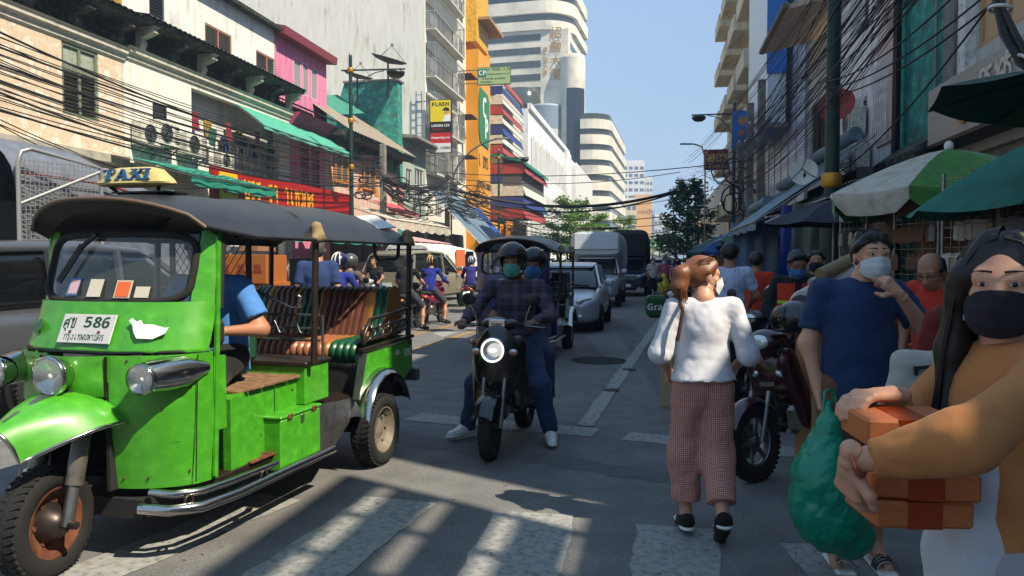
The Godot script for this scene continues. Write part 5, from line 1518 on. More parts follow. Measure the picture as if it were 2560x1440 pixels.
	for q in racks:
		var p0 := at_depth(q[0], 650, q[2]); var p1 := at_depth(q[1], 650, q[3])
		p0.y = .13; p1.y = .13
		var dx := (p1 - p0); var W := dx.length(); dx /= W
		var bs := Basis(dx, Vector3.UP, dx.cross(Vector3.UP))
		var o := thing("wire_rack", q[4],"rack", p0, bs)
		grille(o, Rect2(0, .25, W, 1.95), .0, mats.steel, .09, .09, .006,"wire_grid")
		for x in [.0, W]: part(o,"post", nm().cyl(V(x, 0, 0), V(x, 2.25, 0), .018, .018, 8), mats.steel)
		boxp(o,"back_board", V(W * .5, 1.2, -.35), V(W * 1.1, 2.2, .02), mat("plywood", Color(.5, .4, .3), .9, .0, texs.grime, 1.0))
		for r in q[7]:
			for k in q[6]:
				if rng.randf() < .12: continue
				var m := part(self,"hanging_packet", pm, packs[(q[5] + (1 if rng.randf() < .2 else 0)) % 4])
				m.transform = Transform3D(bs * Basis(V(0, 0, 1), rng.randf_range(-.08, .08)), p0 + bs * V(.06 + (W - .12) * k / (q[6] - 1.0), 2.1 - r * .3 - rng.randf() * .02, .03))
				meta(m,"small packet hanging on the " + q[4],"packet","packets hanging on the wire racks")
	# rolled sheets in a clear bag, leaning on the bikes
	var rb := thing("roll_bag","clear plastic bag of pale paper rolls beside the man in the blue shirt","bag", at_depth(2080, 700, 5.6) * V(1, 0, 1))
	for k in 5:
		var yy := 1.2 + .075 * k
		part(rb,"paper_roll", nm().cyl(V(-.25 + .03 * k, yy - .05, .1 - .07 * (k % 2)), V(.3, yy + .12, -.08), .05, .05, 14), mat("roll%d" % (k % 3), [Color(.62, .58, .52), Color(.5, .42, .3), Color(.55, .3, .25)][k % 3], .8))
	part(rb,"film", SDF.new().cone(V(-.2, 1.22, .04), V(.25, 1.42, -.02), .13, .15).build(nm(), .025), glass("film", Color(.8, .8, .78), .25))
	part(rb,"support_crate", nm().box(V(0, .55, 0), V(.4, 1.1, .35), .01), mats.cardboard)
	# boxes and bags at the far stalls
	for k in 14:
		var a := 14.0 + k * 1.4
		var s := rng.randf_range(.35, .6)
		var b := boxp(self,"goods_box", V(0, s * .5, 0), V(s, s, s), mat("goods%d" % (k % 4), [Color(.45, .34, .24), Color(.14, .16, .2), Color(.18, .28, .4), Color(.4, .4, .38)][k % 4], .8, .0, texs.grime, 1.5), .01)
		b.transform = Transform3D(right_basis * yaw(rng.randf_range(-.3, .3)), st(4.0 + .4 * (k % 2), a, .131))
		meta(b, ["brown","black","blue grey","pale grey"][k % 4] + " goods box stacked by the dark stall fronts","box","goods boxes at the stalls")
func red_sign() -> void:
	# red shop board with yellow panel and lettering, and the clutter around it
	var a := fac(528, 445, -12.6); var b := fac(800, 490, -12.6)
	var o := thing("red_shop_sign","long red shop signboard with a yellow panel and gold Thai lettering","sign", st(-12.6, a.x, 3.24), left_basis)
	var W := b.x - a.x + 3.0
	boxp(o,"board", V(W * .5, .45, 0), V(W, 1.15, .15), mat("sign_red_board", Color(.6, .05, .04), .5, .0, texs.dust, .6))
	boxp(o,"yellow_panel", V(.75, .5, .09), V(.95, .8, .04), mat("sign_yellow", Color(.85, .65, .05), .5))
	var t := part(o,"lettering", thai("บรรณราชาเทวกส", .52, null, .17, .72), mat("sign_gold2", Color(.85, .62, .1), .5)); t.position = V(4.0, .25, .085)
	var t2 := part(o,"lettering", thai("มาน", .4, null, .15, .6), mats.sign_red_board); t2.position = V(.75, .3, .115)
	# shop awnings low along the left kerb
	awning("shop_awning","grey blue sloping shop awning with pale lettering beside the blue tarpaulin", -12.6, -9.6, 41.0, 49.0, 5.6, 2.5, mat("slate_awning", Color(.36, .44, .52), .8, .0, texs.grime, .6), .0)
	awning("shop_awning","bright blue tarpaulin end of the sloping awning", -12.4, -9.8, 49.0, 53.0, 5.2, 2.2, mat("vivid_blue", Color(.05, .28, .62), .6, .0, texs.grime, .6), .0)
	awning("shop_awning","cream fluted canopy before the low grey house", -12.8, -11.0, 30.0, 40.0, 3.9, 3.3, mat("cream_canopy", Color(.72, .7, .64), .7, .0, texs.grime, .7), .45)
	awning("shop_awning","long teal market awning behind the stacked cartons", -12.4, -10.0, 18.0, 27.0, 2.75, 2.35, mats.teal_cloth, .28)
	awning("shop_awning","pale pink market awning beside the teal one", -12.2, -9.8, 27.5, 36.0, 2.75, 2.35, mat("pink_awning", Color(.78, .58, .58), .8, .0, texs.grime, .6), .25)
	awning("shop_awning","red and white striped canopy under the orange windows", -13.2, -12.0, 33.0, 37.5, 4.4, 3.95, mat("rose_canopy", Color(.7, .28, .34), .8, .0, texs.grime, .9), .2)
	awning("shop_awning","small jade green canopy past the striped building", -12.5, -10.5, 75.0, 84.0, 4.2, 3.3, mat("jade", Color(.1, .45, .35), .6), .3)
	var ys := thing("yellow_shop_sign","bright yellow shopfront board with black Thai letters under the striped building","sign", st(-12.0, 61.0, 3.1), left_basis)
	boxp(ys,"board", V(4.5, .9, 0), V(9.0, 1.5, .2), mat("sign_yellow3", Color(.85, .55, .05), .5))
	var yt := part(ys,"lettering", thai("หงทองพานชกรน", .75, null, .2, .8), mats.ink); yt.position = V(4.5, .5, .11)
	# goods on the left pavement
	for k in 26:
		var aa := 12.0 + k * 1.45
		var h := rng.randf_range(.5, 1.5)
		var gb := boxp(self,"goods_box", V(0, h * .5, 0), V(rng.randf_range(.5, .9), h, .6), mat("lgoods%d" % (k % 5), [Color(.5, .38, .26), Color(.3, .1, .1), Color(.14, .22, .36), Color(.62, .6, .55), Color(.12, .12, .13)][k % 5], .8, .0, texs.grime, 1.5), .012)
		gb.transform = Transform3D(left_basis * yaw(rng.randf_range(-.2, .2)), st(-12.6 + .3 * (k % 2), aa, .131))
		meta(gb, ["brown","dark red","navy","pale","black"][k % 5] + " goods box on the pavement under the shop awnings","box","goods boxes before the shops")

func tree(at: Vector3, h: float, r: float, label: String, m: Material, tiers: int, leaves: int, s: int) -> void:
	var o := thing("street_tree", label,"tree", at, Basis.IDENTITY,"street trees")
	var rg := RandomNumberGenerator.new(); rg.seed = s
	var tr := nm()
	tr.tube([V(0, -.05, 0), V(.05, h * .25, 0), V(-.1, h * .55, .05), V(.0, h * .9, 0)], .2, 9, false, .05)
	var lf := nm()
	for t in tiers:
		var y := h * (.36 + .6 * t / maxf(1.0, tiers - 1.0))
		var rr := r * (1.0 - .62 * pow(float(t) / tiers, 1.3)) * rg.randf_range(.8, 1.15)
		var nb := 5 + rg.randi() % 3
		for b in nb:
			var a := TAU * (b + rg.randf()) / nb
			var tip := V(cos(a) * rr, y + rg.randf_range(-.04, .06) * h, sin(a) * rr)
			var st0 := V(0, y - .1 * h, 0)
			var mid := st0.lerp(tip, .5) + V(0, .03 * h, 0)
			tr.tube([st0, mid, tip], .05, 5, false, .012)
			for k in leaves / (tiers * nb):
				var q := pow(rg.randf(), .6)
				var c := st0.lerp(tip, .25 + .8 * q) + V(rg.randfn() * rr * .17, rg.randfn() * h * .026, rg.randfn() * rr * .17)
				var d := V(rg.randfn(), rg.randfn() * .5, rg.randfn()).normalized()
				var e := d.cross(V(rg.randfn(), rg.randfn(), rg.randfn()).normalized()).normalized()
				var L := rg.randf_range(.1, .22) * h / 8.0
				lf.quad(c - d * L, c + e * L * .45, c + d * L, c - e * L * .45)
	part(o,"trunk", tr, mat("bark", Color(1, 1, 1), .95, .0, texs.bark, 1.0))
	part(o,"crown", lf, m)
func trees() -> void:
	var lg := mat("leaf_bright", Color(.3, .42, .13), .7); lg.backlight_enabled = true; lg.backlight = Color(.25, .4, .08)
	var dg := mat("leaf_dark", Color(.2, .31, .16), .7); dg.backlight_enabled = true; dg.backlight = Color(.08, .15, .04)
	for q in [[1428, 500, 74.0, 3.0,"bright green street tree before the white hall", 5, 5200], [1490, 535, 78.0, 2.4,"second bright street tree above the grey canopy truck", 5, 3600], [1395, 560, 66.0, 1.7,"small dusty tree at the edge of the white hall", 4, 2200], [1560, 545, 95.0, 2.6,"street tree behind the dark canopy pickup", 4, 3000]]:
		var p := at_depth(q[0], q[1], q[2])
		tree(V(p.x, 0, p.z), p.y, q[3], q[4], lg, q[5], q[6], int(q[0]))
	var p := at_depth(1722, 452, 52.0)
	tree(V(p.x, 0, p.z), p.y, 1.9,"dark layered evergreen street tree above the far stalls", dg, 7, 4200, 5)
	p = at_depth(1690, 560, 70.0)
	tree(V(p.x, 0, p.z), p.y, 2.4,"low dark tree behind the layered evergreen", dg, 5, 3600, 8)
	p = at_depth(1650, 620, 110.0)
	tree(V(p.x, 0, p.z), p.y + 1.0, 4.0,"hazy green tree under the road sign", lg, 4, 3600, 9)
	# direction sign over the road
	var s := thing("direction_sign","green overhead road direction sign with white arrows","sign", at_depth(1630, 622, 120.0))
	boxp(s,"board", V(0, .85, 0), V(3.0, 1.5, .1), mat("sign_green", Color(.03, .35, .24), .5))
	var ar := nm()
	for x in [-.9, .5]:
		ar.box(V(x, .75, .06), V(.12, .5, .02)); ar.prism([U(x - .2, .55), U(x + .2, .55), U(x, .25)], .05, .07)
	ar.box(V(-.2, .85, .06), V(.05, 1.4, .02))
	ar.box(V(-.9, 1.3, .06), V(.8, .12, .02)); ar.box(V(.6, 1.3, .06), V(1.0, .12, .02))
	part(s,"arrows", ar, mats.sign_white)
	part(s,"gantry", nm().tube([V(5, -3.3, -.1), V(5, 1.0, -.1), V(-1.6, 1.0, -.1)], .09, 8), mats.steel)

# ---------- people ----------
var fold := FastNoiseLite.new()
func skin(key: String, c: Color) -> StandardMaterial3D:
	var m := mat("skin_" + key, c, .5, .0, texs.dust, 4.0)
	m.subsurf_scatter_enabled = true; m.subsurf_scatter_strength = .08
	return m
func sym(d: Dictionary) -> Dictionary:
	# mirror every left joint that has no right partner
	var o := d.duplicate()
	for k in d:
		if k.ends_with("L"):
			var r: String = k.left(-1) + "R"
			if not o.has(r): o[r] = V(-d[k].x, d[k].y, d[k].z)
	return o
func stand() -> Dictionary:
	return {"pel":V(0, .93, 0),"wai":V(0, 1.09, .005),"che":V(0, 1.29, 0),"nek":V(0, 1.455, -.01),"hed":V(0, 1.59, .015),"shL":V(.175, 1.4, -.01),"elL":V(.225, 1.13, -.03),"wrL":V(.23, .9, .04),"hiL":V(.09, .92, 0),"knL":V(.1, .5, .02),"anL":V(.1, .09, -.02),"toL":V(.125, .035, .13)}
func ride(foot_down := false) -> Dictionary:
	var d := {"pel":V(0, .86, -.12),"wai":V(0, 1.0, -.1),"che":V(0, 1.2, -.03),"nek":V(0, 1.37, .02),"hed":V(0, 1.51, .07),"shL":V(.185, 1.31, .01),"elL":V(.3, 1.08, .14),"wrL":V(.31, 1.0, .38),"hiL":V(.1, .85, -.1),"knL":V(.19, .66, .3),"anL":V(.17, .27, .2),"toL":V(.19, .22, .36)}
	if foot_down:
		d["knL"] = V(.3, .52, .2); d["anL"] = V(.34, .1, .02); d["toL"] = V(.38, .04, .17)
	return d
func pose(base: Dictionary, over: Dictionary) -> Dictionary:
	var d := base.duplicate()
	for k in over: d[k] = over[k]
	return sym(d)
func hand_sdf(s: SDF, w: Vector3, dir: Vector3, palm: Vector3, curl: Array, left: bool, sc := 1.0, thumb := .6) -> void:
	dir = dir.normalized()
	palm = (palm - dir * palm.dot(dir)).normalized()
	var side := dir.cross(palm) * (1.0 if left else -1.0)   # towards the thumb
	var p0 := w + dir * .012 * sc
	for k in 4:
		var o := side * (.027 - .018 * k) * sc
		s.cone(p0 + o * .5, w + dir * .082 * sc + o, .015 * sc, .011 * sc)
		var a := w + dir * (.09 - .004 * absf(k - 1.2)) * sc + o
		var L: float = [.072, .08, .074, .058][k] * sc
		var d := dir; var t := .0
		for j in 3:
			t += curl[k] * [.9, 1.1, .7][j]
			d = (dir * cos(t) + palm * sin(t)).normalized()
			var b: Vector3 = a + d * L * [.45, .32, .25][j]
			s.cone(a, b, .0095 * sc, .0082 * sc)
			a = b
	var ta := w + dir * .03 * sc + side * .025 * sc
	var tb := ta + (dir * .6 + side * .75 + palm * thumb * .5).normalized() * .04 * sc
	var tc := tb + (dir * .85 + side * .15 + palm * thumb).normalized() * .034 * sc
	s.cone(ta, tb, .014 * sc, .0115 * sc); s.cone(tb, tc, .0112 * sc, .0095 * sc)
func person(o: Dictionary) -> Node3D:
	var J: Dictionary = o.J
	var n := thing("person", o.label,"person", o.at, yaw(o.get("yaw", .0)).scaled(Vector3.ONE * o.get("s", 1.0)))
	var cell: float = o.get("cell", .02)
	var fat: float = o.get("fat", 1.0)
	var X: Vector3 = (J.shL - J.shR).normalized()
	var up: Vector3 = (J.nek - J.pel).normalized()
	var fw := X.cross(up).normalized()
	var sk: Material = o.skin
	var sleeve: float = o.get("sleeve", 1.0)
	var leg: float = o.get("leg", 2.0)
	# body: one surface
	var b := SDF.new(); b.k = 60.0
	b.cone(J.pel, J.wai, .105 * fat, .095 * fat, 0, fw, 1.3); b.cone(J.wai, J.che, .1 * fat, .115 * fat, 0, fw, 1.3)
	b.cone(J.che, J.nek, .085, .05); b.cone(J.nek, J.hed - up * .02, .05, .052)
	b.cone(J.shL, J.shR, .04, .04)
	for s in ["L","R"]:
		b.cone(J["sh" + s], J["el" + s], .04 * fat, .037 * fat); b.cone(J["el" + s], J["wr" + s], .038 * fat, .026)
		b.cone(J["hi" + s], J["kn" + s], .078 * fat, .052 * fat); b.cone(J["kn" + s], J["an" + s].lerp(J["kn" + s], .55), .05 * fat, .05 * fat); b.cone(J["an" + s].lerp(J["kn" + s], .55), J["an" + s], .05 * fat, .032)
		b.cone(J["an" + s], J["to" + s], .036, .028)
	var body := nm()
	b.build(body, cell)
	# head
	var hb: Basis = Basis(X, up, fw).orthonormalized() if o.get("head_follow", false) else Basis.IDENTITY
	var he: Vector3 = o.get("head", Vector3.ZERO)   # pitch, yaw, roll
	hb = hb * Basis.from_euler(he)
	var hx := Transform3D(hb, J.hed)
	var hs := SDF.new(); hs.k = 110.0
	hs.ell(V(0, .035, -.012), V(.074, .088, .094)); hs.ell(V(0, -.045, .02), V(.056, .07, .068))
	hs.cone(V(-.03, -.085, .035), V(.03, -.085, .035), .024, .024); hs.cone(V(0, -.1, .052), V(0, -.092, .045), .02, .02)
	hs.cone(V(0, .012, .084), V(0, -.03, .103), .008, .0135); hs.cone(V(-.013, -.036, .09), V(.013, -.036, .09), .009, .009)
	hs.cone(V(-.04, .03, .07), V(.04, .03, .07), .012, .012)
	hs.cone(V(-.042, -.02, .062), V(-.03, -.03, .07), .02, .018); hs.cone(V(.042, -.02, .062), V(.03, -.03, .07), .02, .018)
	hs.cone(V(-.018, -.062, .085), V(.018, -.062, .085), .0075, .0075); hs.cone(V(-.015, -.073, .083), V(.015, -.073, .083), .008, .008)
	for s in [-1.0, 1.0]: hs.cone(V(s * .018, .0188, .083), V(s * .045, .0178, .077), .0042, .0042)
	for s in [-1.0, 1.0]: hs.ell(V(s * .078, -.005, -.008), V(.009, .03, .018), Basis(Vector3.UP, s * .4))
	var hm := nm(); hm.xf = hx
	body.add(hs.build(hm, o.get("hcell", cell * .6)))
	# hands
	var hd: Dictionary = o.get("hands", {})
	for s in ["L","R"]:
		var q: Dictionary = hd.get(s, {})
		var ws := SDF.new(); ws.k = 260.0
		var dir: Vector3 = q.get("dir", (J["wr" + s] - J["el" + s]).normalized())
		hand_sdf(ws, J["wr" + s], dir, q.get("palm", V(0, -.3, 0) + (-X if s == "L" else X)), q.get("curl", [.35, .4, .45, .5]), s == "L", 1.0, q.get("thumb", .6))
		ws.cone(J["wr" + s] - dir * .03, J["wr" + s] + dir * .02, .025, .022, 0, q.get("palm", X), 1.2)
		ws.build(body, o.get("fcell", cell * .45))
	part(n,"body", body, sk)
	# clothes
	var noise := fold if cell < .03 else null
	if o.has("top"):
		var t := SDF.new(); t.k = 62.0
		var hem: float = o.get("hem", .05)
		var low: Vector3 = J.pel - up * hem
		t.cone(low, J.wai, .163 * fat * o.get("hemw", 1.0), .15 * fat, 1, fw, 1.25); t.cone(J.wai, J.che, .148 * fat, .153 * fat, 0, fw, 1.28)
		t.cone(J.che, J.nek - up * .02, .13 * fat, .074, 2, fw, 1.12)
		t.cone(J.shL - X * .015, J.shR + X * .015, .058, .058)
		if sleeve > .0:
			for s in ["L","R"]:
				var a: Vector3 = J["sh" + s]; var e: Vector3 = J["el" + s]; var w: Vector3 = J["wr" + s]
				var sw: float = o.get("sw", 1.0)
				if sleeve <= 1.0: t.cone(a, a.lerp(e, .78 * sleeve), .055 * fat, .058 * fat * sw, 2)
				else:
					t.cone(a, e, .055 * fat, .049 * fat * sw); t.cone(e, e.lerp(w, minf(1.0, sleeve - 1.0)), .049 * fat * sw, .037 * fat * sw, 2)
		part(n, o.get("top_name","shirt"), t.build(nm(), cell, noise, o.get("fold", .011)), o.top)
	if o.has("bottom"):
		var t := SDF.new(); t.k = 52.0
		t.cone(J.pel - up * .02, J.wai - up * .02, .132 * fat, .126 * fat, 2, fw, 1.22)
		for s in ["L","R"]:
			var a: Vector3 = J["hi" + s]; var e: Vector3 = J["kn" + s]; var w: Vector3 = J["an" + s]
			var lw: float = o.get("lw", 1.0)
			if leg <= 1.0: t.cone(a, a.lerp(e, leg), .095 * fat, .085 * fat * lw, 2)
			else:
				t.cone(a, e, .096 * fat, .074 * fat * lw); t.cone(e, e.lerp(w, leg - 1.0), .078 * fat * lw, .066 * lw, 2)
		part(n,"trousers", t.build(nm(), cell, noise, o.get("fold", .011)), o.bottom)
	if o.has("shoe"):
		for s in ["L","R"]:
			var a: Vector3 = J["an" + s]; var e: Vector3 = J["to" + s]
			var d: Vector3 = (e - a); var flat: Vector3 = V(d.x, d.y * o.get("tip", .0), d.z).normalized()
			var heel: Vector3 = a + V(0, -.035, 0) - flat * .055
			var toe: Vector3 = e + flat * .06 + V(0, .0, 0)
			var so := SDF.new(); so.k = 90.0
			so.cone(heel + V(0, .02, 0), toe + V(0, .005, 0), .045, .038); so.cone(a + V(0, .0, 0), a.lerp(e, .5), .05, .045)
			var sh := part(n,"shoe", so.build(nm(), minf(cell, .014)), o.shoe)
			if o.has("sole"):
				var sp := SDF.new(); sp.k = 120.0
				sp.cone(heel - V(0, .016, 0), toe - V(0, .022, 0), .048, .044, 0, Vector3.UP, 2.6)
				part(sh,"sole", sp.build(nm(), .01), o.sole)
	head_gear(n, hx, o)
	return n
func head_gear(n: Node3D, hx: Transform3D, o: Dictionary) -> void:
	var near: bool = o.get("cell", .02) < .016
	var black := mat("pupil", Color(.02, .015, .012), .2)
	if not o.get("back", false):
		for s in [-1.0, 1.0]:
			var e := nm(); e.xf = hx
			e.ell(V(s * .031, .008, .0815), V(.0145, .0058, .0095), Basis(Vector3.UP, s * .35) * Basis(V(0, 0, 1), s * .08), 16)
			var ey := part(n,"eye", e, mat("eye_white", Color(.78, .75, .72), .25))
			var p := nm(); p.xf = hx
			p.ell(V(s * .0315, .008, .0887), V(.0066, .0058, .0042), Basis.IDENTITY, 12)
			part(ey,"iris", p, black)
			var l := nm(); l.xf = hx
			var pts := []
			for k in 6: pts.append(V(s * (.0165 + k * .0062), .0105 + .0052 * sin(k / 5.0 * PI * .9 + .2), .0905 - .0026 * k))
			l.tube(pts, .0022, 5)
			part(ey,"lash_line", l, black)
			var bw := nm(); bw.xf = hx
			pts = []
			for k in 6: pts.append(V(s * (.013 + k * .0085), .0345 + .004 * sin(k / 5.0 * PI * .75 + .5), .0972 - .0042 * k))
			bw.tube(pts, .003, 5, false, .0014)
			part(n,"eyebrow", bw, mat("brow", Color(.07, .05, .045), .8))
	if o.has("mask"):
		var kn: bool = o.get("mask_kind","") == "fold"
		var rows := []
		var N := 15
		for r in 11:
			var v := r / 10.0
			var row := PackedVector3Array()
			for k in N:
				var q := -1.0 + 2.0 * k / (N - 1)
				var y := lerpf(lerpf(-.004, -.03, q * q), lerpf(-.118, -.082, q * q), v)
				var bul := sin(v * PI) * .013
				if kn: bul = (.034 * (1.0 - absf(v - .45) * 1.6)) * (1.0 - absf(q)) + .004
				else: bul += .0028 * sin(v * TAU * 3.0) * (1.0 - q * q)
				var nose := .016 * exp(-pow(q / .22, 2)) * (1.0 - v)
				var a := q * 1.2
				row.append(V(sin(a) * (.079 + bul * .2), y, cos(a) * (.106 + bul - .012 * v * v) + nose - .004 + .012 * q * q))
			rows.append(row)
		var mm := nm(); mm.xf = hx
		mm.grid(rows, false, false, true)
		var mk := part(n,"face_mask", mm, o.mask)
		for s in [-1.0, 1.0]:
			for y in [[-.022, .012], [-.082, -.03]]:
				var lp := nm(); lp.xf = hx
				lp.tube([V(s * .074, y[0], .05), V(s * .081, (y[0] + y[1]) * .5, .02), V(s * .086, y[1], -.018)], .0016, 5)
				part(mk,"ear_loop", lp, mat("loop_white", Color(.75, .75, .75), .8))
	var hair: String = o.get("hair","")
	if hair != "":
		var h := SDF.new(); h.k = 80.0
		var cut := []
		var hm: Material = o.hair_mat
		h.ell(V(0, .04, -.02), V(.081, .093, .098))
		match hair:
			"short":
				h.ell(V(0, .02, -.045), V(.08, .08, .075)); h.cone(V(-.042, .094, .045), V(.042, .098, .042), .018, .016)
				h.cone(V(-.078, .03, .0), V(-.078, .05, .03), .014, .018); h.cone(V(.078, .03, .0), V(.078, .05, .03), .014, .018)
				cut.append([V(0, -.75, .66), -.004])
			"grey":
				h.ell(V(0, .0, -.05), V(.08, .085, .07)); h.cone(V(-.05, .09, .05), V(.05, .09, .05), .03, .03)
			"bald":
				h = SDF.new(); h.k = 80.0
				h.ell(V(0, .0, -.05), V(.084, .075, .07)); h.cone(V(-.074, .02, .01), V(-.06, .06, -.03), .02, .03); h.cone(V(.074, .02, .01), V(.06, .06, -.03), .02, .03)
			"pony":
				h.cone(V(-.045, .085, .045), V(.045, .085, .045), .014, .014); h.cone(V(-.074, .03, -.01), V(-.06, .07, .04), .014, .014); h.cone(V(.074, .03, -.01), V(.06, .07, .04), .014, .014)
				h.ell(V(0, .01, -.06), V(.07, .075, .06))
				h.cone(V(0, .045, -.11), V(0, .02, -.15), .03, .042); h.cone(V(0, .02, -.15), V(0, -.06, -.165), .044, .045); h.cone(V(0, -.06, -.165), V(0, -.14, -.14), .045, .018)
			"long":
				h.cone(V(-.03, .115, .04), V(-.08, .03, .04), .016, .018); h.cone(V(-.08, .03, .04), V(-.088, -.02, .025), .018, .024); h.cone(V(.03, .115, .04), V(.08, .03, .04), .016, .018); h.cone(V(.08, .03, .04), V(.088, -.02, .025), .018, .024)
				h.ell(V(0, -.02, -.06), V(.085, .11, .06))
				for s in [-1.0, 1.0]:
					h.cone(V(s * .088, .0, .02), V(s * .105, -.16, .0), .026, .034); h.cone(V(s * .105, -.16, .0), V(s * .12, -.36, .035), .034, .026); h.cone(V(s * .12, -.36, .035), V(s * .125, -.48, .05), .024, .01)
					h.cone(V(s * .05, -.02, -.08), V(s * .08, -.22, -.09), .05, .05); h.cone(V(s * .08, -.22, -.09), V(s * .09, -.45, -.08), .05, .03)
		var hmB := nm(); hmB.xf = hx
		var hr := part(n,"hair", h.build(hmB, minf(o.get("hcell", .012), .012), fold, .003, cut), hm)
		if near:
			var sr := nm(); sr.xf = hx
			var rg := RandomNumberGenerator.new(); rg.seed = 12
			for k in 260:
				var s := -1.0 if k % 2 else 1.0
				var pts := []
				if hair == "long":
					var z0 := rg.randf_range(-.1, .06); var e := rg.randf_range(0, .012); var dz := rg.randf_range(-.012, .012)
					var zz := sqrt(maxf(.0, 1.0 - pow((z0 + .02) / .112, 2)))
					pts = [V(s * .006, .05 + .092 * zz, z0 + .004), V(s * (.045 * zz + .008), .045 + .078 * zz + e * .5, z0), V(s * (.074 * zz + .012 + e * .4), .06 * zz + .02, z0 + dz), V(s * (.094 + e), -.04, z0 * .75 + .005 + dz), V(s * (.115 + e), -.18, z0 * .6 + .012 + dz), V(s * (.128 + e * 1.5), -.33 - rg.randf() * .05, z0 * .5 + .035), V(s * (.12 + e * 2.0), -.46 - rg.randf() * .1, z0 * .5 + .055)]
				elif hair == "short":
					var a := rg.randf() * TAU; var ca := cos(a); var lo := lerpf(.068, -.045, pow((1.0 - ca) * .5, .8)) + rg.randf_range(-.01, .012)
					var ep := V(sin(a) * .082 + (.012 if ca > .4 else .0), lo, -.016 + ca * .1)
					pts = [V(rg.randfn() * .02, .134, -.03 + rg.randfn() * .02), V(sin(a) * .06, .118, -.016 + ca * .068), V(sin(a) * .083, lerpf(.09, lo, .4), -.016 + ca * .1), ep]
				else:
					var a := rg.randf_range(-1.3, 1.3); var up2 := rg.randf_range(.03, .12); var e := rg.randf_range(0, .004)
					if k % 3 == 0:
						var b := rg.randf() * TAU
						pts = [V(cos(b) * .03, .045 + sin(b) * .03, -.115), V(cos(b) * .045, .02 + sin(b) * .03, -.16), V(cos(b) * .05, -.06, -.165 + sin(b) * .04), V(cos(b) * .03 + rg.randfn() * .01, -.15 - rg.randf() * .04, -.14 + sin(b) * .03)]
					else:
						pts = [V(sin(a) * .07, .05 + up2 * .5, .062 * cos(a)), V(sin(a) * .083, .05 + up2 * .62, -.01), V(sin(a) * .078, .05 + up2 * .45, -.07), V(sin(a) * .03, .045, -.118 - e)]
				sr.tube(pts, .0026, 5, false, .001)
			part(hr,"strands", sr, hm).set_meta("kind","stuff")
	if o.has("helmet"):
		helmet(n, hx, o)
func helmet(n: Node3D, hx: Transform3D, o: Dictionary) -> void:
	var mb := nm(); mb.xf = hx * Transform3D(Basis.IDENTITY, V(0, .035, -.012))
	var rows := []
	for r in 15:
		var la := lerpf(1.55, -.75, r / 14.0)
		var row := PackedVector3Array()
		var open := .0 if la > .12 else lerpf(.9, 1.05, clampf((.12 - la) / .7, 0, 1))
		for k in 29:
			var lo := lerpf(open, TAU - open, k / 28.0)
			var w := 1.0 - .12 * clampf(-la, .0, 1.0)
			row.append(V(sin(lo) * .126 * cos(la) * w, sin(la) * .135, cos(lo) * .15 * cos(la) * w))
		rows.append(row)
	mb.grid(rows, false, false, true)
	var h := part(n,"helmet", mb, o.helmet)
	var rim := nm(); rim.xf = mb.xf
	var pts := []
	for k in 29: pts.append(rows[14][k])
	rim.tube(pts, .008, 6)
	part(h,"edge_trim", rim, mats.black_plastic)
	if o.has("helmet_print"):
		for k in 3:
			var st_ := nm(); st_.xf = mb.xf
			var q := []
			for j in 12:
				var la := lerpf(-.4, 1.3, j / 11.0)
				var lo := PI + (k - 1) * .55
				q.append(V(sin(lo) * .128 * cos(la), sin(la) * .137, cos(lo) * .152 * cos(la)))
			st_.tube(q, .011, 5)
			part(h,"stripe", st_, o.helmet_print)
	if o.has("visor"):
		var v := []
		var tilt: float = o.get("visor_tilt", .0)
		for r in 8:
			var la := lerpf(.75, -.45, r / 7.0) + tilt
			var row := PackedVector3Array()
			for k in 15:
				var lo := lerpf(-1.25, 1.25, k / 14.0)
				row.append(V(sin(lo) * .137 * cos(la), sin(la) * .142, cos(lo) * .17 * cos(la) + .004))
			v.append(row)
		var vm := nm(); vm.xf = mb.xf
		vm.grid(v, false, false, true)
		part(h,"visor", vm, o.visor)
	for s in [-1.0, 1.0]:
		var sm := nm(); sm.xf = hx
		sm.tube([V(s * .1, -.06, .0), V(s * .06, -.125, .03), V(0, -.14, .05)], .007, 5)
		part(h,"chin_strap", sm, mats.black_plastic)

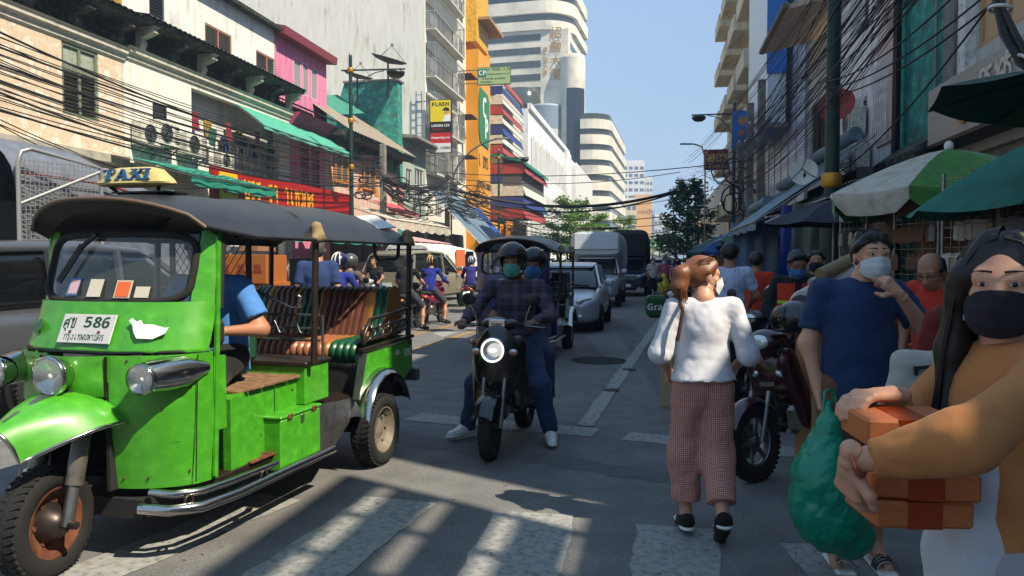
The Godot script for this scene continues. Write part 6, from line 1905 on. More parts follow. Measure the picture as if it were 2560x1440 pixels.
# ---------- three-wheeled taxi ----------
func wheel(parent: Node, c: Vector3, axis: Vector3, R: float, w: float, rimm: Material, spokes := 0) -> void:
	var wh := Node3D.new()
	var t := nm()
	var a := axis.normalized()
	t.lathe([U(R * .62, -w * .42), U(R * .8, -w * .52), U(R * .93, -w * .48), U(R * .99, -w * .3), U(R, 0), U(R * .99, w * .3), U(R * .93, w * .48), U(R * .8, w * .52), U(R * .62, w * .42), U(R * .6, 0), U(R * .62, -w * .42)], 40, c, a)
	var ty := part(parent,"wheel", t, mats.rubber)
	var tr := nm()
	var x := a.cross(Vector3.UP if absf(a.y) < .9 else Vector3.RIGHT).normalized(); var y := a.cross(x)
	for k in 44:
		var q := TAU * k / 44.0
		var d := x * cos(q) + y * sin(q)
		for s in [-1.0, 1.0]: tr.box(c + d * R * .985 + a * s * w * .26, V(w * .34, R * .05, R * .075), .0, Basis(a, d, a.cross(d)) * Basis(Vector3.UP, s * .35))
	part(ty,"tread", tr, mats.rubber)
	var r := nm()
	if spokes == 0:
		r.lathe([U(.0, w * .18), U(R * .2, w * .2), U(R * .3, w * .1), U(R * .5, w * .2), U(R * .6, w * .46), U(R * .65, w * .44)], 28, c, a)
		r.lathe([U(R * .65, -w * .44), U(R * .6, -w * .46), U(R * .5, -w * .2), U(.0, -w * .18)], 28, c, a)
		for k in 6:
			var q := TAU * k / 6.0
			var d := x * cos(q) + y * sin(q)
			r.cyl(c + d * R * .38 + a * w * .1, c + d * R * .38 + a * w * .22, R * .045, R * .045, 8)
	else:
		r.torus(c, a, R * .63, R * .05, 32, 8, 1.8)
		r.cyl(c - a * w * .45, c + a * w * .45, R * .14, R * .14, 14)
		for k in spokes:
			var q := TAU * k / spokes
			var d := x * cos(q) + y * sin(q); var d2 := x * cos(q + .2) + y * sin(q + .2)
			if spokes > 9: r.tube([c + d * R * .12 + a * w * .3 * (1 if k % 2 else -1), c + d2 * R * .62], .0025, 4)
			else: r.bar(c + d * R * .1, c + d2 * R * .62, R * .1, w * .25, a)
	part(ty,"rim", r, rimm)
func round_lamp(parent: Node, c: Vector3, dir: Vector3, r: float, back: float, shell_m: Material) -> void:
	var d := dir.normalized()
	var h := part(parent,"headlight", nm().lathe([U(r * .3, -back), U(r * .75, -back * .8), U(r * .98, -back * .25), U(r * 1.02, .0), U(r * 1.12, .01), U(r * 1.12, .03), U(r, .035)], 28, c, d), shell_m)
	part(h,"lens", nm().lathe([U(r, .03), U(r * .9, .045), U(r * .5, .06), U(0, .066)], 28, c, d), glass("lens_glass", Color(.85, .87, .86), .35))
	part(h,"reflector", nm().lathe([U(r * .98, .028), U(r * .6, .0), U(r * .25, -.03), U(0, -.035)], 28, c, d), mats.chrome)
	part(h,"bulb", nm().ell(c + d * .01, Vector3.ONE * r * .18), mats.white_plastic)
func tuktuk(at: Vector3, yw: float, label: String, body: Material, trim2: Material, hero: bool) -> Node3D:
	var o := thing("tuk_tuk", label,"tuk-tuk", at, yaw(yw),"three-wheeled taxis")
	var chrome: Material = mats.chrome; var steel: Material = mats.steel; var bm: Material = mats.brown_metal
	var post_m := mat("post_brown", Color(.3, .26, .23), .35, .75, texs.grime, 2.0)
	var vinyl := mat("roof_vinyl", Color(.14, .145, .155), .42, .0, texs.grime, .9)
	var dark := mat("black_enamel", Color(.13, .13, .13), .7, .0, texs.grime, 1.0)
	# front wheel, fork, mudguard
	wheel(o, V(0, .27, 0), V(1, .0, -.12), .27, .14, mats.rust)
	for s in [-1.0, 1.0]:
		part(o,"fork_leg", nm().tube([V(s * .13, .26, .0), V(s * .125, .5, -.06)], .03, 12, true), steel)
		part(o,"fork_sleeve", nm().tube([V(s * .125, .45, -.05), V(s * .115, .86, -.16)], .043, 14, true), mat("fork_grey", Color(.48, .46, .43), .35, .6, texs.grime, 2.0))
		part(o,"axle_nut", nm().cyl(V(s * .07, .27, 0), V(s * .19, .27, 0), .024, .02, 8), bm)
	part(o,"hub", nm().lathe([U(.0, -.09), U(.08, -.08), U(.1, -.03), U(.1, .03), U(.06, .1), U(.0, .11)], 18, V(0, .27, 0), V(1, 0, 0)), bm)
	var rows := []
	for k in 11:
		var t := k / 10.0
		var zz := lerpf(.27, -.24, t); var yc := .76 + .14 * sin(t * PI * .62 + .15)
		var row := PackedVector3Array()
		var hw := .1 + .19 * sin(clampf(t * 1.25, 0, 1) * PI * .5)
		for j in 11:
			var q := -1.0 + j / 5.0
			row.append(V(q * hw, yc - .10 * q * q - .05 * pow(absf(q), 5), zz - .05 * q * q))
		rows.append(row)
	var mg := part(o,"mudguard", nm().grid(rows, false, false, true), body)
	var er := []
	for k in range(10, -1, -1): er.append(rows[k][0] + V(0, -.006, 0))
	for j in range(1, 11): er.append(rows[0][j] + V(0, -.006, 0))
	for k in range(1, 11): er.append(rows[k][10] + V(0, -.006, 0))
	part(mg,"edge_strip", nm().tube(er, .011, 6), chrome)
	part(mg,"silver_arrow", nm().grid([PackedVector3Array([rows[8][4] + V(0, .005, 0), rows[8][5] + V(0, .005, 0), rows[8][6] + V(0, .005, 0)]), PackedVector3Array([rows[5][5].lerp(rows[5][4], .5) + V(0, .005, 0), rows[5][5] + V(0, .006, 0), rows[5][5].lerp(rows[5][6], .5) + V(0, .005, 0)]), PackedVector3Array([rows[1][5] + V(-.006, .006, 0), rows[1][5] + V(0, .006, 0), rows[1][5] + V(.006, .006, 0)])], false, false, true), steel)
	# lower front panels either side of the wheel arch
	for s in [-1.0, 1.0]:
		var pl := [U(.19, -.2), U(.3, -.22), U(.42, -.27), U(.5, -.33), U(.548, -.39), U(.568, -.45), U(.572, -.53)]
		var g := []
		for y in [.38, .42, .6, .8, .98, 1.075]:
			var row := PackedVector3Array()
			for p in pl:
				var inn := .05 * clampf((.8 - y) / .42, 0, 1)
				row.append(V(s * (p.x - inn * .3), y, p.y - inn))
			g.append(row)
		part(o,"front_panel", nm().grid(g, false, false, s > 0), body)
		part(o,"arch_wall", nm().box(V(s * .19, .66, -.5), V(.02, .56, .6)), dark)
		part(o,"cowl_seam", nm().tube([V(s * .19, .86, -.19), V(s * .205, 1.07, -.18)], .008, 5), mats.black_metal)
		# lamp pods
		round_lamp(o, V(s * .455, .975, -.16), V(s * .12, -.03, 1), .07, .2, chrome)
		part(o,"lamp_pod", nm().lathe([U(.078, .0), U(.088, .1), U(.085, .2), U(.03, .34)], 22, V(s * .452, .977, -.17), V(s * .35, .05, -1)), chrome)
	if hero:
		for s in [-1.0, 1.0]:
			part(o,"panel_seam", nm().tube([V(s * .553, .4, -.405), V(s * .566, .8, -.405), V(s * .572, 1.07, -.41)], .003, 5), mats.black_metal)
			part(o,"panel_seam", nm().tube([V(s * .2, .62, -.235), V(s * .3, .62, -.25), V(s * .42, .62, -.3), V(s * .5, .62, -.357)], .0022, 5), green_seam())
			for q in [[.3, 1.05, -.218], [.4, 1.05, -.258], [.5, 1.05, -.328], [.24, .44, -.25], [.36, .44, -.285], [.52, .46, -.4], [.545, .9, -.386], [.45, .8, -.288]]:
				part(o,"bolt", nm().ell(V(s * q[0], q[1], q[2]), Vector3.ONE * .0065, Basis.IDENTITY, 8), mats.rust)
		for q in [[.505, .5, -1.05], [.505, .72, -.85], [.505, .72, -1.4], [.505, .5, -.85]]: part(o,"bolt", nm().ell(V(q[0], q[1], q[2]), Vector3.ONE * .007, Basis.IDENTITY, 8), mats.rust)
		part(o,"panel_seam", nm().box(V(.5025, .58, -1.2), V(.002, .4, .004)), mats.black_metal)
		for z in [-1.18, -1.46]: boxp(o,"hinge", V(.627, .595, z), V(.008, .03, .05), mats.rust, .002)
		boxp(o,"latch", V(.627, .56, -1.32), V(.01, .05, .03), mats.steel, .003)
		boxp(o,"rust_strip", V(.5, .384, -1.2), V(.16, .012, .7), mats.rust, .003)
	# nose with the centre lamp
	var g := []
	for y in [.85, .87, .95, 1.03, 1.075]:
		var row := PackedVector3Array()
		for j in 9:
			var q := -1.0 + j / 4.0
			row.append(V(q * .2, y, -.12 - .07 * q * q - (.05 if y < .86 else .0)))
		g.append(row)
	part(o,"nose_panel", nm().grid(g), body)
	round_lamp(o, V(.0, .985, -.06), V(0, -.03, 1), .092, .08, chrome)
	# upper cowl
	g = []
	var cols := [-.58, -.57, -.54, -.48, -.38, -.2, .0, .2, .38, .48, .54, .57, .58]
	var cz := [-.5, -.46, -.41, -.36, -.3, -.26, -.25, -.26, -.3, -.36, -.41, -.46, -.5]
	for y in [1.08, 1.1, 1.2, 1.3, 1.34]:
		var row := PackedVector3Array()
		for j in 13: row.append(V(cols[j] * (1.0 - .12 * (y - 1.08)), y, cz[j] - (y - 1.08) * .3 + (.015 if y == 1.1 else .0)))
		g.append(row)
	part(o,"upper_cowl", nm().grid(g), body)
	part(o,"cowl_lip", nm().tube([V(-.57, 1.085, -.5), V(-.48, 1.085, -.345), V(-.2, 1.08, -.245), V(.2, 1.08, -.245), V(.48, 1.085, -.345), V(.57, 1.085, -.5)], .01, 6), mats.black_metal)
	# windscreen with rubber gasket
	var W := .475; var y0 := 1.335; var y1 := 1.70
	var rim := []
	for k in 33:
		var t := TAU * k / 32.0
		var cx := signf(cos(t)) * pow(absf(cos(t)), .38) * W; var cy := signf(sin(t)) * pow(absf(sin(t)), .38)
		var yy := lerpf(y0, y1, (cy + 1) * .5)
		rim.append(V(cx, yy, -.365 - .17 * pow(absf(cx) / .48, 2.2) * .55 - (yy - 1.3) * .27))
	part(o,"windscreen_gasket", nm().tube(rim, .021, 8), mats.rubber)
	g = []
	for r in 6:
		var row := PackedVector3Array()
		for j in 11:
			var x := -W + 2 * W * j / 10.0; var yy := lerpf(y0, y1, r / 5.0)
			row.append(V(x, yy, -.365 - .17 * pow(absf(x) / .48, 2.2) * .55 - (yy - 1.3) * .27))
		g.append(row)
	part(o,"windscreen", nm().grid(g), glass("windscreen", Color(.45, .48, .46), .16))
	for s in [-1.0, 1.0]:
		part(o,"windscreen_post", nm().grid([PackedVector3Array([V(s * .475, 1.3, -.47), V(s * .545, 1.3, -.52), V(s * .565, 1.3, -.555)]), PackedVector3Array([V(s * .48, 1.72, -.575), V(s * .55, 1.72, -.59), V(s * .565, 1.72, -.6)])], false, false, s < 0), body)
		part(o,"door_edge", nm().bar(V(s * .572, .4, -.535), V(s * .565, 1.72, -.6), .014, .03), body)
		part(o,"dash_gusset", nm().box(V(s * .56, .84, -.59), V(.02, .4, .1)), body)
	boxp(o,"dashboard", V(0, 1.16, -.62), V(1.08, .16, .16), dark, .03)
	part(o,"wiper", nm().bar(V(-.18, 1.64, -.43), V(-.32, 1.44, -.405), .012, .03).bar(V(-.1, 1.7, -.45), V(-.2, 1.62, -.43), .03, .015), mats.black_plastic)
	for p in [[-.21, 1.415, Color(.3, .42, .66), .075, .1, .0], [-.205, 1.415, Color(.72, .6, .62), .06, .08, .003], [-.05, 1.41, Color(.72, .7, .64), .09, .1, .0], [.13, 1.405, Color(.7, .66, .6), .1, .1, .0], [.13, 1.405, Color(.78, .36, .16), .082, .085, .003], [.24, 1.39, Color(.7, .68, .62), .085, .062, .0]]:
		var x: float = p[0]; var yy: float = p[1]
		boxp(o,"windscreen_sticker", V(x, yy, -.36 - .094 * pow(absf(x) / .48, 2.2) - (yy - 1.3) * .27 + .008 + p[5]), V(p[3], p[4], .002), mat("sticker%s%s" % [p[0], p[5]], p[2], .6), .0, Basis(Vector3.UP, .35 * x) * Basis(Vector3.RIGHT, -.38))
	# registration plate
	var pb := Basis(Vector3.RIGHT, -.4)
	var px := Transform3D(pb, V(0, 1.2, -.272))
	var plate := part(o,"number_plate", nm().box(Vector3.ZERO, V(.34, .16, .008), .003), mat("plate_white", Color(.72, .72, .72), .5, .0, texs.dust, 2.0))
	plate.transform = px
	var pg := mat("plate_green", Color(.03, .22, .1), .6)
	if hero:
		var th := part(plate,"lettering", thai("สุข", .052, null, .17, .8, .0), pg); th.position = V(-.115, .005, .0048)
		letters(plate,"lettering","586", .062, pg, Transform3D(Basis.IDENTITY, V(.06, .035, .005)), false, true, .001, 1.25)
		th = part(plate,"lettering", thai("กรุงเทพมหานคร", .03, null, .14, .72, .0), pg); th.position = V(.0, -.062, .0048)
		for x in [-.1, .085]: part(plate,"plate_bolt", nm().cyl(V(x, -.018, .004), V(x, -.018, .008), .01, .008, 8), mats.rust)
		var em := part(o,"diamond_badge", nm().prism([U(-.07, 0), U(0, -.045), U(.07, 0), U(0, .045)], 0, .002), mat("badge_green", Color(.02, .3, .15), .5)); em.transform = Transform3D(Basis(Vector3.UP, -.4) * pb, V(-.38, 1.2, -.325))
		var ws := part(o,"white_decal", nm().prism([U(-.09, .05), U(-.075, .065), U(-.05, .045), U(-.03, .055), U(-.015, .03), U(.03, .03), U(.1, .01), U(.115, .015), U(.1, -.02), U(.04, -.05), U(-.04, -.045), U(-.06, -.01), U(-.07, .03)], 0, .002), mats.white_plastic); ws.transform = Transform3D(Basis(Vector3.UP, .35) * pb, V(.34, 1.2, -.306))
	# floor, running-board pipes
	boxp(o,"floor", V(0, .36, -1.3), V(1.12, .04, 1.5), mat("floor_plate", Color(.36, .3, .25), .7, .3, texs.rust, 1.5), .008)
	boxp(o,"chassis", V(0, .28, -1.5), V(.7, .1, 2.5), dark)
	for s in [-1.0, 1.0]:
		part(o,"side_pipe", nm().tube([V(s * .36, .30, -.22), V(s * .5, .29, -.26), V(s * .62, .29, -.36), V(s * .66, .29, -.6), V(s * .67, .29, -1.62)], .03, 10, true), chrome)
		part(o,"side_pipe", nm().tube([V(s * .38, .37, -.27), V(s * .5, .36, -.3), V(s * .6, .36, -.4), V(s * .635, .36, -.6), V(s * .64, .35, -1.0), V(s * .6, .335, -1.06)], .02, 10, true), chrome)
		for z in [-.34, -.85]: part(o,"pipe_clip", nm().torus(V(s * (.66 if z < -.5 else .56), .325, z), V(1, 0, .2), .024, .008, 16, 6), bm)
	# engine box, knee panel, tool box
	boxp(o,"engine_box", V(0, .58, -1.13), V(1.0, .42, .82), body, .012)
	part(o,"knee_panel", _knee(), body)
	for k in 5: boxp(o,"deck_board", V(.2, .8, -.86 - k * .135), V(.66, .02, .125), mat("deck_wood", Color(1, 1, 1), .9, .0, texs.wood, 1.2), .004)
	boxp(o,"tool_box", V(.52, .43, -1.32), V(.2, .32, .46), body, .012)
	boxp(o,"tool_box_lid", V(.52, .6, -1.32), V(.21, .02, .48), body, .006)
	boxp(o,"seat_riser", V(0, .74, -1.6), V(1.14, .26, .3), body, .01)
	boxp(o,"riser_trim", V(0, .88, -1.6), V(1.17, .025, .33), bm, .006)
	boxp(o,"driver_seat", V(.0, .855, -1.08), V(.5, .08, .42), mats.black_plastic, .03)
	boxp(o,"driver_backrest", V(.02, 1.1, -1.36), V(.48, .4, .08), mat("seat_green", Color(.03, .24, .15), .5), .03)
	part(o,"handlebar", nm().tube([V(-.3, 1.12, -.82), V(-.1, 1.1, -.74), V(0, 1.0, -.68), V(.1, 1.1, -.74), V(.32, 1.12, -.82)], .016, 8, true), mats.black_metal)
	# rear tub: side skirt, wheel arches, passenger floor
	for s in [-1.0, 1.0]:
		var sk := nm()
		sk.xf = Transform3D(Basis(V(0, 0, -1), Vector3.UP, V(1, 0, 0)), V(s * .645, 0, 0))
		sk.prism([U(1.98, .56), U(2.08, .87), U(2.96, .9), U(2.96, .66), U(2.72, .56), U(2.62, .68), U(2.42, .74), U(2.2, .7), U(2.06, .56)], -.02, .02)
		part(o,"rear_side_panel", sk, body)
		part(o,"side_trim", nm().bar(V(s * .665, .56, -1.97), V(s * .665, .88, -2.08), .02, .05, V(1, 0, 0)), steel)
		part(o,"side_trim", nm().bar(V(s * .655, .9, -2.05), V(s * .655, .925, -2.97), .05, .025), bm)
		var ap := []
		for k in 11:
			var t := PI * (.08 + .86 * k / 10.0)
			var cc := V(s * .68, .36, -2.335) + V(0, sin(t) * .375, -cos(t) * -.375 * -1.0)
			ap.append(PackedVector3Array([cc + V(-s * .07, .0, 0), cc + V(0, .012, 0), cc + V(s * .06, .0, 0), cc + V(s * .085, -.03, 0)]))
		part(o,"rear_mudguard", nm().grid(ap, false, false, s < 0), chrome)
		wheel(o, V(s * .635, .27, -2.335), V(s, 0, 0), .27, .17, mat("rim_cream", Color(.5, .46, .4), .6, .2, texs.grime, 2.0))
		part(o,"lower_skirt", _skirt(s), steel)
	boxp(o,"passenger_floor", V(0, .56, -1.95), V(1.2, .04, .5), mats.floor_plate)
	boxp(o,"rear_tub", V(0, .62, -2.5), V(1.2, .3, .8), dark)
	boxp(o,"rear_bumper", V(0, .6, -3.02), V(1.4, .12, .06), steel, .015)
	boxp(o,"rear_panel", V(0, .78, -2.97), V(1.26, .3, .02), body)
	part(o,"rear_axle", nm().cyl(V(-.6, .27, -2.335), V(.6, .27, -2.335), .04), dark)
	# passenger bench with vertical rolls in brown, amber and green
	var vg := mat("vinyl_green", Color(.03, .27, .17), .4); var vb := mat("vinyl_brown", Color(.36, .2, .13), .4, .0, texs.grime, 1.5); var va := mat("vinyl_amber", Color(.55, .36, .14), .4)
	var vt := mat("vinyl_tan", Color(.56, .35, .24), .4)
	if not hero:
		vg = mat("vinyl_navy", Color(.03, .05, .16), .4); vb = vg; va = mat("vinyl_blue", Color(.06, .1, .3), .4); vt = va
	var N := 22
	for k in N:
		var x0 := -.6 + 1.2 * k / N; var x1 := x0 + 1.2 / N
		var bmats := vb
		if k >= N - 2 or k < 2 or (k > 7 and k < 11): bmats = vg
		elif k == N - 3 or k == 2 or k == 7 or k == 11: bmats = va
		var gg := []
		for j in 10:
			var t := j / 9.0
			var a := lerpf(-.3, PI * .95, clampf((t - .55) / .45, 0, 1))
			var p := U(lerpf(-2.5, -2.62, t / .55), lerpf(.95, 1.22, t / .55)) if t < .55 else U(-2.74 + .115 * cos(a), 1.235 + .11 * sin(a))
			var row := PackedVector3Array()
			for i in 5:
				var q := i / 4.0
				var bu := .008 * sin(q * PI)
				row.append(V(lerpf(x0, x1, q), p.y + bu * .4, p.x + bu))
			gg.append(row)
		part(o,"backrest_roll", nm().grid(gg), bmats)
		var sm := vt if k % 22 > 5 and k < 17 else vg
		if k == 5 or k == 17: sm = va
		gg = []
		for j in 9:
			var t := j / 8.0
			var a := lerpf(-1.3, PI * .5, clampf(t / .6, 0, 1))
			var p := U(-2.16 + .09 * cos(a), .87 + .085 * sin(a)) if t <= .6 else U(lerpf(-2.16, -2.55, (t - .6) / .4), .955)
			var row := PackedVector3Array()
			for i in 5:
				var q := i / 4.0
				var bu := .012 * sin(q * PI)
				row.append(V(lerpf(x0, x1, q), p.y + bu, p.x + bu))
			gg.append(row)
		part(o,"seat_roll", nm().grid(gg), sm)
	for s in [-1.0, 1.0]: part(o,"backrest_end", _bench_end(s), va)
	# posts, rails and scrolls
	var ytop := 1.74
	for s in [-1.0, 1.0]:
		part(o,"middle_post", nm().tube([V(s * .62, .88, -1.47), V(s * .62, ytop, -1.51)], .022, 10, true), post_m)
		part(o,"rear_post", nm().tube([V(s * .655, .86, -2.9), V(s * .655, ytop + .03, -2.93)], .022, 10, true), post_m)
		part(o,"front_post", nm().tube([V(s * .55, 1.3, -.62), V(s * .56, ytop - .02, -.64)], .02, 8), dark)
		for y in [.98, 1.06]:
			part(o,"armrest_rail", nm().tube([V(s * .66, y - .02, -2.12), V(s * .66, y + .02, -2.88)], .011, 6), post_m)
		part(o,"armrest_rail", nm().tube([V(s * .66, .94, -2.1), V(s * .665, 1.02, -2.1), V(s * .66, 1.12, -2.2), V(s * .66, 1.16, -2.88)], .014, 6), post_m)
		for k in 5:
			var pts := []
			for j in 14:
				var t := j / 13.0
				pts.append(V(s * .662, 1.03 + .05 * cos(t * TAU * 1.2) * (1 - t * .5), -2.25 - k * .14 + .05 * sin(t * TAU * 1.2) * (1 - t * .5)))
			part(o,"scroll", nm().tube(pts, .006, 5), steel)
		part(o,"arm_hoop", nm().torus(V(s * .66, 1.02, -2.14), V(1, 0, .3), .055, .01, 20, 6), post_m)
	# guard rail behind the driver
	for y in [1.02, 1.1, 1.19]: part(o,"guard_rail", nm().tube([V(-.55, y, -1.6), V(.5, y, -1.6), V(.58, y, -1.62)], .01, 6), steel)
	part(o,"guard_post", nm().tube([V(.6, .9, -1.62), V(.6, 1.19, -1.62)], .01, 6), steel)
	for k in 3:
		for sg in [-1.0, 1.0]:
			var pts := []
			for j in 16:
				var t := j / 15.0
				pts.append(V(.35 - k * .3 + sg * (.02 + .1 * t), 1.11 + sg * .045 * sin(t * 5.2) + .0, -1.6 + .01))
			part(o,"scroll", nm().tube(pts, .006, 5), steel)
	part(o,"grab_hook", nm().tube([V(.05, 1.42, -1.45), V(.38, 1.24, -1.6), V(.44, 1.25, -1.6), V(.45, 1.31, -1.6), V(.41, 1.33, -1.6)], .012, 6, true), chrome)
	# roof: ribbed vinyl shell with a dipping front hood
	g = []
	var zs := [-.28, -.34, -.5, -.8, -1.15, -1.48, -1.52, -1.85, -2.2, -2.24, -2.6, -2.92, -2.99, -3.02]
	for zi in zs.size():
		var z: float = zs[zi]
		var row := PackedVector3Array()
		var fr := clampf((z + .8) / .5, 0, 1)
		var hw := lerpf(.66, .58, fr)
		var top := 1.965 if z < -.8 else lerpf(1.88, 1.965, clampf((-z - .28) / .5, 0, 1))
		var ed := 1.715 if z < -.8 else lerpf(1.76, 1.715, clampf((-z - .28) / .5, 0, 1))
		if z < -2.7: top -= .06 * (-2.7 - z) / .3
		if z < -2.98: top -= .14
		if z == -1.48 or z == -1.52 or z == -2.2 or z == -2.24: top += .0
		for j in 17:
			var q := -1.0 + j / 8.0
			var sag := .0
			if z < -1.52 and z > -2.2: sag = -.018
			if z < -.6 and z > -1.48: sag = -.02
			if z < -2.24 and z > -2.9: sag = -.018
			row.append(V(q * hw, ed + (top - ed + sag) * (1.0 - pow(absf(q), 2.6)) - (.03 if absf(q) > .99 else .0), z - .2 * q * q * fr))
		g.append(row)
	part(o,"roof", nm().grid(g), vinyl)
	var lip := []
	for j in 17: lip.append(g[0][j])
	part(o,"roof_lip", nm().tube(lip, .012, 6), mat("lip_tan2", Color(.35, .27, .21), .6))
	var band := []
	for j in 17: band.append(PackedVector3Array([g[0][j] + V(0, -.005, -.01), g[0][j] + V(0, -.06, -.13)]))
	part(o,"roof_visor", nm().grid(band, false, false, true), dark)
	for s in [-1.0, 1.0]:
		var ed := []
		for zi in zs.size(): ed.append(g[zi][16 if s > 0 else 0] + V(0, .005, 0))
		part(o,"roof_edge", nm().tube(ed, .013, 6), vinyl)
		for z in [-1.5, -2.94]: part(o,"corner_wrap", SDF.new().cone(V(s * .645, 1.72, z), V(s * .63, 1.77, z), .045, .04).cone(V(s * .65, 1.7, z + .06), V(s * .65, 1.7, z - .06), .02, .02).build(nm(), .015, fold, .01), mat("wrap_tan", Color(.5, .42, .3), .8))
		part(o,"rib", nm().tube([g[5][16 if s > 0 else 0], g[5][8 + int(s * 6)], g[5][8 + int(s * 3)], g[5][8]], .012, 6), dark)
		part(o,"roof_rail", nm().tube([V(s * .6, 1.69, -.7), V(s * .62, 1.69, -2.95)], .012, 6), post_m)
	part(o,"hand_loop", nm().tube([V(.62, 1.72, -2.35), V(.62, 1.6, -2.37), V(.62, 1.57, -2.42), V(.62, 1.57, -2.74), V(.62, 1.6, -2.79), V(.62, 1.72, -2.8)], .016, 8), mats.black_plastic)
	# diamond mesh screen behind the driver
	var ms := nm()
	for k in range(-8, 12):
		for sg in [-1.0, 1.0]:
			var xa := -.55 + k * .055; var xb: float = xa + sg * .36
			var a := V(xa, 1.2, -1.58); var b := V(xb, 1.7, -1.58)
			if a.x < -.56:
				if b.x < -.56: continue
				a = a.lerp(b, (-.56 - a.x) / (b.x - a.x))
			if b.x < -.56: b = a.lerp(b, (-.56 - a.x) / (b.x - a.x))
			if a.x > .05:
				if b.x > .05: continue
				a = a.lerp(b, (.05 - a.x) / (b.x - a.x))
			if b.x > .05: b = a.lerp(b, (.05 - a.x) / (b.x - a.x))
			ms.tube([a, b], .003, 4)
	part(o,"mesh_screen", ms, mats.black_metal)
	for x in [-.56, .06]: part(o,"screen_post", nm().bar(V(x, .88, -1.58), V(x, 1.72, -1.58), .035, .02, V(0, 0, 1)), mats.black_metal)
	if hero:
		# roof sign
		var cream := mat("sign_cream2", Color(.72, .66, .42), .35, .0, texs.dust, 1.0)
		part(o,"taxi_sign_base", nm().ell(V(-.02, 1.99, -.66), V(.27, .018, .1)), cream)
		var sg := []
		for q in [[.0, .25, .088], [.02, .235, .08], [.05, .2, .068], [.075, .175, .055], [.088, .12, .03], [.089, .0, .0]]:
			var row := PackedVector3Array()
			for k in 24:
				var t := -TAU * k / 24.0
				row.append(V(-.02 + signf(cos(t)) * pow(absf(cos(t)), .6) * q[1], 1.995 + q[0], -.66 + signf(sin(t)) * pow(absf(sin(t)), .7) * q[2]))
			sg.append(row)
		part(o,"taxi_sign", nm().grid(sg, true), cream)
		letters(o,"taxi_lettering","TAXI", .062, mat("taxi_blue", Color(.12, .3, .46), .5), Transform3D(Basis(Vector3.RIGHT, -.22), V(-.02, 2.035, -.583)), true, true, .012, 1.55)
		for s in [-1.0, 1.0]: part(o,"sign_leg", nm().tube([V(-.02 + s * .17, 1.98, -.64), V(-.02 + s * .12, 1.93, -.68)], .011, 6), mats.black_metal)
		boxp(o,"sign_mat", V(0, 1.945, -.74), V(.36, .01, .2), mats.black_plastic)
		letters(o,"side_lettering","586", .065, mats.white_plastic, Transform3D(Basis(Vector3.UP, PI / 2), V(.667, .8, -2.86)), false, true, .002)
		letters(o,"side_lettering","586", .04, mats.white_plastic, Transform3D(Basis(Vector3.UP, PI / 2), V(.667, .82, -2.66)), false, true, .002)
		boxp(o,"roof_sheet", V(.45, 1.868, -2.74), V(.22, .01, .3), mats.white_plastic, .0, Basis(V(0, 0, 1), -.48) * Basis(Vector3.RIGHT, .1))
	return o
func green_seam() -> Material:
	return mat("seam_green", Color(.12, .26, .07), .7)
func _knee() -> MB:
	var mb := nm()
	mb.xf = Transform3D(Basis(V(0, 0, -1), Vector3.UP, V(1, 0, 0)), V(.5, 0, 0))
	mb.prism([U(.7, .37), U(.98, .37), U(.98, .6), U(.82, .8), U(.7, .78)], .0, .05)
	return mb
func _skirt(s: float) -> MB:
	var mb := nm()
	mb.xf = Transform3D(Basis(V(0, 0, -1), Vector3.UP, V(1, 0, 0)), V(s * .6, 0, 0))
	mb.prism([U(1.45, .3), U(1.7, .26), U(1.95, .4), U(2.06, .56), U(1.45, .6)], -.015, .015)
	return mb
func _bench_end(s: float) -> MB:
	var mb := nm()
	mb.xf = Transform3D(Basis(V(0, 0, -1), Vector3.UP, V(1, 0, 0)), V(s * .605, 0, 0))
	var p := [U(2.5, .95), U(2.62, 1.22)]
	for k in 9: p.append(U(2.74 + .12 * cos(PI - k / 8.0 * PI), 1.235 + .115 * sin(k / 8.0 * PI)))
	p.append(U(2.86, .95))
	mb.prism(p, -.006, .006)
	return mb

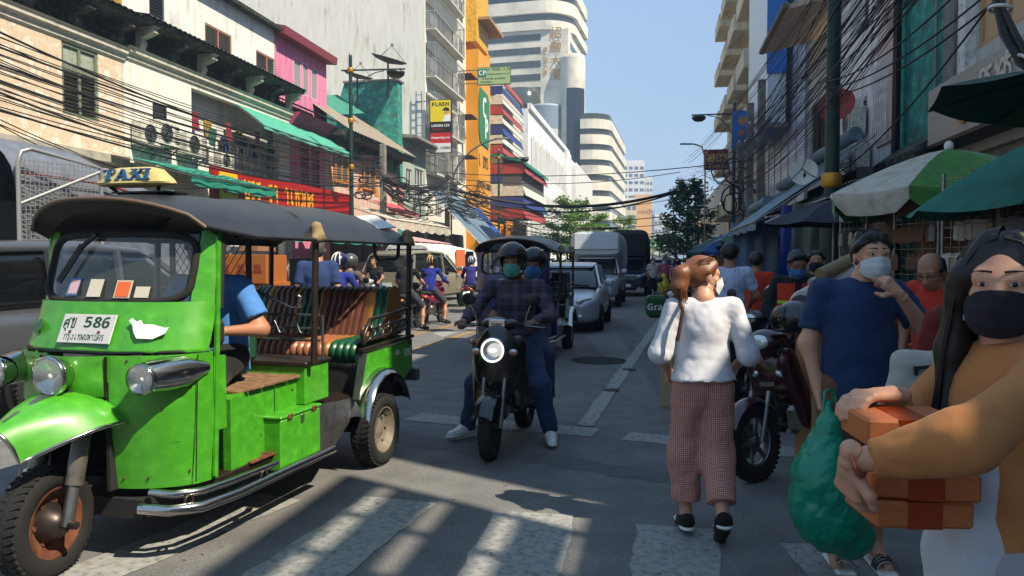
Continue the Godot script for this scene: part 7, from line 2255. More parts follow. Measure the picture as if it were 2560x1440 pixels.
# ---------- two-wheelers ----------
var bike_cache := {}
func bike_shapes(style: String) -> Dictionary:
	if bike_cache.has(style): return bike_cache[style]
	var d := {}
	var c := .017
	if style == "scooter":
		d.apron = SDF.new().ell(V(0, .74, -.2), V(.19, .3, .1)).cone(V(-.15, .88, -.28), V(-.16, .4, -.28), .08, .06).cone(V(.15, .88, -.28), V(.16, .4, -.28), .08, .06).cone(V(0, .42, -.2), V(0, .32, -.3), .1, .08).build(nm(), c).mesh()
		d.body = SDF.new().cone(V(0, .5, -.75), V(0, .6, -1.2), .15, .14).cone(V(-.12, .42, -.8), V(-.13, .62, -1.25), .06, .06).cone(V(.12, .42, -.8), V(.13, .62, -1.25), .06, .06).cone(V(0, .6, -1.25), V(0, .72, -1.48), .11, .05).build(nm(), c).mesh()
		d.seat = SDF.new().cone(V(0, .72, -.66), V(0, .73, -.95), .11, .13, 0, Vector3.UP, 1.7).cone(V(0, .73, -.95), V(0, .77, -1.35), .12, .1, 0, Vector3.UP, 1.7).build(nm(), c).mesh()
		d.bar_cowl = SDF.new().ell(V(0, 1.04, -.3), V(.16, .06, .1)).cone(V(0, .98, -.28), V(0, .88, -.26), .06, .06).build(nm(), c).mesh()
	else:
		d.apron = SDF.new().cone(V(-.14, .82, -.3), V(-.19, .42, -.44), .1, .1, 0, V(1, 0, 0), 2.2).cone(V(.14, .82, -.3), V(.19, .42, -.44), .1, .1, 0, V(1, 0, 0), 2.2).ell(V(0, .76, -.28), V(.16, .13, .06)).cone(V(-.1, .62, -.3), V(.1, .62, -.3), .05, .05).build(nm(), c).mesh()
		d.body = SDF.new().cone(V(0, .55, -.4), V(0, .5, -.75), .06, .07).cone(V(-.09, .58, -.7), V(-.1, .7, -1.35), .06, .045).cone(V(.09, .58, -.7), V(.1, .7, -1.35), .06, .045).cone(V(0, .68, -1.3), V(0, .8, -1.58), .08, .03).build(nm(), c).mesh()
		d.seat = SDF.new().cone(V(0, .755, -.6), V(0, .76, -.95), .085, .11, 0, Vector3.UP, 1.8).cone(V(0, .76, -.95), V(0, .82, -1.4), .11, .085, 0, Vector3.UP, 1.8).build(nm(), c).mesh()
		d.bar_cowl = SDF.new().ell(V(0, .97, -.24), V(.13, .09, .09)).cone(V(-.12, .99, -.28), V(.12, .99, -.28), .04, .04).cone(V(0, .95, -.28), V(0, .84, -.28), .05, .05).build(nm(), c).mesh()
	bike_cache[style] = d
	return d
func motorbike(at: Vector3, yw: float, label: String, style: String, pm: Material, am: Material, opt := {}) -> Node3D:
	var o := thing("motorcycle", label,"motorcycle", at, yaw(yw) * Basis(V(0, 0, 1), opt.get("lean", .0)), opt.get("group","motorcycles"))
	var d := bike_shapes(style)
	var sc := style == "scooter"
	var R := .25 if sc else .28
	var ww := .1 if sc else .075
	var wb := 1.22
	var steer := Basis(Vector3.UP, opt.get("steer", .0))
	var plast: Material = mats.black_plastic
	wheel(o, V(0, R, 0), steer * V(1, 0, 0), R, ww, mats.black_metal if sc else mats.steel, 5 if sc else 6)
	wheel(o, V(0, R, -wb), V(1, 0, 0), R, ww * 1.15, mats.steel, 5)
	part(o,"brake_disc", nm().cyl(V(-ww * .6, R, 0), V(-ww * .55, R, 0), R * .45, R * .45, 20), mats.steel)
	for s in [-1.0, 1.0]:
		part(o,"fork_leg", nm().tube([V(s * (ww * .5 + .03), R, 0), V(s * (ww * .5 + .035), .62, -.13)], .019, 10, true), mats.steel)
		part(o,"grip", nm().cyl(V(s * .24, 1.02, -.37), V(s * .36, 1.015, -.41), .017, .018, 10), mats.rubber)
		part(o,"brake_lever", nm().tube([V(s * .2, 1.03, -.32), V(s * .28, 1.02, -.31), V(s * .37, 1.01, -.35)], .006, 5), mats.steel)
		var mr := part(o,"mirror", nm().ell(V(s * .27, 1.24, -.31), V(.065, .05, .02), Basis(Vector3.UP, s * .2), 16), plast)
		part(mr,"mirror_stem", nm().tube([V(s * .2, 1.03, -.34), V(s * .22, 1.12, -.33), V(s * .26, 1.21, -.31)], .006, 6), mats.chrome if sc else plast)
		part(o,"foot_peg", nm().cyl(V(s * .1, .3, -.68), V(s * .27, .29, -.68), .015), mats.rubber)
		part(o,"rear_shock", nm().cyl(V(s * .13, .33, -wb), V(s * .13, .6, -wb + .12), .03, .025, 10), mats.black_metal)
	part(o,"handlebar", nm().tube([V(-.25, 1.02, -.375), V(-.1, 1.04, -.33), V(.1, 1.04, -.33), V(.25, 1.02, -.375)], .012, 8), mats.black_metal)
	# front mudguard
	var g := []
	for k in 9:
		var t := lerpf(.5, 2.35, k / 8.0)
		var row := PackedVector3Array()
		for j in 7:
			var q := -1.0 + j / 3.0
			row.append(V(q * (ww * .5 + .03), R + sin(t) * (R + .035) - .035 * q * q, cos(t) * (R + .035) * 1.0) if t > -9 else Vector3.ZERO)
		g.append(row)
	part(o,"front_mudguard", nm().grid(g), opt.get("fender", pm))
	part(o,"apron", d.apron, pm); part(o,"body_shell", d.body, am); part(o,"seat", d.seat, mats.rubber); part(o,"bar_cowl", d.bar_cowl, opt.get("cowl", pm))
	boxp(o,"engine", V(0, .36, -.72), V(.2, .22, .36), mats.steel, .04)
	if sc: boxp(o,"floorboard", V(0, .36, -.52), V(.3, .06, .34), plast, .02)
	part(o,"swing_arm", nm().bar(V(.09, .33, -.75), V(.09, R, -wb), .03, .05).bar(V(-.09, .33, -.75), V(-.09, R, -wb), .03, .05), mats.black_metal)
	part(o,"exhaust", nm().tube([V(-.12, .26, -.62), V(-.16, .24, -.85), V(-.17, .3, -1.02), V(-.18, .36, -1.42)], .022, 10, true, .048), mats.chrome if sc else mats.steel)
	boxp(o,"rear_mudguard", V(0, .55, -wb - .24), V(.13, .24, .02), plast, .006, Basis(Vector3.RIGHT, .5))
	boxp(o,"number_plate", V(0, .58, -wb - .3), V(.2, .16, .006), mats.white_plastic, .0, Basis(Vector3.RIGHT, .45))
	part(o,"tail_light", nm().ell(V(0, .74, -1.5), V(.1, .035, .05)), mats.red_lens)
	for s in [-1.0, 1.0]:
		part(o,"rear_indicator", nm().ell(V(s * .13, .7, -1.44), V(.04, .022, .05)), mats.amber_lens)
	if sc and opt.get("round_lamp", false):
		var lc := V(0, .845, -.085)
		part(o,"headlight", nm().lathe([U(.09, -.04), U(.1, .0), U(.105, .015), U(.095, .022)], 32, lc, V(0, .12, 1)), mats.chrome)
		var em := mat("led_ring", Color(.95, .95, .95), .3); em.emission_enabled = true; em.emission = Color(1, 1, 1); em.emission_energy_multiplier = .35
		part(o,"led_ring_light", nm().torus(lc + V(0, .002, .018), V(0, .12, 1), .088, .009, 32, 8), em)
		part(o,"lamp_bowl", nm().lathe([U(.086, .012), U(.05, -.015), U(0, -.02)], 28, lc, V(0, .12, 1)), mats.chrome)
		part(o,"led_light", nm().ell(lc + V(0, .004, .008), V(.035, .018, .012)), em)
		part(o,"lamp_glass", nm().lathe([U(.092, .02), U(.05, .034), U(0, .038)], 28, lc, V(0, .12, 1)), glass("lens_glass", Color(.85, .87, .86), .12))
		for s in [-1.0, 1.0]:
			part(o,"front_indicator", nm().ell(V(s * .152, .83, -.135), V(.036, .026, .03)), mats.lamp_glass)
			part(o,"indicator_bulb", nm().ell(V(s * .15, .828, -.11), V(.016, .014, .012)), mats.amber_lens)
		boxp(o,"badge_cowl", V(0, 1.05, -.215), V(.15, .07, .03), mats.chrome, .012)
		letters(o,"badge_lettering","HONDA", .02, mats.black_plastic, Transform3D(Basis.IDENTITY, V(0, 1.045, -.198)), false, true, .002)
	else:
		part(o,"headlight", SDF.new().ell(V(0, .97, -.165), V(.085, .055, .03)).build(nm(), .012), mats.lamp_glass)
		for s in [-1.0, 1.0]: part(o,"front_indicator", SDF.new().cone(V(s * .09, .74, -.235), V(s * .155, .7, -.27), .022, .016).build(nm(), .01), mats.lamp_glass)
		boxp(o,"front_plate", V(0, .66, -.225), V(.12, .03, .01), mats.steel)
	if opt.get("basket", false):
		var b := nm()
		var r0 := [V(-.1, .75, -.16), V(.1, .75, -.16), V(.1, .75, .05), V(-.1, .75, .05)]
		var r1 := [V(-.17, .98, -.18), V(.17, .98, -.18), V(.17, .98, .12), V(-.17, .98, .12)]
		for k in 4:
			for j in 9: b.tube([r0[k].lerp(r0[(k + 1) % 4], j / 8.0), r1[k].lerp(r1[(k + 1) % 4], j / 8.0)], .003, 4)
			for j in 7: b.tube([r0[k].lerp(r1[k], j / 6.0), r0[(k + 1) % 4].lerp(r1[(k + 1) % 4], j / 6.0)], .003 if j < 6 else .006, 4)
		for j in 7: b.tube([r0[0].lerp(r0[1], j / 6.0), r0[3].lerp(r0[2], j / 6.0)], .003, 4)
		part(o,"basket", b, mats.black_metal)
	if opt.has("seat_helmet"):
		var hp: Vector3 = opt.get("helmet_at", V(0, .98, -.9))
		var hn := thing("spare_helmet", opt.get("helmet_label","helmet"),"helmet", o.transform * hp, o.transform.basis * Basis(Vector3.UP, opt.get("helmet_yaw", .0)),"helmets left on parked motorcycles")
		helmet(hn, Transform3D.IDENTITY, {"helmet":opt.seat_helmet,"visor":glass("visor_dark", Color(.05, .05, .06), .75),"visor_tilt":.1})
	return o

# ---------- cars ----------
func loft(stations: Array, m: int) -> MB:
	# stations: [z, y bottom, y top, half width]; rounded box sections
	var rows := []
	for s in stations:
		var row := PackedVector3Array()
		for k in m:
			var t := TAU * k / m
			var cx := signf(cos(t)) * pow(absf(cos(t)), .32); var cy := signf(sin(t)) * pow(absf(sin(t)), .42)
			var tum: float = 1.0 - .06 * maxf(.0, cy)
			row.append(V(cx * s[3] * tum, lerpf(s[1], s[2], (cy + 1) * .5), s[0]))
		rows.append(row)
	var mb := nm()
	mb.grid(rows, true, false, true)
	mb.cap(rows[0]); mb.cap(rows[-1], true)
	return mb
func car(at: Vector3, yw: float, called: String, label: String, pm: Material, k: Dictionary) -> Node3D:
	var o := thing(called, label, k.get("cat","car"), at, yaw(yw))
	part(o,"body", loft(k.body, 28), pm)
	var gm: Material = k.get("glass", mats.dark_glass)
	part(o,"window_band", loft(k.cabin, 28), gm)
	part(o,"roof", loft(k.roof, 28), pm)
	var W: float = k.W
	for s in [-1.0, 1.0]:
		for p in k.pillars: part(o,"pillar", nm().bar(V(s * p[0], p[1], p[2]), V(s * p[3], p[4], p[5]), .06, .05, V(1, 0, 0)), pm)
		for z in k.wheels:
			part(o,"wheel_arch", nm().torus(V(s * (W - .035), k.wr + .02, z), V(1, 0, 0), k.wr + .05, .035, 28, 6, .8), mats.black_plastic)
			wheel(o, V(s * (W - .07), k.wr, z), V(s, 0, 0), k.wr, .2, mats.steel, 5)
		for z in k.get("doors", []): part(o,"door_gap", nm().bar(V(s * (W + .004), .38, z), V(s * (W - .03), k.belt, z), .006, .012), mats.black_plastic)
		for z in k.get("handles", []): boxp(o,"door_handle", V(s * (W + .012), k.belt - .12, z), V(.03, .03, .16), pm, .01)
		boxp(o,"mirror", V(s * (W + .1), k.belt + .1, k.mirror), V(.2, .15, .12), pm, .04)
		part(o,"side_moulding", nm().bar(V(s * (W + .004), .52, k.wheels[0] - .4), V(s * (W + .004), .52, k.wheels[1] + .4), .02, .05), k.get("trim", pm))
	var f: Dictionary = k.get("front", {})
	if f.size() > 0:
		for s in [-1.0, 1.0]:
			var h := part(o,"headlight", SDF.new().cone(V(s * f.lx, f.ly, f.lz), V(s * (f.lx + .2), f.ly + .06, f.lz - .2), .075, .05, 0, Vector3.UP, 1.2).build(nm(), .02), mats.lamp_glass)
			part(o,"fog_lamp", nm().ell(V(s * (f.lx + .02), .36, f.lz + .05), V(.06, .04, .04)), mats.lamp_glass)
		var gr := nm()
		for j in f.get("bars", 3): gr.box(V(0, f.gy + j * .055, f.lz + .06), V(f.gw, .025, .05), .008)
		part(o,"grille", gr, f.get("gm", mats.chrome))
		boxp(o,"grille_opening", V(0, f.gy + .05, f.lz + .03), V(f.gw, .2, .05), mats.black_plastic, .02)
		boxp(o,"bumper_intake", V(0, .34, f.lz + .05), V(.8, .14, .08), mats.black_plastic, .03)
		boxp(o,"number_plate", V(0, .48, f.lz + .11), V(.34, .13, .012), mats.white_plastic)
		part(o,"wiper", nm().bar(V(.05, k.belt + .06, f.wz), V(.55, k.belt + .04, f.wz + .06), .015, .02), mats.black_plastic)
	var r: Dictionary = k.get("rear", {})
	if r.size() > 0:
		for s in [-1.0, 1.0]:
			part(o,"tail_light", SDF.new().cone(V(s * r.x, r.y0, r.z), V(s * r.x, r.y1, r.z + .04), .075, .07).build(nm(), .02), mats.red_lens)
			part(o,"reversing_lamp", nm().ell(V(s * r.x, r.y0 - .02, r.z - .07), V(.06, .04, .02)), mats.white_plastic)
		boxp(o,"rear_window", V(0, r.wy, r.wz), V(r.ww, r.wh, .03), mats.dark_glass, .01, Basis(Vector3.RIGHT, r.get("rake", -.3)))
		boxp(o,"rear_bumper", V(0, .5, r.z - .05), V(W * 1.94, .26, .18), pm, .06)
		boxp(o,"number_plate", V(0, .82, r.z - .03), V(.36, .14, .012), mats.white_plastic)
	return o
func traffic() -> void:
	var silver := paint("silver", Color(.7, .72, .75), .3); silver.metallic = .35
	var navy := paint("navy_car", Color(.05, .08, .2), .3)
	var beige := paint("beige_car", Color(.56, .54, .46), .3); beige.metallic = .3
	var grey := paint("grey_car", Color(.32, .33, .35), .3); grey.metallic = .4
	var sed := {"W":.85,"wr":.29,"belt":.95,"mirror":-1.55,"wheels":[-.78, -3.3],"doors":[-1.55, -2.5, -3.2],"handles":[-2.35, -3.1],
		"body":[[.0, .28, .6, .5], [-.08, .22, .7, .66], [-.3, .2, .78, .8], [-.8, .2, .87, .84], [-1.3, .2, .96, .85], [-2.4, .2, .98, .85], [-3.5, .2, 1.0, .85], [-4.0, .22, 1.0, .8], [-4.2, .3, .95, .7], [-4.25, .35, .85, .6]],
		"cabin":[[-1.05, .9, .96, .72], [-1.3, .9, 1.12, .73], [-1.9, .9, 1.43, .66], [-2.5, .9, 1.47, .65], [-3.1, .9, 1.42, .64], [-3.6, .9, 1.15, .66], [-3.8, .9, 1.0, .66]],
		"roof":[[-1.78, 1.38, 1.42, .56], [-1.95, 1.4, 1.475, .6], [-2.5, 1.42, 1.51, .61], [-3.05, 1.4, 1.47, .6], [-3.2, 1.38, 1.41, .56]],
		"pillars":[[.78, .95, -1.08, .62, 1.42, -1.85], [.76, .96, -2.48, .65, 1.44, -2.45], [.74, 1.0, -3.72, .62, 1.4, -3.12]],
		"front":{"lx":.42,"ly":.68,"lz":-.06,"gy":.6,"gw":.6,"wz":-1.12,"bars":2}}
	var g := gp(1500, 826)
	car(V(g.x - .95, 0, g.z + .72), -.19,"silver_sedan","silver saloon car facing the crossing behind the second tuk tuk", silver, sed)
	# large grey people carrier beyond the green taxi
	var mpv := {"W":.93,"wr":.34,"belt":1.08,"mirror":-1.3,"wheels":[-.85, -3.75],"doors":[-1.5, -2.6, -3.6],"handles":[-2.4, -3.4],"trim":mats.chrome,
		"body":[[0, .4, .8, .6], [-.15, .3, .95, .8], [-.8, .28, 1.02, .91], [-1.3, .28, 1.1, .93], [-3, .28, 1.1, .93], [-4.5, .3, 1.1, .91], [-4.75, .4, 1.05, .85]],
		"cabin":[[-.95, 1.02, 1.1, .82], [-1.3, 1.02, 1.3, .82], [-1.9, 1.02, 1.66, .76], [-3, 1.02, 1.72, .76], [-4.4, 1.02, 1.66, .76], [-4.7, 1.02, 1.3, .8]],
		"roof":[[-1.75, 1.58, 1.64, .66], [-2.0, 1.62, 1.72, .71], [-3, 1.64, 1.78, .72], [-4.3, 1.6, 1.74, .71], [-4.55, 1.55, 1.62, .68]],
		"pillars":[[.88, 1.1, -1.05, .74, 1.62, -1.85], [.86, 1.1, -2.5, .77, 1.66, -2.48], [.86, 1.1, -3.5, .77, 1.66, -3.48], [.84, 1.1, -4.68, .74, 1.6, -4.42]]}
	var p := st(-5.9, 10.2) - rgt * .95
	car(p, PI - STREET,"people_carrier","dark grey people carrier driving past behind the green taxi", grey, mpv)
	# beige sports utility, seen from behind
	var suv := {"W":.92,"wr":.37,"belt":1.18,"mirror":-1.5,"wheels":[-.9, -3.65],"doors":[-1.6, -2.6, -3.4],"handles":[-2.4, -3.3],
		"body":[[0, .5, .85, .6], [-.15, .4, 1.0, .82], [-.9, .38, 1.1, .9], [-1.4, .38, 1.2, .92], [-3, .38, 1.2, .92], [-4.5, .4, 1.22, .9], [-4.72, .45, 1.2, .84]],
		"cabin":[[-1.25, 1.1, 1.2, .8], [-1.5, 1.1, 1.4, .8], [-2, 1.1, 1.76, .75], [-3, 1.1, 1.8, .75], [-4.3, 1.1, 1.76, .74], [-4.66, 1.1, 1.3, .78]],
		"roof":[[-1.9, 1.7, 1.75, .64], [-2.2, 1.74, 1.83, .7], [-3, 1.75, 1.87, .71], [-4.2, 1.72, 1.84, .7], [-4.5, 1.66, 1.75, .66]],
		"pillars":[[.86, 1.2, -1.3, .72, 1.72, -2.0], [.85, 1.2, -2.5, .76, 1.76, -2.5], [.85, 1.2, -3.45, .76, 1.76, -3.4], [.84, 1.2, -4.6, .73, 1.7, -4.32]],
		"rear":{"x":.76,"y0":.98,"y1":1.16,"z":-4.7,"wy":1.48,"wz":-4.6,"ww":1.3,"wh":.46,"rake":.4}}
	p = at_depth(1052, 700, 23.2)
	car(V(p.x, 0, p.z) + fwd * 3.6 - rgt * .05, PI - .33,"beige_suv","beige sport utility car driving away with red tail lights", beige, suv)
	# blue pickup with a dark canopy, and the silver fronted canopy pickup
	for q in [[1567, 742, navy, 2.9, mat("canopy_black", Color(.055, .058, .065), .75, .0, texs.grime, .6),"navy pickup truck with a tall black fabric canopy", 1.0, -.19], [1480, 770, silver, 2.55, mat("canopy_silver", Color(.74, .76, .78), .4, .2, texs.dust, 1.2),"pickup truck with a riveted silver canopy front behind the saloon", .96, -.19]]:
		var pk := {"W":.88,"wr":.34,"belt":1.08,"mirror":-1.35,"cat":"pickup truck","wheels":[-.85, -3.85],"doors":[-1.5, -2.4],"handles":[-2.2],
			"body":[[0, .42, .78, .6], [-.12, .34, .95, .8], [-.8, .34, 1.06, .86], [-1.3, .34, 1.1, .88], [-3, .36, 1.1, .88], [-5.0, .4, 1.1, .88]],
			"cabin":[[-1.1, 1.02, 1.12, .76], [-1.35, 1.02, 1.3, .76], [-1.85, 1.02, 1.66, .7], [-2.6, 1.02, 1.68, .7], [-2.75, 1.02, 1.2, .74]],
			"roof":[[-1.75, 1.6, 1.64, .6], [-1.95, 1.63, 1.72, .65], [-2.6, 1.63, 1.72, .65], [-2.72, 1.58, 1.64, .62]],
			"pillars":[[.8, 1.1, -1.15, .66, 1.64, -1.85], [.8, 1.1, -2.7, .68, 1.64, -2.66]],
			"front":{"lx":.5,"ly":.86,"lz":-.06,"gy":.72,"gw":.75,"wz":-1.18,"bars":4}}
		g = gp(q[0], q[1])
		var v := car(V(g.x, 0, g.z), q[7],"canopy_pickup", q[5], q[2], pk)
		var top: float = q[3]
		part(v,"canopy", loft([[-1.6, 1.75, top - .2, .78], [-1.75, 1.72, top, .9], [-3.0, 1.0, top + .02, .93], [-5.1, 1.0, top, .93]], 28), q[4])
		if q[2] == silver:
			boxp(v,"canopy_front", V(0, (1.85 + top) * .5, -1.56), V(1.5, top - 2.0, .03), mats.canopy_silver, .02, Basis(Vector3.RIGHT, -.1))
			for r in 4:
				for c in 9: part(v,"rivet", nm().ell(V(-.62 + c * .155, 1.98 + r * .13, -1.535 - r * .012), Vector3.ONE * .018, Basis.IDENTITY, 8), mats.steel)
			var rk := nm()
			for x in [-.7, -.25, .25, .7]: rk.tube([V(x, top + .02, -1.7), V(x, top + .12, -1.75), V(x, top + .12, -3.2)], .018, 5)
			for z in [-1.75, -2.4, -3.0]: rk.tube([V(-.75, top + .12, z), V(.75, top + .12, z)], .018, 5)
			part(v,"roof_rack", rk, mats.brown_metal)
	# white minibus with an open side behind the beige car
	var mb := thing("white_minibus","white open backed minibus with an orange side panel beyond the beige car","minibus", at_depth(1085, 690, 29.0) * V(1, 0, 1), yaw(PI - .3))
	part(mb,"body", loft([[2.6, .5, 1.7, .8], [2.4, .4, 2.0, .9], [0, .4, 2.15, .95], [-2.3, .4, 2.15, .95], [-2.4, .5, 2.1, .9]], 24), mats.white_paint)
	boxp(mb,"open_rear", V(0, 1.5, -2.42), V(1.5, .9, .06), mats.black_plastic, .02)
	boxp(mb,"orange_panel", V(-.97, 1.45, .3), V(.03, 1.0, .9), mat("panel_orange", Color(.75, .4, .22), .6))
	boxp(mb,"side_window", V(-.97, 1.6, 1.3), V(.03, .6, .8), mats.dark_glass)
	for z in [-1.6, 1.7]:
		for s in [-1.0, 1.0]: wheel(mb, V(s * .85, .32, z), V(s, 0, 0), .32, .2, mats.steel, 5)
	# distant queue
	for q in [[1640, 690, 52.0,"white ambulance-like van waiting far down the street", Color(.75, .75, .76)], [1622, 672, 75.0,"small white car far down the street", Color(.7, .7, .72)], [1665, 680, 60.0,"dark blue car nosing out by the far pedestrians", Color(.1, .14, .26)]]:
		p = at_depth(q[0], q[1], q[2])
		var v := thing("far_car", q[3],"car", V(p.x, 0, p.z), yaw(-.15),"far traffic")
		part(v,"body", loft([[0, .4, .8, .6], [-.2, .3, .95, .8], [-1.2, .3, 1.1, .85], [-4, .3, 1.1, .85]], 20), paint("far%s" % q[0], q[4]))
		part(v,"window_band", loft([[-1.0, 1.0, 1.1, .7], [-1.7, 1.0, 1.6, .66], [-3.6, 1.0, 1.6, .66], [-4, 1.0, 1.2, .7]], 20), mats.dark_glass)
		part(v,"roof", loft([[-1.6, 1.55, 1.6, .55], [-2, 1.58, 1.68, .62], [-3.6, 1.58, 1.66, .62]], 20), paint("far%s" % q[0], q[4]))
		for s in [-1.0, 1.0]:
			part(v,"headlight", nm().ell(V(s * .6, .78, -.12), V(.14, .08, .08)), mats.lamp_glass)
			for z in [-.8, -3.3]: wheel(v, V(s * .78, .3, z), V(s, 0, 0), .3, .2, mats.steel, 5)
	cage_truck()
func cage_truck() -> void:
	# grey truck with a rounded roof and an open wire door, parked on the left
	var o := thing("cage_truck","grey covered truck with an open wire mesh tail door parked by the kerb","truck", st(-9.3, 8.75), left_basis)
	var shell_m := mat("truck_grey", Color(.46, .48, .52), .4, .3, texs.grime, .5)
	var rows := []
	for x in [.0, .6, 1.6, 2.8, 3.4]:
		var row := PackedVector3Array()
		for k in 21:
			var t := PI * k / 20.0
			var h := 3.3 - .45 * clampf((x - 1.6) / 1.8, 0, 1)
			row.append(V(x, 1.0 + (h - 1.0) * pow(sin(t), .45) if k > 0 and k < 20 else .9, cos(t) * 1.05 if absf(cos(t)) < .8 else signf(cos(t)) * (.84 + (absf(cos(t)) - .8) * .6)))
		rows.append(row)
	part(o,"canopy", nm().grid(rows, false, false, false), shell_m)
	part(o,"canopy_front_wall", nm().box(V(3.38, 1.9, 0), V(.05, 1.8, 1.8)), shell_m)
	boxp(o,"bed", V(1.7, .85, 0), V(3.4, .25, 1.9), mats.black_metal)
	boxp(o,"dark_load", V(2.2, 1.7, -.1), V(2.0, 1.5, 1.6), mat("load_grey", Color(.22, .22, .23), .9))
	boxp(o,"cab", V(4.4, 1.4, 0), V(1.9, 1.6, 1.8), shell_m, .15)
	boxp(o,"cab_window", V(4.4, 1.8, .91), V(1.2, .5, .02), mats.dark_glass)
	part(o,"red_stripe", nm().tube([V(.0, 2.72, .985), V(1.6, 2.72, .985), V(3.3, 2.5, .96)], .02, 6), mat("stripe_red", Color(.45, .12, .1), .6))
	for z in [-.9, .9]:
		for x in [.8, 4.6]: wheel(o, V(x, .36, z), V(0, 0, signf(z)), .36, .22, mats.steel, 5)
	# swung tail door
	var d := Node3D.new(); d.name = "tail_door"; o.add_child(d)
	d.transform = Transform3D(yaw(-.25), V(-.05, .95, 1.0))
	var fr := nm()
	fr.tube([V(0, 0, 0), V(0, 1.9, 0), V(.05, 2.05, 0), V(.18, 2.1, 0), V(1.2, 1.95, 0), V(1.2, 0, 0), V(0, 0, 0)], .03, 8)
	fr.tube([V(0, 1.35, 0), V(1.2, 1.9, 0)], .024, 8); fr.tube([V(0, .5, 0), V(1.2, 1.3, 0)], .024, 8); fr.tube([V(0, .3, 0), V(1.2, .3, 0)], .024, 8)
	part(d,"door_frame", fr, mat("pipe_silver", Color(.62, .62, .62), .4, .6))
	var mesh := nm()
	for k in 19: mesh.box(V(.03 + k * .063, 1.0, 0), V(.009, 1.95, .009))
	for k in 30: mesh.box(V(.6, .03 + k * .066, .006), V(1.18, .009, .009))
	part(d,"wire_mesh", mesh, mats.pipe_silver)
	var mesh2 := nm()
	for k in 30: mesh2.box(V(.2 + k * .1, 1.55, .94), V(.012, 1.1, .012))
	for k in 12: mesh2.box(V(1.7, 1.0 + k * .1, .947), V(3.2, .012, .012))
	part(o,"side_mesh", mesh2, mats.pipe_silver)

func plastic_bag(pts: Array, m: Material, called: String, label: String, at: Vector3, cell := .012, amp := .02) -> Node3D:
	var o := thing(called, label,"bag", at)
	var s := SDF.new(); s.k = 45.0
	for p in pts: s.cone(p[0], p[1], p[2], p[3], 0, p[4] if p.size() > 4 else Vector3.ZERO, p[5] if p.size() > 5 else 1.0)
	var nz := FastNoiseLite.new(); nz.seed = 31; nz.frequency = 6.0; nz.fractal_type = FastNoiseLite.FRACTAL_RIDGED; nz.fractal_octaves = 3
	part(o,"sack", s.build(nm(), cell, nz, amp), m)
	return o
func carton(called: String, label: String, c: Vector3, s: Vector3, bs: Basis, m: Material, tape := true, group := "") -> Node3D:
	var o := thing(called, label,"box", c - V(0, s.y * .5, 0), bs, group)
	boxp(o,"carton", V(0, s.y * .5, 0), s, m, .006)
	if tape:
		boxp(o,"tape", V(0, s.y + .0005, 0), V(s.x * 1.001, .001, .05), mat("tape", Color(.55, .36, .18), .3))
		boxp(o,"tape", V(0, s.y * .8, s.z * .5 + .0005), V(.05, s.y * .4, .001), mats.tape)
	return o
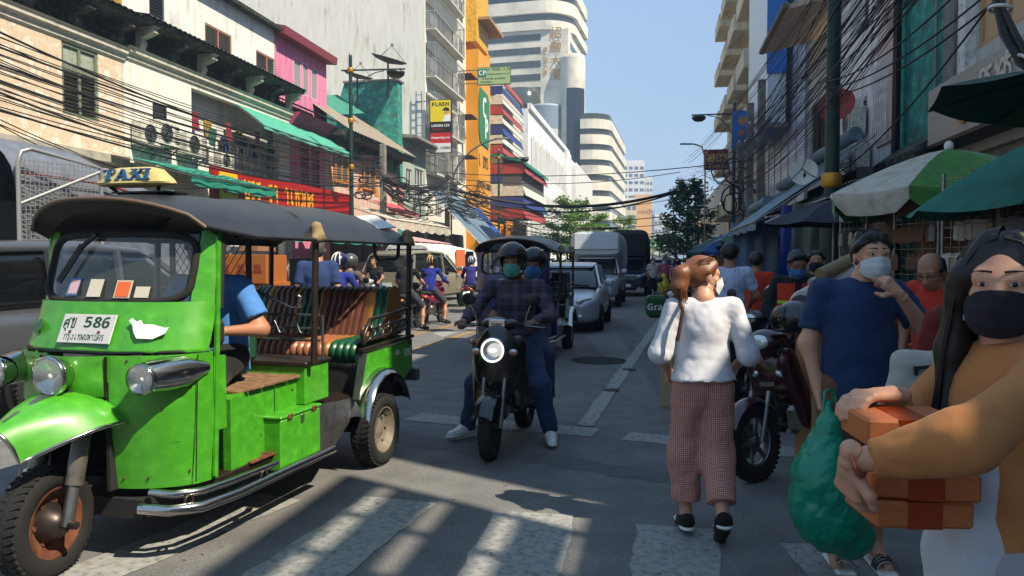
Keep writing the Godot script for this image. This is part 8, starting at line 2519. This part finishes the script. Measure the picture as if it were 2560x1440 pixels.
func crowd() -> void:
	var s1 := skin("light", Color(.76, .56, .45)); var s2 := skin("mid", Color(.64, .44, .33)); var s3 := skin("dark", Color(.5, .33, .25))
	var hb := mat("hair_black", Color(.045, .036, .034), .5, .0, texs.strands, 9.0)
	var hbr := mat("hair_brown", Color(.55, .33, .19), .5, .0, texs.strands, 9.0)
	var hg := mat("hair_grey", Color(.3, .29, .28), .7, .0, texs.strands, 14.0)
	var mw := cloth("mask_white", Color(.78, .79, .8)); var mbk := cloth("mask_navy", Color(.09, .095, .13)); var mg := cloth("mask_green", Color(.35, .62, .56)); var mbl := cloth("mask_blue", Color(.22, .45, .68))
	var jeans := cloth("jeans", Color(.15, .22, .36)); var blackc := cloth("black_cloth", Color(.04, .04, .045))
	var wsole := mats.white_plastic as Material
	var visor := glass("visor_smoke", Color(.06, .06, .07), .82)
	var pb := paint("bike_black", Color(.018, .018, .02))
	# --- the walking woman in white
	person({"label":"person in a loose white top and red gingham cropped trousers walking away","at":V(1.07, 0, -4.24),"yaw":PI - .12,"s":.925,"skin":s1,"cell":.013,"hcell":.006,"head":V(0, -1.15, 0),"hair":"pony","hair_mat":hbr,"mask":mw,"mask_kind":"fold",
		"J":pose(stand(), {"elL":V(.26, 1.12, -.03),"wrL":V(.2, 1.0, .18),"anL":V(.09, .09, .03),"toL":V(.1, .035, .18),"knL":V(.1, .5, .06),"knR":V(-.09, .5, .02),"anR":V(-.1, .16, -.2),"toR":V(-.1, .05, -.1),"hed":V(0, 1.585, .03),"che":V(0, 1.29, .01)}),
		"top":cloth("white_top", Color(.8, .8, .82)),"sleeve":1.15,"sw":1.25,"hem":-.03,"hemw":1.22,"fold":.012,"bottom":mat("gingham", Color(1, 1, 1), .95, 0, texs.gingham, 22.0),"leg":1.72,"lw":1.28,"shoe":blackc,"sole":wsole,"tip":1.0})
	var bagstrap := part(self,"shoulder_strap", nm().tube([V(.9, 1.33, -4.36), V(.93, 1.36, -4.25), V(.93, 1.28, -4.13), V(.9, 1.12, -4.12)], .011, 6), cloth("strap_brown", Color(.2, .07, .06)))
	meta(bagstrap,"thin maroon bag strap on the shoulder of the woman in white","strap")
	# --- man in the blue shirt
	person({"label":"person in a navy tee shirt and brown shorts pointing at his white mask","at":V(1.76, 0, -3.86),"yaw":-.12,"s":1.0,"fat":1.13,"skin":s1,"cell":.012,"hcell":.0055,"head":V(0, .1, 0),"hair":"short","hair_mat":hb,"mask":mw,
		"J":pose(stand(), {"hed":V(.05, 1.58, .03),"nek":V(.025, 1.455, -.005),"elL":V(.31, 1.2, .06),"wrL":V(.12, 1.4, .21),"elR":V(-.235, 1.13, -.02),"wrR":V(-.2, .89, .04)}),
		"hands":{"L":{"dir":V(-.75, .62, .15),"palm":V(-.2, -.3, -.9),"curl":[.05, 1.1, 1.2, 1.2]},"R":{"curl":[1.1, 1.1, 1.1, 1.1],"palm":V(.8, 0, .4)}},
		"top":cloth("navy_tee", Color(.1, .19, .34)),"sleeve":.92,"hem":.1,"fold":.014,"bottom":cloth("brown_shorts", Color(.42, .28, .2)),"leg":.95})
	for s in [["L", V(.1, 0, 0)], ["R", V(-.1, 0, 0)]]:
		var sl := thing("slide_sandal","white slide sandal with three black stripes on the foot of the man in navy","sandal", V(1.76, 0, -3.86) + yaw(-.12) * s[1], yaw(-.12),"striped slide sandals")
		boxp(sl,"sole", V(.01, .014, .06), V(.1, .026, .27), mats.white_plastic, .012)
		var bandg := []
		for k in 9:
			var t := PI * k / 8.0
			bandg.append(PackedVector3Array([V(.012 + cos(t) * .052, .02 + sin(t) * .062, .07), V(.014 + cos(t) * .05, .02 + sin(t) * .05, .15)]))
		part(sl,"strap", nm().grid(bandg), mats.white_plastic)
		for k in 3:
			var sg := []
			for j in 9:
				var t := PI * j / 8.0
				sg.append(PackedVector3Array([V(.012 + cos(t) * .0545, .0215 + sin(t) * (.064 - .012 * (k * .3)), .078 + k * .026), V(.013 + cos(t) * .0535, .0215 + sin(t) * (.06 - .012 * (k * .3)), .093 + k * .026)]))
			part(sl,"stripe", nm().grid(sg), mats.black_plastic)
	var gb := glass("green_film", Color(.03, .5, .38), .95); gb.roughness = .3
	var bag := plastic_bag([[V(0, .84, 0), V(.0, .72, .0), .02, .05], [V(.0, .72, .0), V(-.03, .5, .03), .05, .13], [V(-.03, .5, .03), V(-.0, .3, .03), .14, .16], [V(-.06, .34, .03), V(.1, .2, .03), .12, .11]], gb,"green_plastic_bag","teal green plastic carrier bag hanging from a hand", V(1.54, .02, -3.68), .011, .014)
	part(bag,"handle_loop", nm().tube([V(-.02, .82, 0), V(-.015, .9, .0), V(.03, .91, -.03), V(.05, .82, -.01)], .01, 6), gb)
	# --- woman in the tan cardigan, holding boxes
	var W := V(1.13, 0, -1.72); var wy := -1.72
	var inv := Transform3D(yaw(wy).scaled(Vector3.ONE * .95), W).affine_inverse()
	var L := func(x: float, y: float, d: float) -> Vector3: return inv * V(x, y, -d)
	person({"label":"person in a tan cardigan and dark mask with long black hair carrying boxes","at":W,"yaw":wy,"s":.95,"skin":s1,"cell":.0105,"hcell":.0045,"fcell":.004,"head":V(.02, 1.02, 0),"hair":"long","hair_mat":hb,"mask":mbk,
		"J":pose(stand(), {"hed":V(.0, 1.58, .015),"nek":V(0, 1.455, .0),"elL":L.call(.84, 1.215, 1.41),"wrL":L.call(.69, 1.15, 1.535),"elR":L.call(1.0, 1.13, 1.93),"wrR":L.call(.885, 1.245, 1.76)}),
		"hands":{"L":{"dir":yaw(-wy) * V(.15, -.85, -.4),"palm":yaw(-wy) * V(.9, .1, -.3),"curl":[.5, .55, .6, .6],"thumb":.2},"R":{"dir":yaw(-wy) * V(-.9, .05, .3),"palm":yaw(-wy) * V(-.1, -1, .05),"curl":[.45, .5, .5, .5]}},
		"top":cloth("tan_knit", Color(.72, .47, .26)),"top_name":"cardigan","sleeve":1.78,"sw":1.12,"hem":.42,"hemw":1.12,"fold":.013,"bottom":cloth("cream_trousers", Color(.62, .62, .64)),"leg":2.0,"shoe":mats.black_plastic})
	var bl := thing("white_blouse","white blouse hem showing under the tan cardigan","blouse", W, yaw(wy).scaled(Vector3.ONE * .95))
	part(bl,"panel", SDF.new().cone(V(.04, .5, .06), V(.02, 1.2, .05), .15, .11, 1, V(1, 0, 0), 1.1).build(nm(), .012, fold, .02), cloth("blouse_white", Color(.74, .75, .78)))
	var ob := mat("box_orange", Color(.68, .38, .19), .75, 0, texs.dust, 2.0); var tp := mat("parcel_tape", Color(.55, .2, .05), .25)
	for q in [[V(.86, 1.03, -1.64), V(.2, .056, .17), .05,"lowest orange parcel box of the three held under an arm"], [V(.875, 1.09, -1.64), V(.21, .058, .17), .2,"middle orange parcel box of the three held under an arm"], [V(.855, 1.195, -1.66), V(.2, .06, .17), .1,"topmost orange parcel box of the three held under an arm"]]:
		var b := carton("parcel_box", q[3], q[0], q[1], yaw(-q[2]), ob, false,"parcel boxes in the arms")
		boxp(b,"tape", V(0, q[1].y * .5, 0), V(.07, q[1].y * 1.01, q[1].z * 1.01), tp)
	part(self,"bead_bracelet", nm().torus(V(.7, 1.155, -1.525), V(-.75, -.3, -.6), .033, .005, 24, 6), mat("beads", Color(.6, .3, .25), .4))
	meta(get_child(get_child_count() - 1),"thin beaded bracelet on the wrist beside the parcel boxes","bracelet")
	# --- woman with the tote
	person({"label":"person in a maroon blouse with a pale tote bag on the arm","at":V(1.83, 0, -2.95),"yaw":-.95,"s":.94,"skin":s1,"cell":.014,"hcell":.007,"head":V(0, .35, 0),"hair":"long","hair_mat":hb,
		"J":pose(stand(), {"elL":V(.24, 1.12, .1),"wrL":V(.1, 1.25, .26),"elR":V(-.22, 1.12, .02),"wrR":V(-.2, .92, .12)}),"top":cloth("maroon_blouse", Color(.4, .1, .08)),"sleeve":1.7,"sw":1.4,"fold":.02,"bottom":jeans})
	var tote := thing("tote_bag","off white canvas tote bag with large black lettering","bag", V(1.47, .86, -2.72), yaw(-.25))
	part(tote,"sack", SDF.new().cone(V(-.1, .06, 0), V(.12, .06, 0), .06, .06).cone(V(-.06, .34, .0), V(.1, .34, .0), .035, .035).cone(V(-.1, .1, 0), V(-.05, .32, 0), .06, .04).cone(V(.12, .1, 0), V(.1, .32, 0), .06, .04).cone(V(0, .12, 0), V(.02, .3, 0), .075, .05).build(nm(), .012, fold, .01), cloth("canvas_white", Color(.66, .64, .6)))
	part(tote,"handle", nm().tube([V(.06, .34, .03), V(.1, .5, .05), V(.15, .62, .0), V(.2, .66, -.06)], .014, 6), cloth("canvas_white", Color(.66, .64, .6)))
	letters(tote,"lettering","TI", .12, mats.black_plastic, Transform3D(Basis(V(0, 0, 1), .12), V(.05, .27, .066)), true, true, .012)
	letters(tote,"lettering","OMAN", .11, mats.black_plastic, Transform3D(Basis(V(0, 0, 1), .12), V(.01, .12, .082)), true, true, .012)
	# --- man with glasses, vest men
	person({"label":"person in an orange vest and glasses looking down beside the racks","at":V(2.86, 0, -5.1),"yaw":-.9,"s":.97,"skin":s2,"cell":.016,"hcell":.008,"head":V(.5, 0, 0),"hair":"bald","hair_mat":hb,"J":pose(stand(), {"hed":V(0, 1.53, .12),"nek":V(0, 1.43, .05),"che":V(0, 1.27, .02)}),"top":cloth("orange_vest", Color(.75, .2, .1)),"top_name":"vest","sleeve":.7,"bottom":blackc,"shoe":mats.black_plastic})
	person({"label":"person in an orange reflective vest numbered 10 with a bright blue mask","at":V(2.62, 0, -7.0),"yaw":-.25,"s":.97,"skin":s3,"cell":.016,"hcell":.008,"head":V(.45, .2, 0),"hair":"short","hair_mat":hb,"mask":mbl,"J":pose(stand(), {"hed":V(0, 1.57, .07),"nek":V(0, 1.45, .02),"elL":V(.26, 1.15, .08),"wrL":V(.16, 1.02, .26),"elR":V(-.27, 1.15, .06),"wrR":V(-.16, 1.0, .26)}),"top":cloth("dark_sleeve", Color(.07, .07, .09)),"sleeve":1.95,"bottom":blackc,"shoe":mats.black_plastic})
	var vest := thing("reflective_vest","orange vest with lime bands and the number 10","vest", V(2.62, 0, -7.0), yaw(-.25).scaled(Vector3.ONE * .97))
	for s in [-1.0, 1.0]:
		var pnl := []
		for r in 7:
			var row := PackedVector3Array()
			for k in 6: row.append(V(s * (.03 + k * .03), 1.0 + r * .065, .163 - .075 * pow((.03 + k * .03) / .19, 2.2) + .012 * (1 if r > 3 else 0)))
			pnl.append(row)
		part(vest,"panel", nm().grid(pnl, false, false, s < 0), cloth("orange_vest", Color(.75, .2, .1)))
		for y in [1.02, 1.2]:
			var bd := []
			for k in 6: bd.append(PackedVector3Array([V(s * (.03 + k * .03), y, .169 - .075 * pow((.03 + k * .03) / .19, 2.2)), V(s * (.03 + k * .03), y + .028, .17 - .075 * pow((.03 + k * .03) / .19, 2.2))]))
			part(vest,"lime_band", nm().grid(bd, false, false, s > 0), mat("lime", Color(.6, .75, .15), .4))
	letters(vest,"lettering","10", .07, mats.lime, Transform3D(Basis.IDENTITY, V(.09, 1.31, .178)), false, true, .006)
	person({"label":"person in a pale blue printed shirt standing by the parked motorcycles","at":V(2.32, 0, -8.1),"yaw":PI - .3,"s":1.02,"skin":s2,"cell":.018,"hcell":.01,"back":true,"hair":"short","hair_mat":hb,"J":pose(stand(), {"elR":V(-.26, 1.16, .05),"wrR":V(-.2, 1.05, .2)}),"top":mat("printed_shirt", Color(1, 1, 1), .9, 0, texs.print, 2.6),"sleeve":.95,"hem":.12,"bottom":blackc,"shoe":mats.black_plastic})
	# --- scooter rider and passenger
	motorbike(V(-.17, 0, -5.9), -.24,"black retro scooter with a round lit headlamp ridden by two people","scooter", pb, pb, {"round_lamp":true,"steer":.05})
	person({"label":"person in a dark plaid shirt, green mask and black helmet riding the retro scooter","at":V(.03, 0, -6.68),"yaw":-.18,"s":1.02,"fat":1.08,"skin":s3,"cell":.013,"hcell":.0065,"head":V(.06, -.06, 0),"mask":mg,"helmet":pb,"visor":visor,"visor_tilt":.72,
		"J":pose(ride(), {"pel":V(0, .82, -.06),"wai":V(0, .97, -.05),"che":V(0, 1.18, -.01),"nek":V(0, 1.37, .02),"hed":V(-.01, 1.51, .06),"shL":V(.2, 1.3, .0),"elL":V(.32, 1.06, .12),"wrL":V(.2, 1.02, .3),"elR":V(-.36, 1.07, .12),"wrR":V(-.38, 1.02, .32),"hiL":V(.1, .8, -.04),"knL":V(.26, .5, .3),"anL":V(.33, .1, .2),"toL":V(.36, .045, .33),"knR":V(-.28, .5, .28),"anR":V(-.4, .1, .12),"toR":V(-.47, .045, .22)}),
		"hands":{"L":{"dir":V(-.1, .05, 1),"palm":V(0, -1, 0),"curl":[1.0, 1.0, 1.0, 1.0]},"R":{"dir":V(.1, .05, 1),"palm":V(0, -1, 0),"curl":[1.0, 1.0, 1.0, 1.0]}},
		"top":mat("plaid", Color(1, 1, 1), .9, 0, texs.plaid, 3.2),"sleeve":1.95,"hem":.06,"fold":.016,"bottom":jeans,"shoe":mats.white_plastic,"sole":wsole})
	person({"label":"person in a blue shirt and blue mask riding pillion on the retro scooter","at":V(.12, 0, -7.12),"yaw":-.18,"s":.98,"skin":s3,"cell":.018,"hcell":.009,"mask":mbl,"helmet":paint("helmet_dark", Color(.03, .035, .04)),"visor":visor,"visor_tilt":.8,
		"J":pose(ride(), {"pel":V(0, .88, -.1),"hiL":V(.1, .86, -.08),"hed":V(.1, 1.54, .06),"knL":V(.24, .72, .28),"anL":V(.26, .32, .24),"toL":V(.3, .28, .38),"elL":V(.28, 1.05, .12),"wrL":V(.12, 1.0, .3)}),"top":cloth("royal_tee", Color(.06, .14, .34)),"sleeve":1.0,"bottom":jeans})
	# --- three wheelers and the driver
	var green := mat("tuk_green", Color(1, 1, 1), .3, .0, texs.green_paint, 1.1)
	green.roughness = .42; green.clearcoat_enabled = true; green.clearcoat = .3; green.clearcoat_roughness = .15
	var tp0 := V(-2.296, 0, -3.699)
	tuktuk(tp0, -.28,"bright green three wheeled taxi with a cream TAXI roof sign", green, green, true)
	tuktuk(V(-.1, 0, -11.27), -.2,"dark blue three wheeled taxi behind the scooter riders", paint("tuk_blue", Color(.07, .1, .3)), green, false)
	person({"label":"person in a light blue shirt driving the green three wheeled taxi","at":tp0 + yaw(-.28) * V(.17, 0, -1.06),"yaw":-.28,"s":1.04,"fat":1.1,"skin":s2,"cell":.014,"hcell":.009,"hair":"short","hair_mat":hb,"head":V(.1, .2, 0),
		"J":pose(ride(), {"pel":V(0, .95, -.05),"wai":V(0, 1.07, -.05),"che":V(0, 1.25, -.0),"nek":V(0, 1.4, .03),"hed":V(0, 1.53, .08),"shL":V(.2, 1.35, .02),"elL":V(.34, 1.1, .02),"wrL":V(.27, 1.11, .27),"hiL":V(.1, .92, -.02),"knL":V(.2, .84, .32),"anL":V(.2, .47, .38),"toL":V(.2, .42, .5)}),
		"top":cloth("sky_shirt", Color(.28, .5, .76)),"sleeve":.95,"sw":1.2,"hem":.12,"bottom":blackc,"shoe":mats.black_plastic})
	person({"label":"person driving the dark blue three wheeled taxi","at":V(-.1, 0, -11.27) + yaw(-.2) * V(0, 0, -1.1),"yaw":-.2,"skin":s3,"cell":.03,"hair":"short","hair_mat":hb,"J":pose(ride(), {"pel":V(0, .95, -.05),"wai":V(0, 1.07, -.05),"che":V(0, 1.25, 0),"nek":V(0, 1.4, .03),"hed":V(0, 1.53, .08),"shL":V(.2, 1.35, .02),"wrL":V(.27, 1.1, .28),"hiL":V(.1, .92, 0),"knL":V(.2, .84, .32),"anL":V(.2, .47, .38),"toL":V(.2, .42, .5)}),"top":cloth("grey_shirt", Color(.3, .32, .36)),"sleeve":.9,"bottom":blackc})
	# --- riders in the far lanes
	var riders := [
		[845, 11.6, PI - .25,"person in a bright blue shirt and dotted navy helmet riding away", Color(.06, .16, .5), .9, Color(.05, .09, .22), Color(.8, .75, .7),"green motorcycle under the rider in the bright blue shirt", Color(.03, .2, .12), s3],
		[872, 13.4, PI - .45,"person in a grey jacket and grey helmet riding away", Color(.32, .31, .32), 1.95, Color(.28, .28, .28), null,"dark motorcycle under the rider in the grey jacket", Color(.05, .05, .06), s3],
		[1018, 16.8, PI - .2,"person in a black tee shirt, grey shorts and dark helmet stopped on a motorcycle", Color(.02, .025, .05), .9, Color(.04, .06, .12), null,"black motorcycle under the rider in grey shorts", Color(.02, .02, .025), s2],
		[1077, 18.4, PI - .25,"person in a blue jacket and a yellow starred helmet on a motorcycle", Color(.06, .13, .5), 1.95, Color(.06, .08, .2), Color(.75, .6, .1),"pink motorcycle under the rider with the starred helmet", Color(.55, .12, .25), s2],
		[1178, 23.0, PI - .12,"person in a violet jacket and blue helmet riding away", Color(.14, .12, .42), 1.95, Color(.08, .16, .4), Color(.7, .7, .72),"motorcycle with worn saddlebags under the rider in violet", Color(.12, .08, .08), s2],
		[1216, 27.0, PI - .12,"person in dark clothes and a green helmet riding away", Color(.05, .06, .05), 1.95, Color(.2, .3, .12), null,"small motorcycle ahead of the rider in violet", Color(.1, .1, .1), s2],
		[936, 21.0, -.2,"person in a black tee shirt and cap waiting on a motorcycle facing the crossing", Color(.04, .04, .045), .9, null, null,"white motorcycle under the person in the cap", Color(.6, .6, .6), s2]]
	for r in riders:
		var p := at_depth(r[0], 700, r[1]); p.y = 0
		var f := yaw(r[2]) * V(0, 0, 1)
		motorbike(p + f * .72, r[2], r[8],"wave", paint("rb%s" % r[0], r[9]), paint("rb%s" % r[0], r[9]), {"group":"motorcycles in the far lanes"})
		var d := {"label":r[3],"at":p,"yaw":r[2],"skin":r[10],"cell":.027,"hcell":.012,"back":r[2] > 1.0,"J":pose(ride(r[0] == 1018 or r[0] == 1077), {}),"top":cloth("rt%s" % r[0], r[4]),"sleeve":r[5],"bottom":cloth("grey_shorts", Color(.2, .21, .25)) if r[0] == 1018 or r[0] == 1077 else jeans,"leg":.95 if r[0] == 1018 or r[0] == 1077 else 2.0,"shoe":mats.black_plastic}
		if r[6] != null: d["helmet"] = paint("rh%s" % r[0], r[6])
		else:
			d["hair"] = "short"; d["hair_mat"] = hb
		if r[7] != null: d["helmet_print"] = mat("rp%s" % r[0], r[7], .4)
		person(d)
	var hp := at_depth(795, 700, 9.4); hp.y = 0
	person({"label":"person with grey hair in a dusty blue tee shirt seen from behind the taxi bench","at":hp,"yaw":PI + .1,"s":1.06,"fat":1.1,"skin":s2,"cell":.018,"hcell":.01,"back":true,"hair":"grey","hair_mat":hg,"J":pose(stand(), {}),"top":cloth("dusty_blue", Color(.13, .22, .4)),"sleeve":.95,"bottom":jeans,"shoe":mats.black_plastic})
	hp = at_depth(575, 700, 13.0); hp.y = 0
	person({"label":"person in a white shirt and dark cap beyond the mesh screen","at":hp,"yaw":PI - .2,"skin":s2,"cell":.026,"hcell":.014,"back":true,"hair":"short","hair_mat":hb,"J":pose(stand(), {}),"top":cloth("white_tee", Color(.72, .74, .78)),"sleeve":.95,"bottom":blackc,"shoe":mats.black_plastic})
	# --- far pedestrians
	var far := [[1632, 30.0,"person in a cream floral shirt and white mask walking up the street", mat("floral_shirt", Color(1, 1, 1), .9, 0, texs.floral, 2.0),"short", true], [1660, 27.0,"person in a pink top carrying a yellow shopping bag", cloth("pink_top", Color(.62, .3, .36)),"short", true], [1692, 25.0,"person in a purple striped top and dark mask on the kerb lane", mat("striped_top", Color(1, 1, 1), .9, 0, texs.stripes, 4.0),"long", false], [1716, 26.5,"person in black among the far pedestrians", blackc,"short", false], [1672, 36.0,"person in dark blue far along the kerb", cloth("rt_dark", Color(.08, .1, .18)),"short", false]]
	for q in far:
		var p := at_depth(q[0], 700, q[1]); p.y = 0
		var d := {"label":q[2],"at":p,"yaw":-.15,"s":.96,"skin":s2,"cell":.03,"hcell":.016,"J":pose(stand(), {"wrL":V(.2, .95, .15)}),"top":q[3],"sleeve":.95,"bottom":blackc,"hair":q[4],"hair_mat":hb,"mask":mw if q[5] else mbk,"shoe":mats.black_plastic}
		person(d)
	hp = at_depth(1655, 700, 26.6)
	plastic_bag([[V(0, .95, 0), V(0, .6, 0), .1, .2], [V(0, .6, 0), V(0, .45, 0), .2, .2]], mat("yellow_bag", Color(.7, .62, .12), .5),"yellow_shopping_bag","yellow shopping bag held by the person in pink", V(hp.x, .05, hp.z + .3), .03, .02)
	# --- parked motorcycles
	var maroon := paint("bike_maroon", Color(.2, .02, .045))
	var bg := "motorcycles parked along the stalls"
	motorbike(gp(1893, 1203), -.92,"maroon motorcycle parked with its front wheel turned to the road","wave", maroon, maroon, {"lean":.12,"group":bg,"seat_helmet":pb,"helmet_at":V(.28, 1.08, -.2),"helmet_yaw":-1.2,"helmet_label":"black helmet hung on the maroon motorcycle"})
	motorbike(gp(1868, 1045), -.85,"black motorcycle with a wire front basket beside the maroon one","wave", pb, paint("bike_blue", Color(.04, .08, .3)), {"lean":.1,"basket":true,"group":bg,"seat_helmet":paint("helmet_white", Color(.7, .68, .62)),"helmet_at":V(.05, 1.14, -.6),"helmet_yaw":.6,"helmet_label":"cream helmet resting on the basket motorcycle"})
	motorbike(gp(1850, 965), -.8,"blue motorcycle parked behind the basket motorcycle","wave", paint("bike_blue", Color(.04, .08, .3)), pb, {"lean":.1,"group":bg,"seat_helmet":paint("helmet_orange", Color(.06, .05, .05)),"helmet_at":V(.0, 1.15, -.35),"helmet_yaw":.3,"helmet_label":"black and orange helmet on the blue motorcycle"})
	motorbike(gp(1985, 1010), -.9,"dark grey motorcycle parked beside the navy shirted man","wave", paint("bike_grey", Color(.1, .1, .12)), pb, {"lean":.1,"group":bg})
	motorbike(gp(1818, 905), -.75,"silver grey motorcycle farther along the parked line","wave", paint("bike_silver", Color(.4, .4, .42)), pb, {"lean":.1,"group":bg})
	motorbike(gp(1700, 885), -.1,"white delivery motorcycle with green panniers standing in the road lane","wave", paint("bike_white", Color(.72, .72, .72)), paint("bike_white", Color(.72, .72, .72)), {"group":bg,"lean":.04})
	for q in [[1935, 968, -.85,"navy motorcycle wedged into the parked line by the vest man", Color(.06, .1, .3), Color(.75, .74, .7),"cream helmet on the navy motorcycle by the vest man"], [1905, 915, -.8,"red and white motorcycle farther back in the parked line", Color(.55, .07, .07), Color(.05, .05, .055),"black helmet on the red and white motorcycle"], [1870, 880, -.8,"black and silver motorcycle beyond the red and white one", Color(.3, .3, .32), Color(.12, .2, .45),"blue helmet on the black and silver motorcycle"], [2035, 1080, -1.0,"black motorcycle close behind the man in navy", Color(.04, .04, .05), Color(.06, .06, .07),"dark helmet on the motorcycle behind the man in navy"], [1800, 850, -.7,"pale motorcycle at the far end of the parked line", Color(.6, .6, .62), Color(.7, .7, .7),"white helmet at the far end of the parked line"]]:
		motorbike(gp(q[0], q[1]), q[2], q[3],"wave", paint("pk%s" % q[0], q[4]), pb, {"lean":.1,"group":bg,"seat_helmet":paint("ph%s" % q[0], q[5]),"helmet_at":V(.1, 1.16, -.4),"helmet_yaw":.5,"helmet_label":q[6]})
	for q in [[2040, 8.2,"person in black with a dark mask behind the vest man", blackc, mbk, -.4], [1890, 9.5,"person in a red orange vest standing between parked motorcycles", cloth("orange_vest", Color(.75, .2, .1)), mw, PI - .4], [1780, 16.0,"person in grey by the far awnings", cloth("rt_grey", Color(.4, .4, .42)), mw, .2], [1760, 20.0,"person in a blue shirt by the far awnings", cloth("rt_sky", Color(.2, .32, .5)), mw, 2.6], [2150, 7.4,"person in olive behind the man in navy", cloth("rt_olive", Color(.28, .3, .2)), mw, -.6]]:
		var p := at_depth(q[0], 700, q[1]); p.y = 0
		person({"label":q[2],"at":p,"yaw":q[5],"s":.97,"skin":s2,"cell":.03,"hcell":.014,"J":pose(stand(), {}),"top":q[3],"sleeve":.95,"bottom":jeans,"hair":"short","hair_mat":hb,"mask":q[4],"shoe":mats.black_plastic})
	var gbx := thing("delivery_bag","green delivery pannier with white letters on the white motorcycle","bag", gp(1662, 885) + V(0, .55, -.75), yaw(-.1))
	boxp(gbx,"sack", V(0, .2, 0), V(.36, .38, .5), mat("delivery_green", Color(.02, .3, .12), .7, 0, texs.dust, 2.0), .05)
	letters(gbx,"lettering","Grab", .12, mats.white_plastic, Transform3D(Basis.IDENTITY, V(0, .2, .252)), false, true, .006)
	# --- cartons
	var kraft: Material = mats.cardboard
	var tanc := mat("carton_cream", Color(.66, .58, .44), .85, 0, texs.dust, 1.5)
	var cb := gp(1668, 1022)
	carton("cardboard_carton","tall cream carton standing on the road beside the walking woman", cb + V(.12, .36, -.2), V(.3, .72, .34), yaw(-.2), tanc)
	# cargo tricycle stacked with cartons, seen past the taxi bench
	var cp := at_depth(655, 700, 11.2); cp.y = 0
	var ct := thing("cargo_tricycle","cargo tricycle frame carrying stacked brown cartons beyond the green taxi","tricycle", cp, yaw(PI - .2))
	boxp(ct,"deck", V(0, .75, 0), V(1.0, .06, 1.3), mats.black_metal, .01)
	part(ct,"rail", nm().tube([V(-.5, .8, -.65), V(-.5, 1.15, -.65), V(.5, 1.15, -.65), V(.5, .8, -.65)], .02, 6), mat("rail_red", Color(.4, .08, .06), .6))
	for s in [-1.0, 1.0]: wheel(ct, V(s * .5, .33, -.1), V(s, 0, 0), .33, .07, mats.steel, 14)
	wheel(ct, V(0, .33, 1.3), V(1, 0, 0), .33, .06, mats.steel, 14)
	part(ct,"frame", nm().tube([V(0, .72, .5), V(0, .4, .9), V(0, .85, 1.15), V(0, .33, 1.3)], .025, 6), mats.black_metal)
	var n := 0
	for q in [[-.22, .98, .42, .55, .5], [.28, .96, .36, .45, .5], [.04, 1.4, .78, .48, .6], [-.05, 1.72, .3, .16, .5]]:
		var b := carton("cargo_carton", ["lower orange taped carton on the cargo tricycle","lower worn carton beside the orange taped one","large printed brown carton on top of the cargo tricycle load","flat carton lid on the large printed carton"][n], cp + yaw(PI - .2) * V(q[0], q[1] + .03, -.2), V(q[2], q[3] * .85, q[4]), yaw(PI - .2), mat("cargo%d" % (n % 2), [Color(.6, .34, .1), Color(.55, .4, .28)][int(n > 0)], .85, 0, texs.dust, 2.0))
		if n == 2:
			for k in 3: part(b,"red_print", nm().prism([U(-.08, 0), U(.08, 0), U(.05, .06), U(.06, .12), U(-.05, .12), U(-.04, .06)], 0, .001) , mat("print_red", Color(.45, .16, .1), .8)).transform = Transform3D(yaw(PI), V(-.25 + k * .25, .15, -.302))
		n += 1
	# glasses for the man looking down
	var gl := thing("spectacles","thin dark framed spectacles on the man in the orange vest","glasses", V(2.86, 0, -5.1), yaw(-.9).scaled(Vector3.ONE * .97) * Basis.IDENTITY)
	var gx := Transform3D(Basis.from_euler(V(.5, 0, 0)), V(0, 1.53, .12))
	for s in [-1.0, 1.0]:
		var lm := nm(); lm.xf = gx
		lm.torus(V(s * .033, .005, .1), V(0, 0, 1), .022, .002, 20, 6); lm.tube([V(s * .055, .008, .098), V(s * .08, .01, .05), V(s * .084, .005, -.01)], .002, 5)
		part(gl,"lens_rim", lm, mats.black_plastic)

func _ready() -> void:
	rng.seed = 7
	left_basis = Basis(fwd, Vector3.UP, rgt)
	right_basis = Basis(-fwd, Vector3.UP, -rgt)
	fold.seed = 3; fold.frequency = 3.2; fold.fractal_type = FastNoiseLite.FRACTAL_RIDGED; fold.fractal_octaves = 3
	set_view()
	make_textures()
	common_materials()
	make_ground()
	left_row()
	far_tower()
	right_row()
	poles()
	cables()
	trees()
	stalls()
	red_sign()
	crowd()
	traffic()
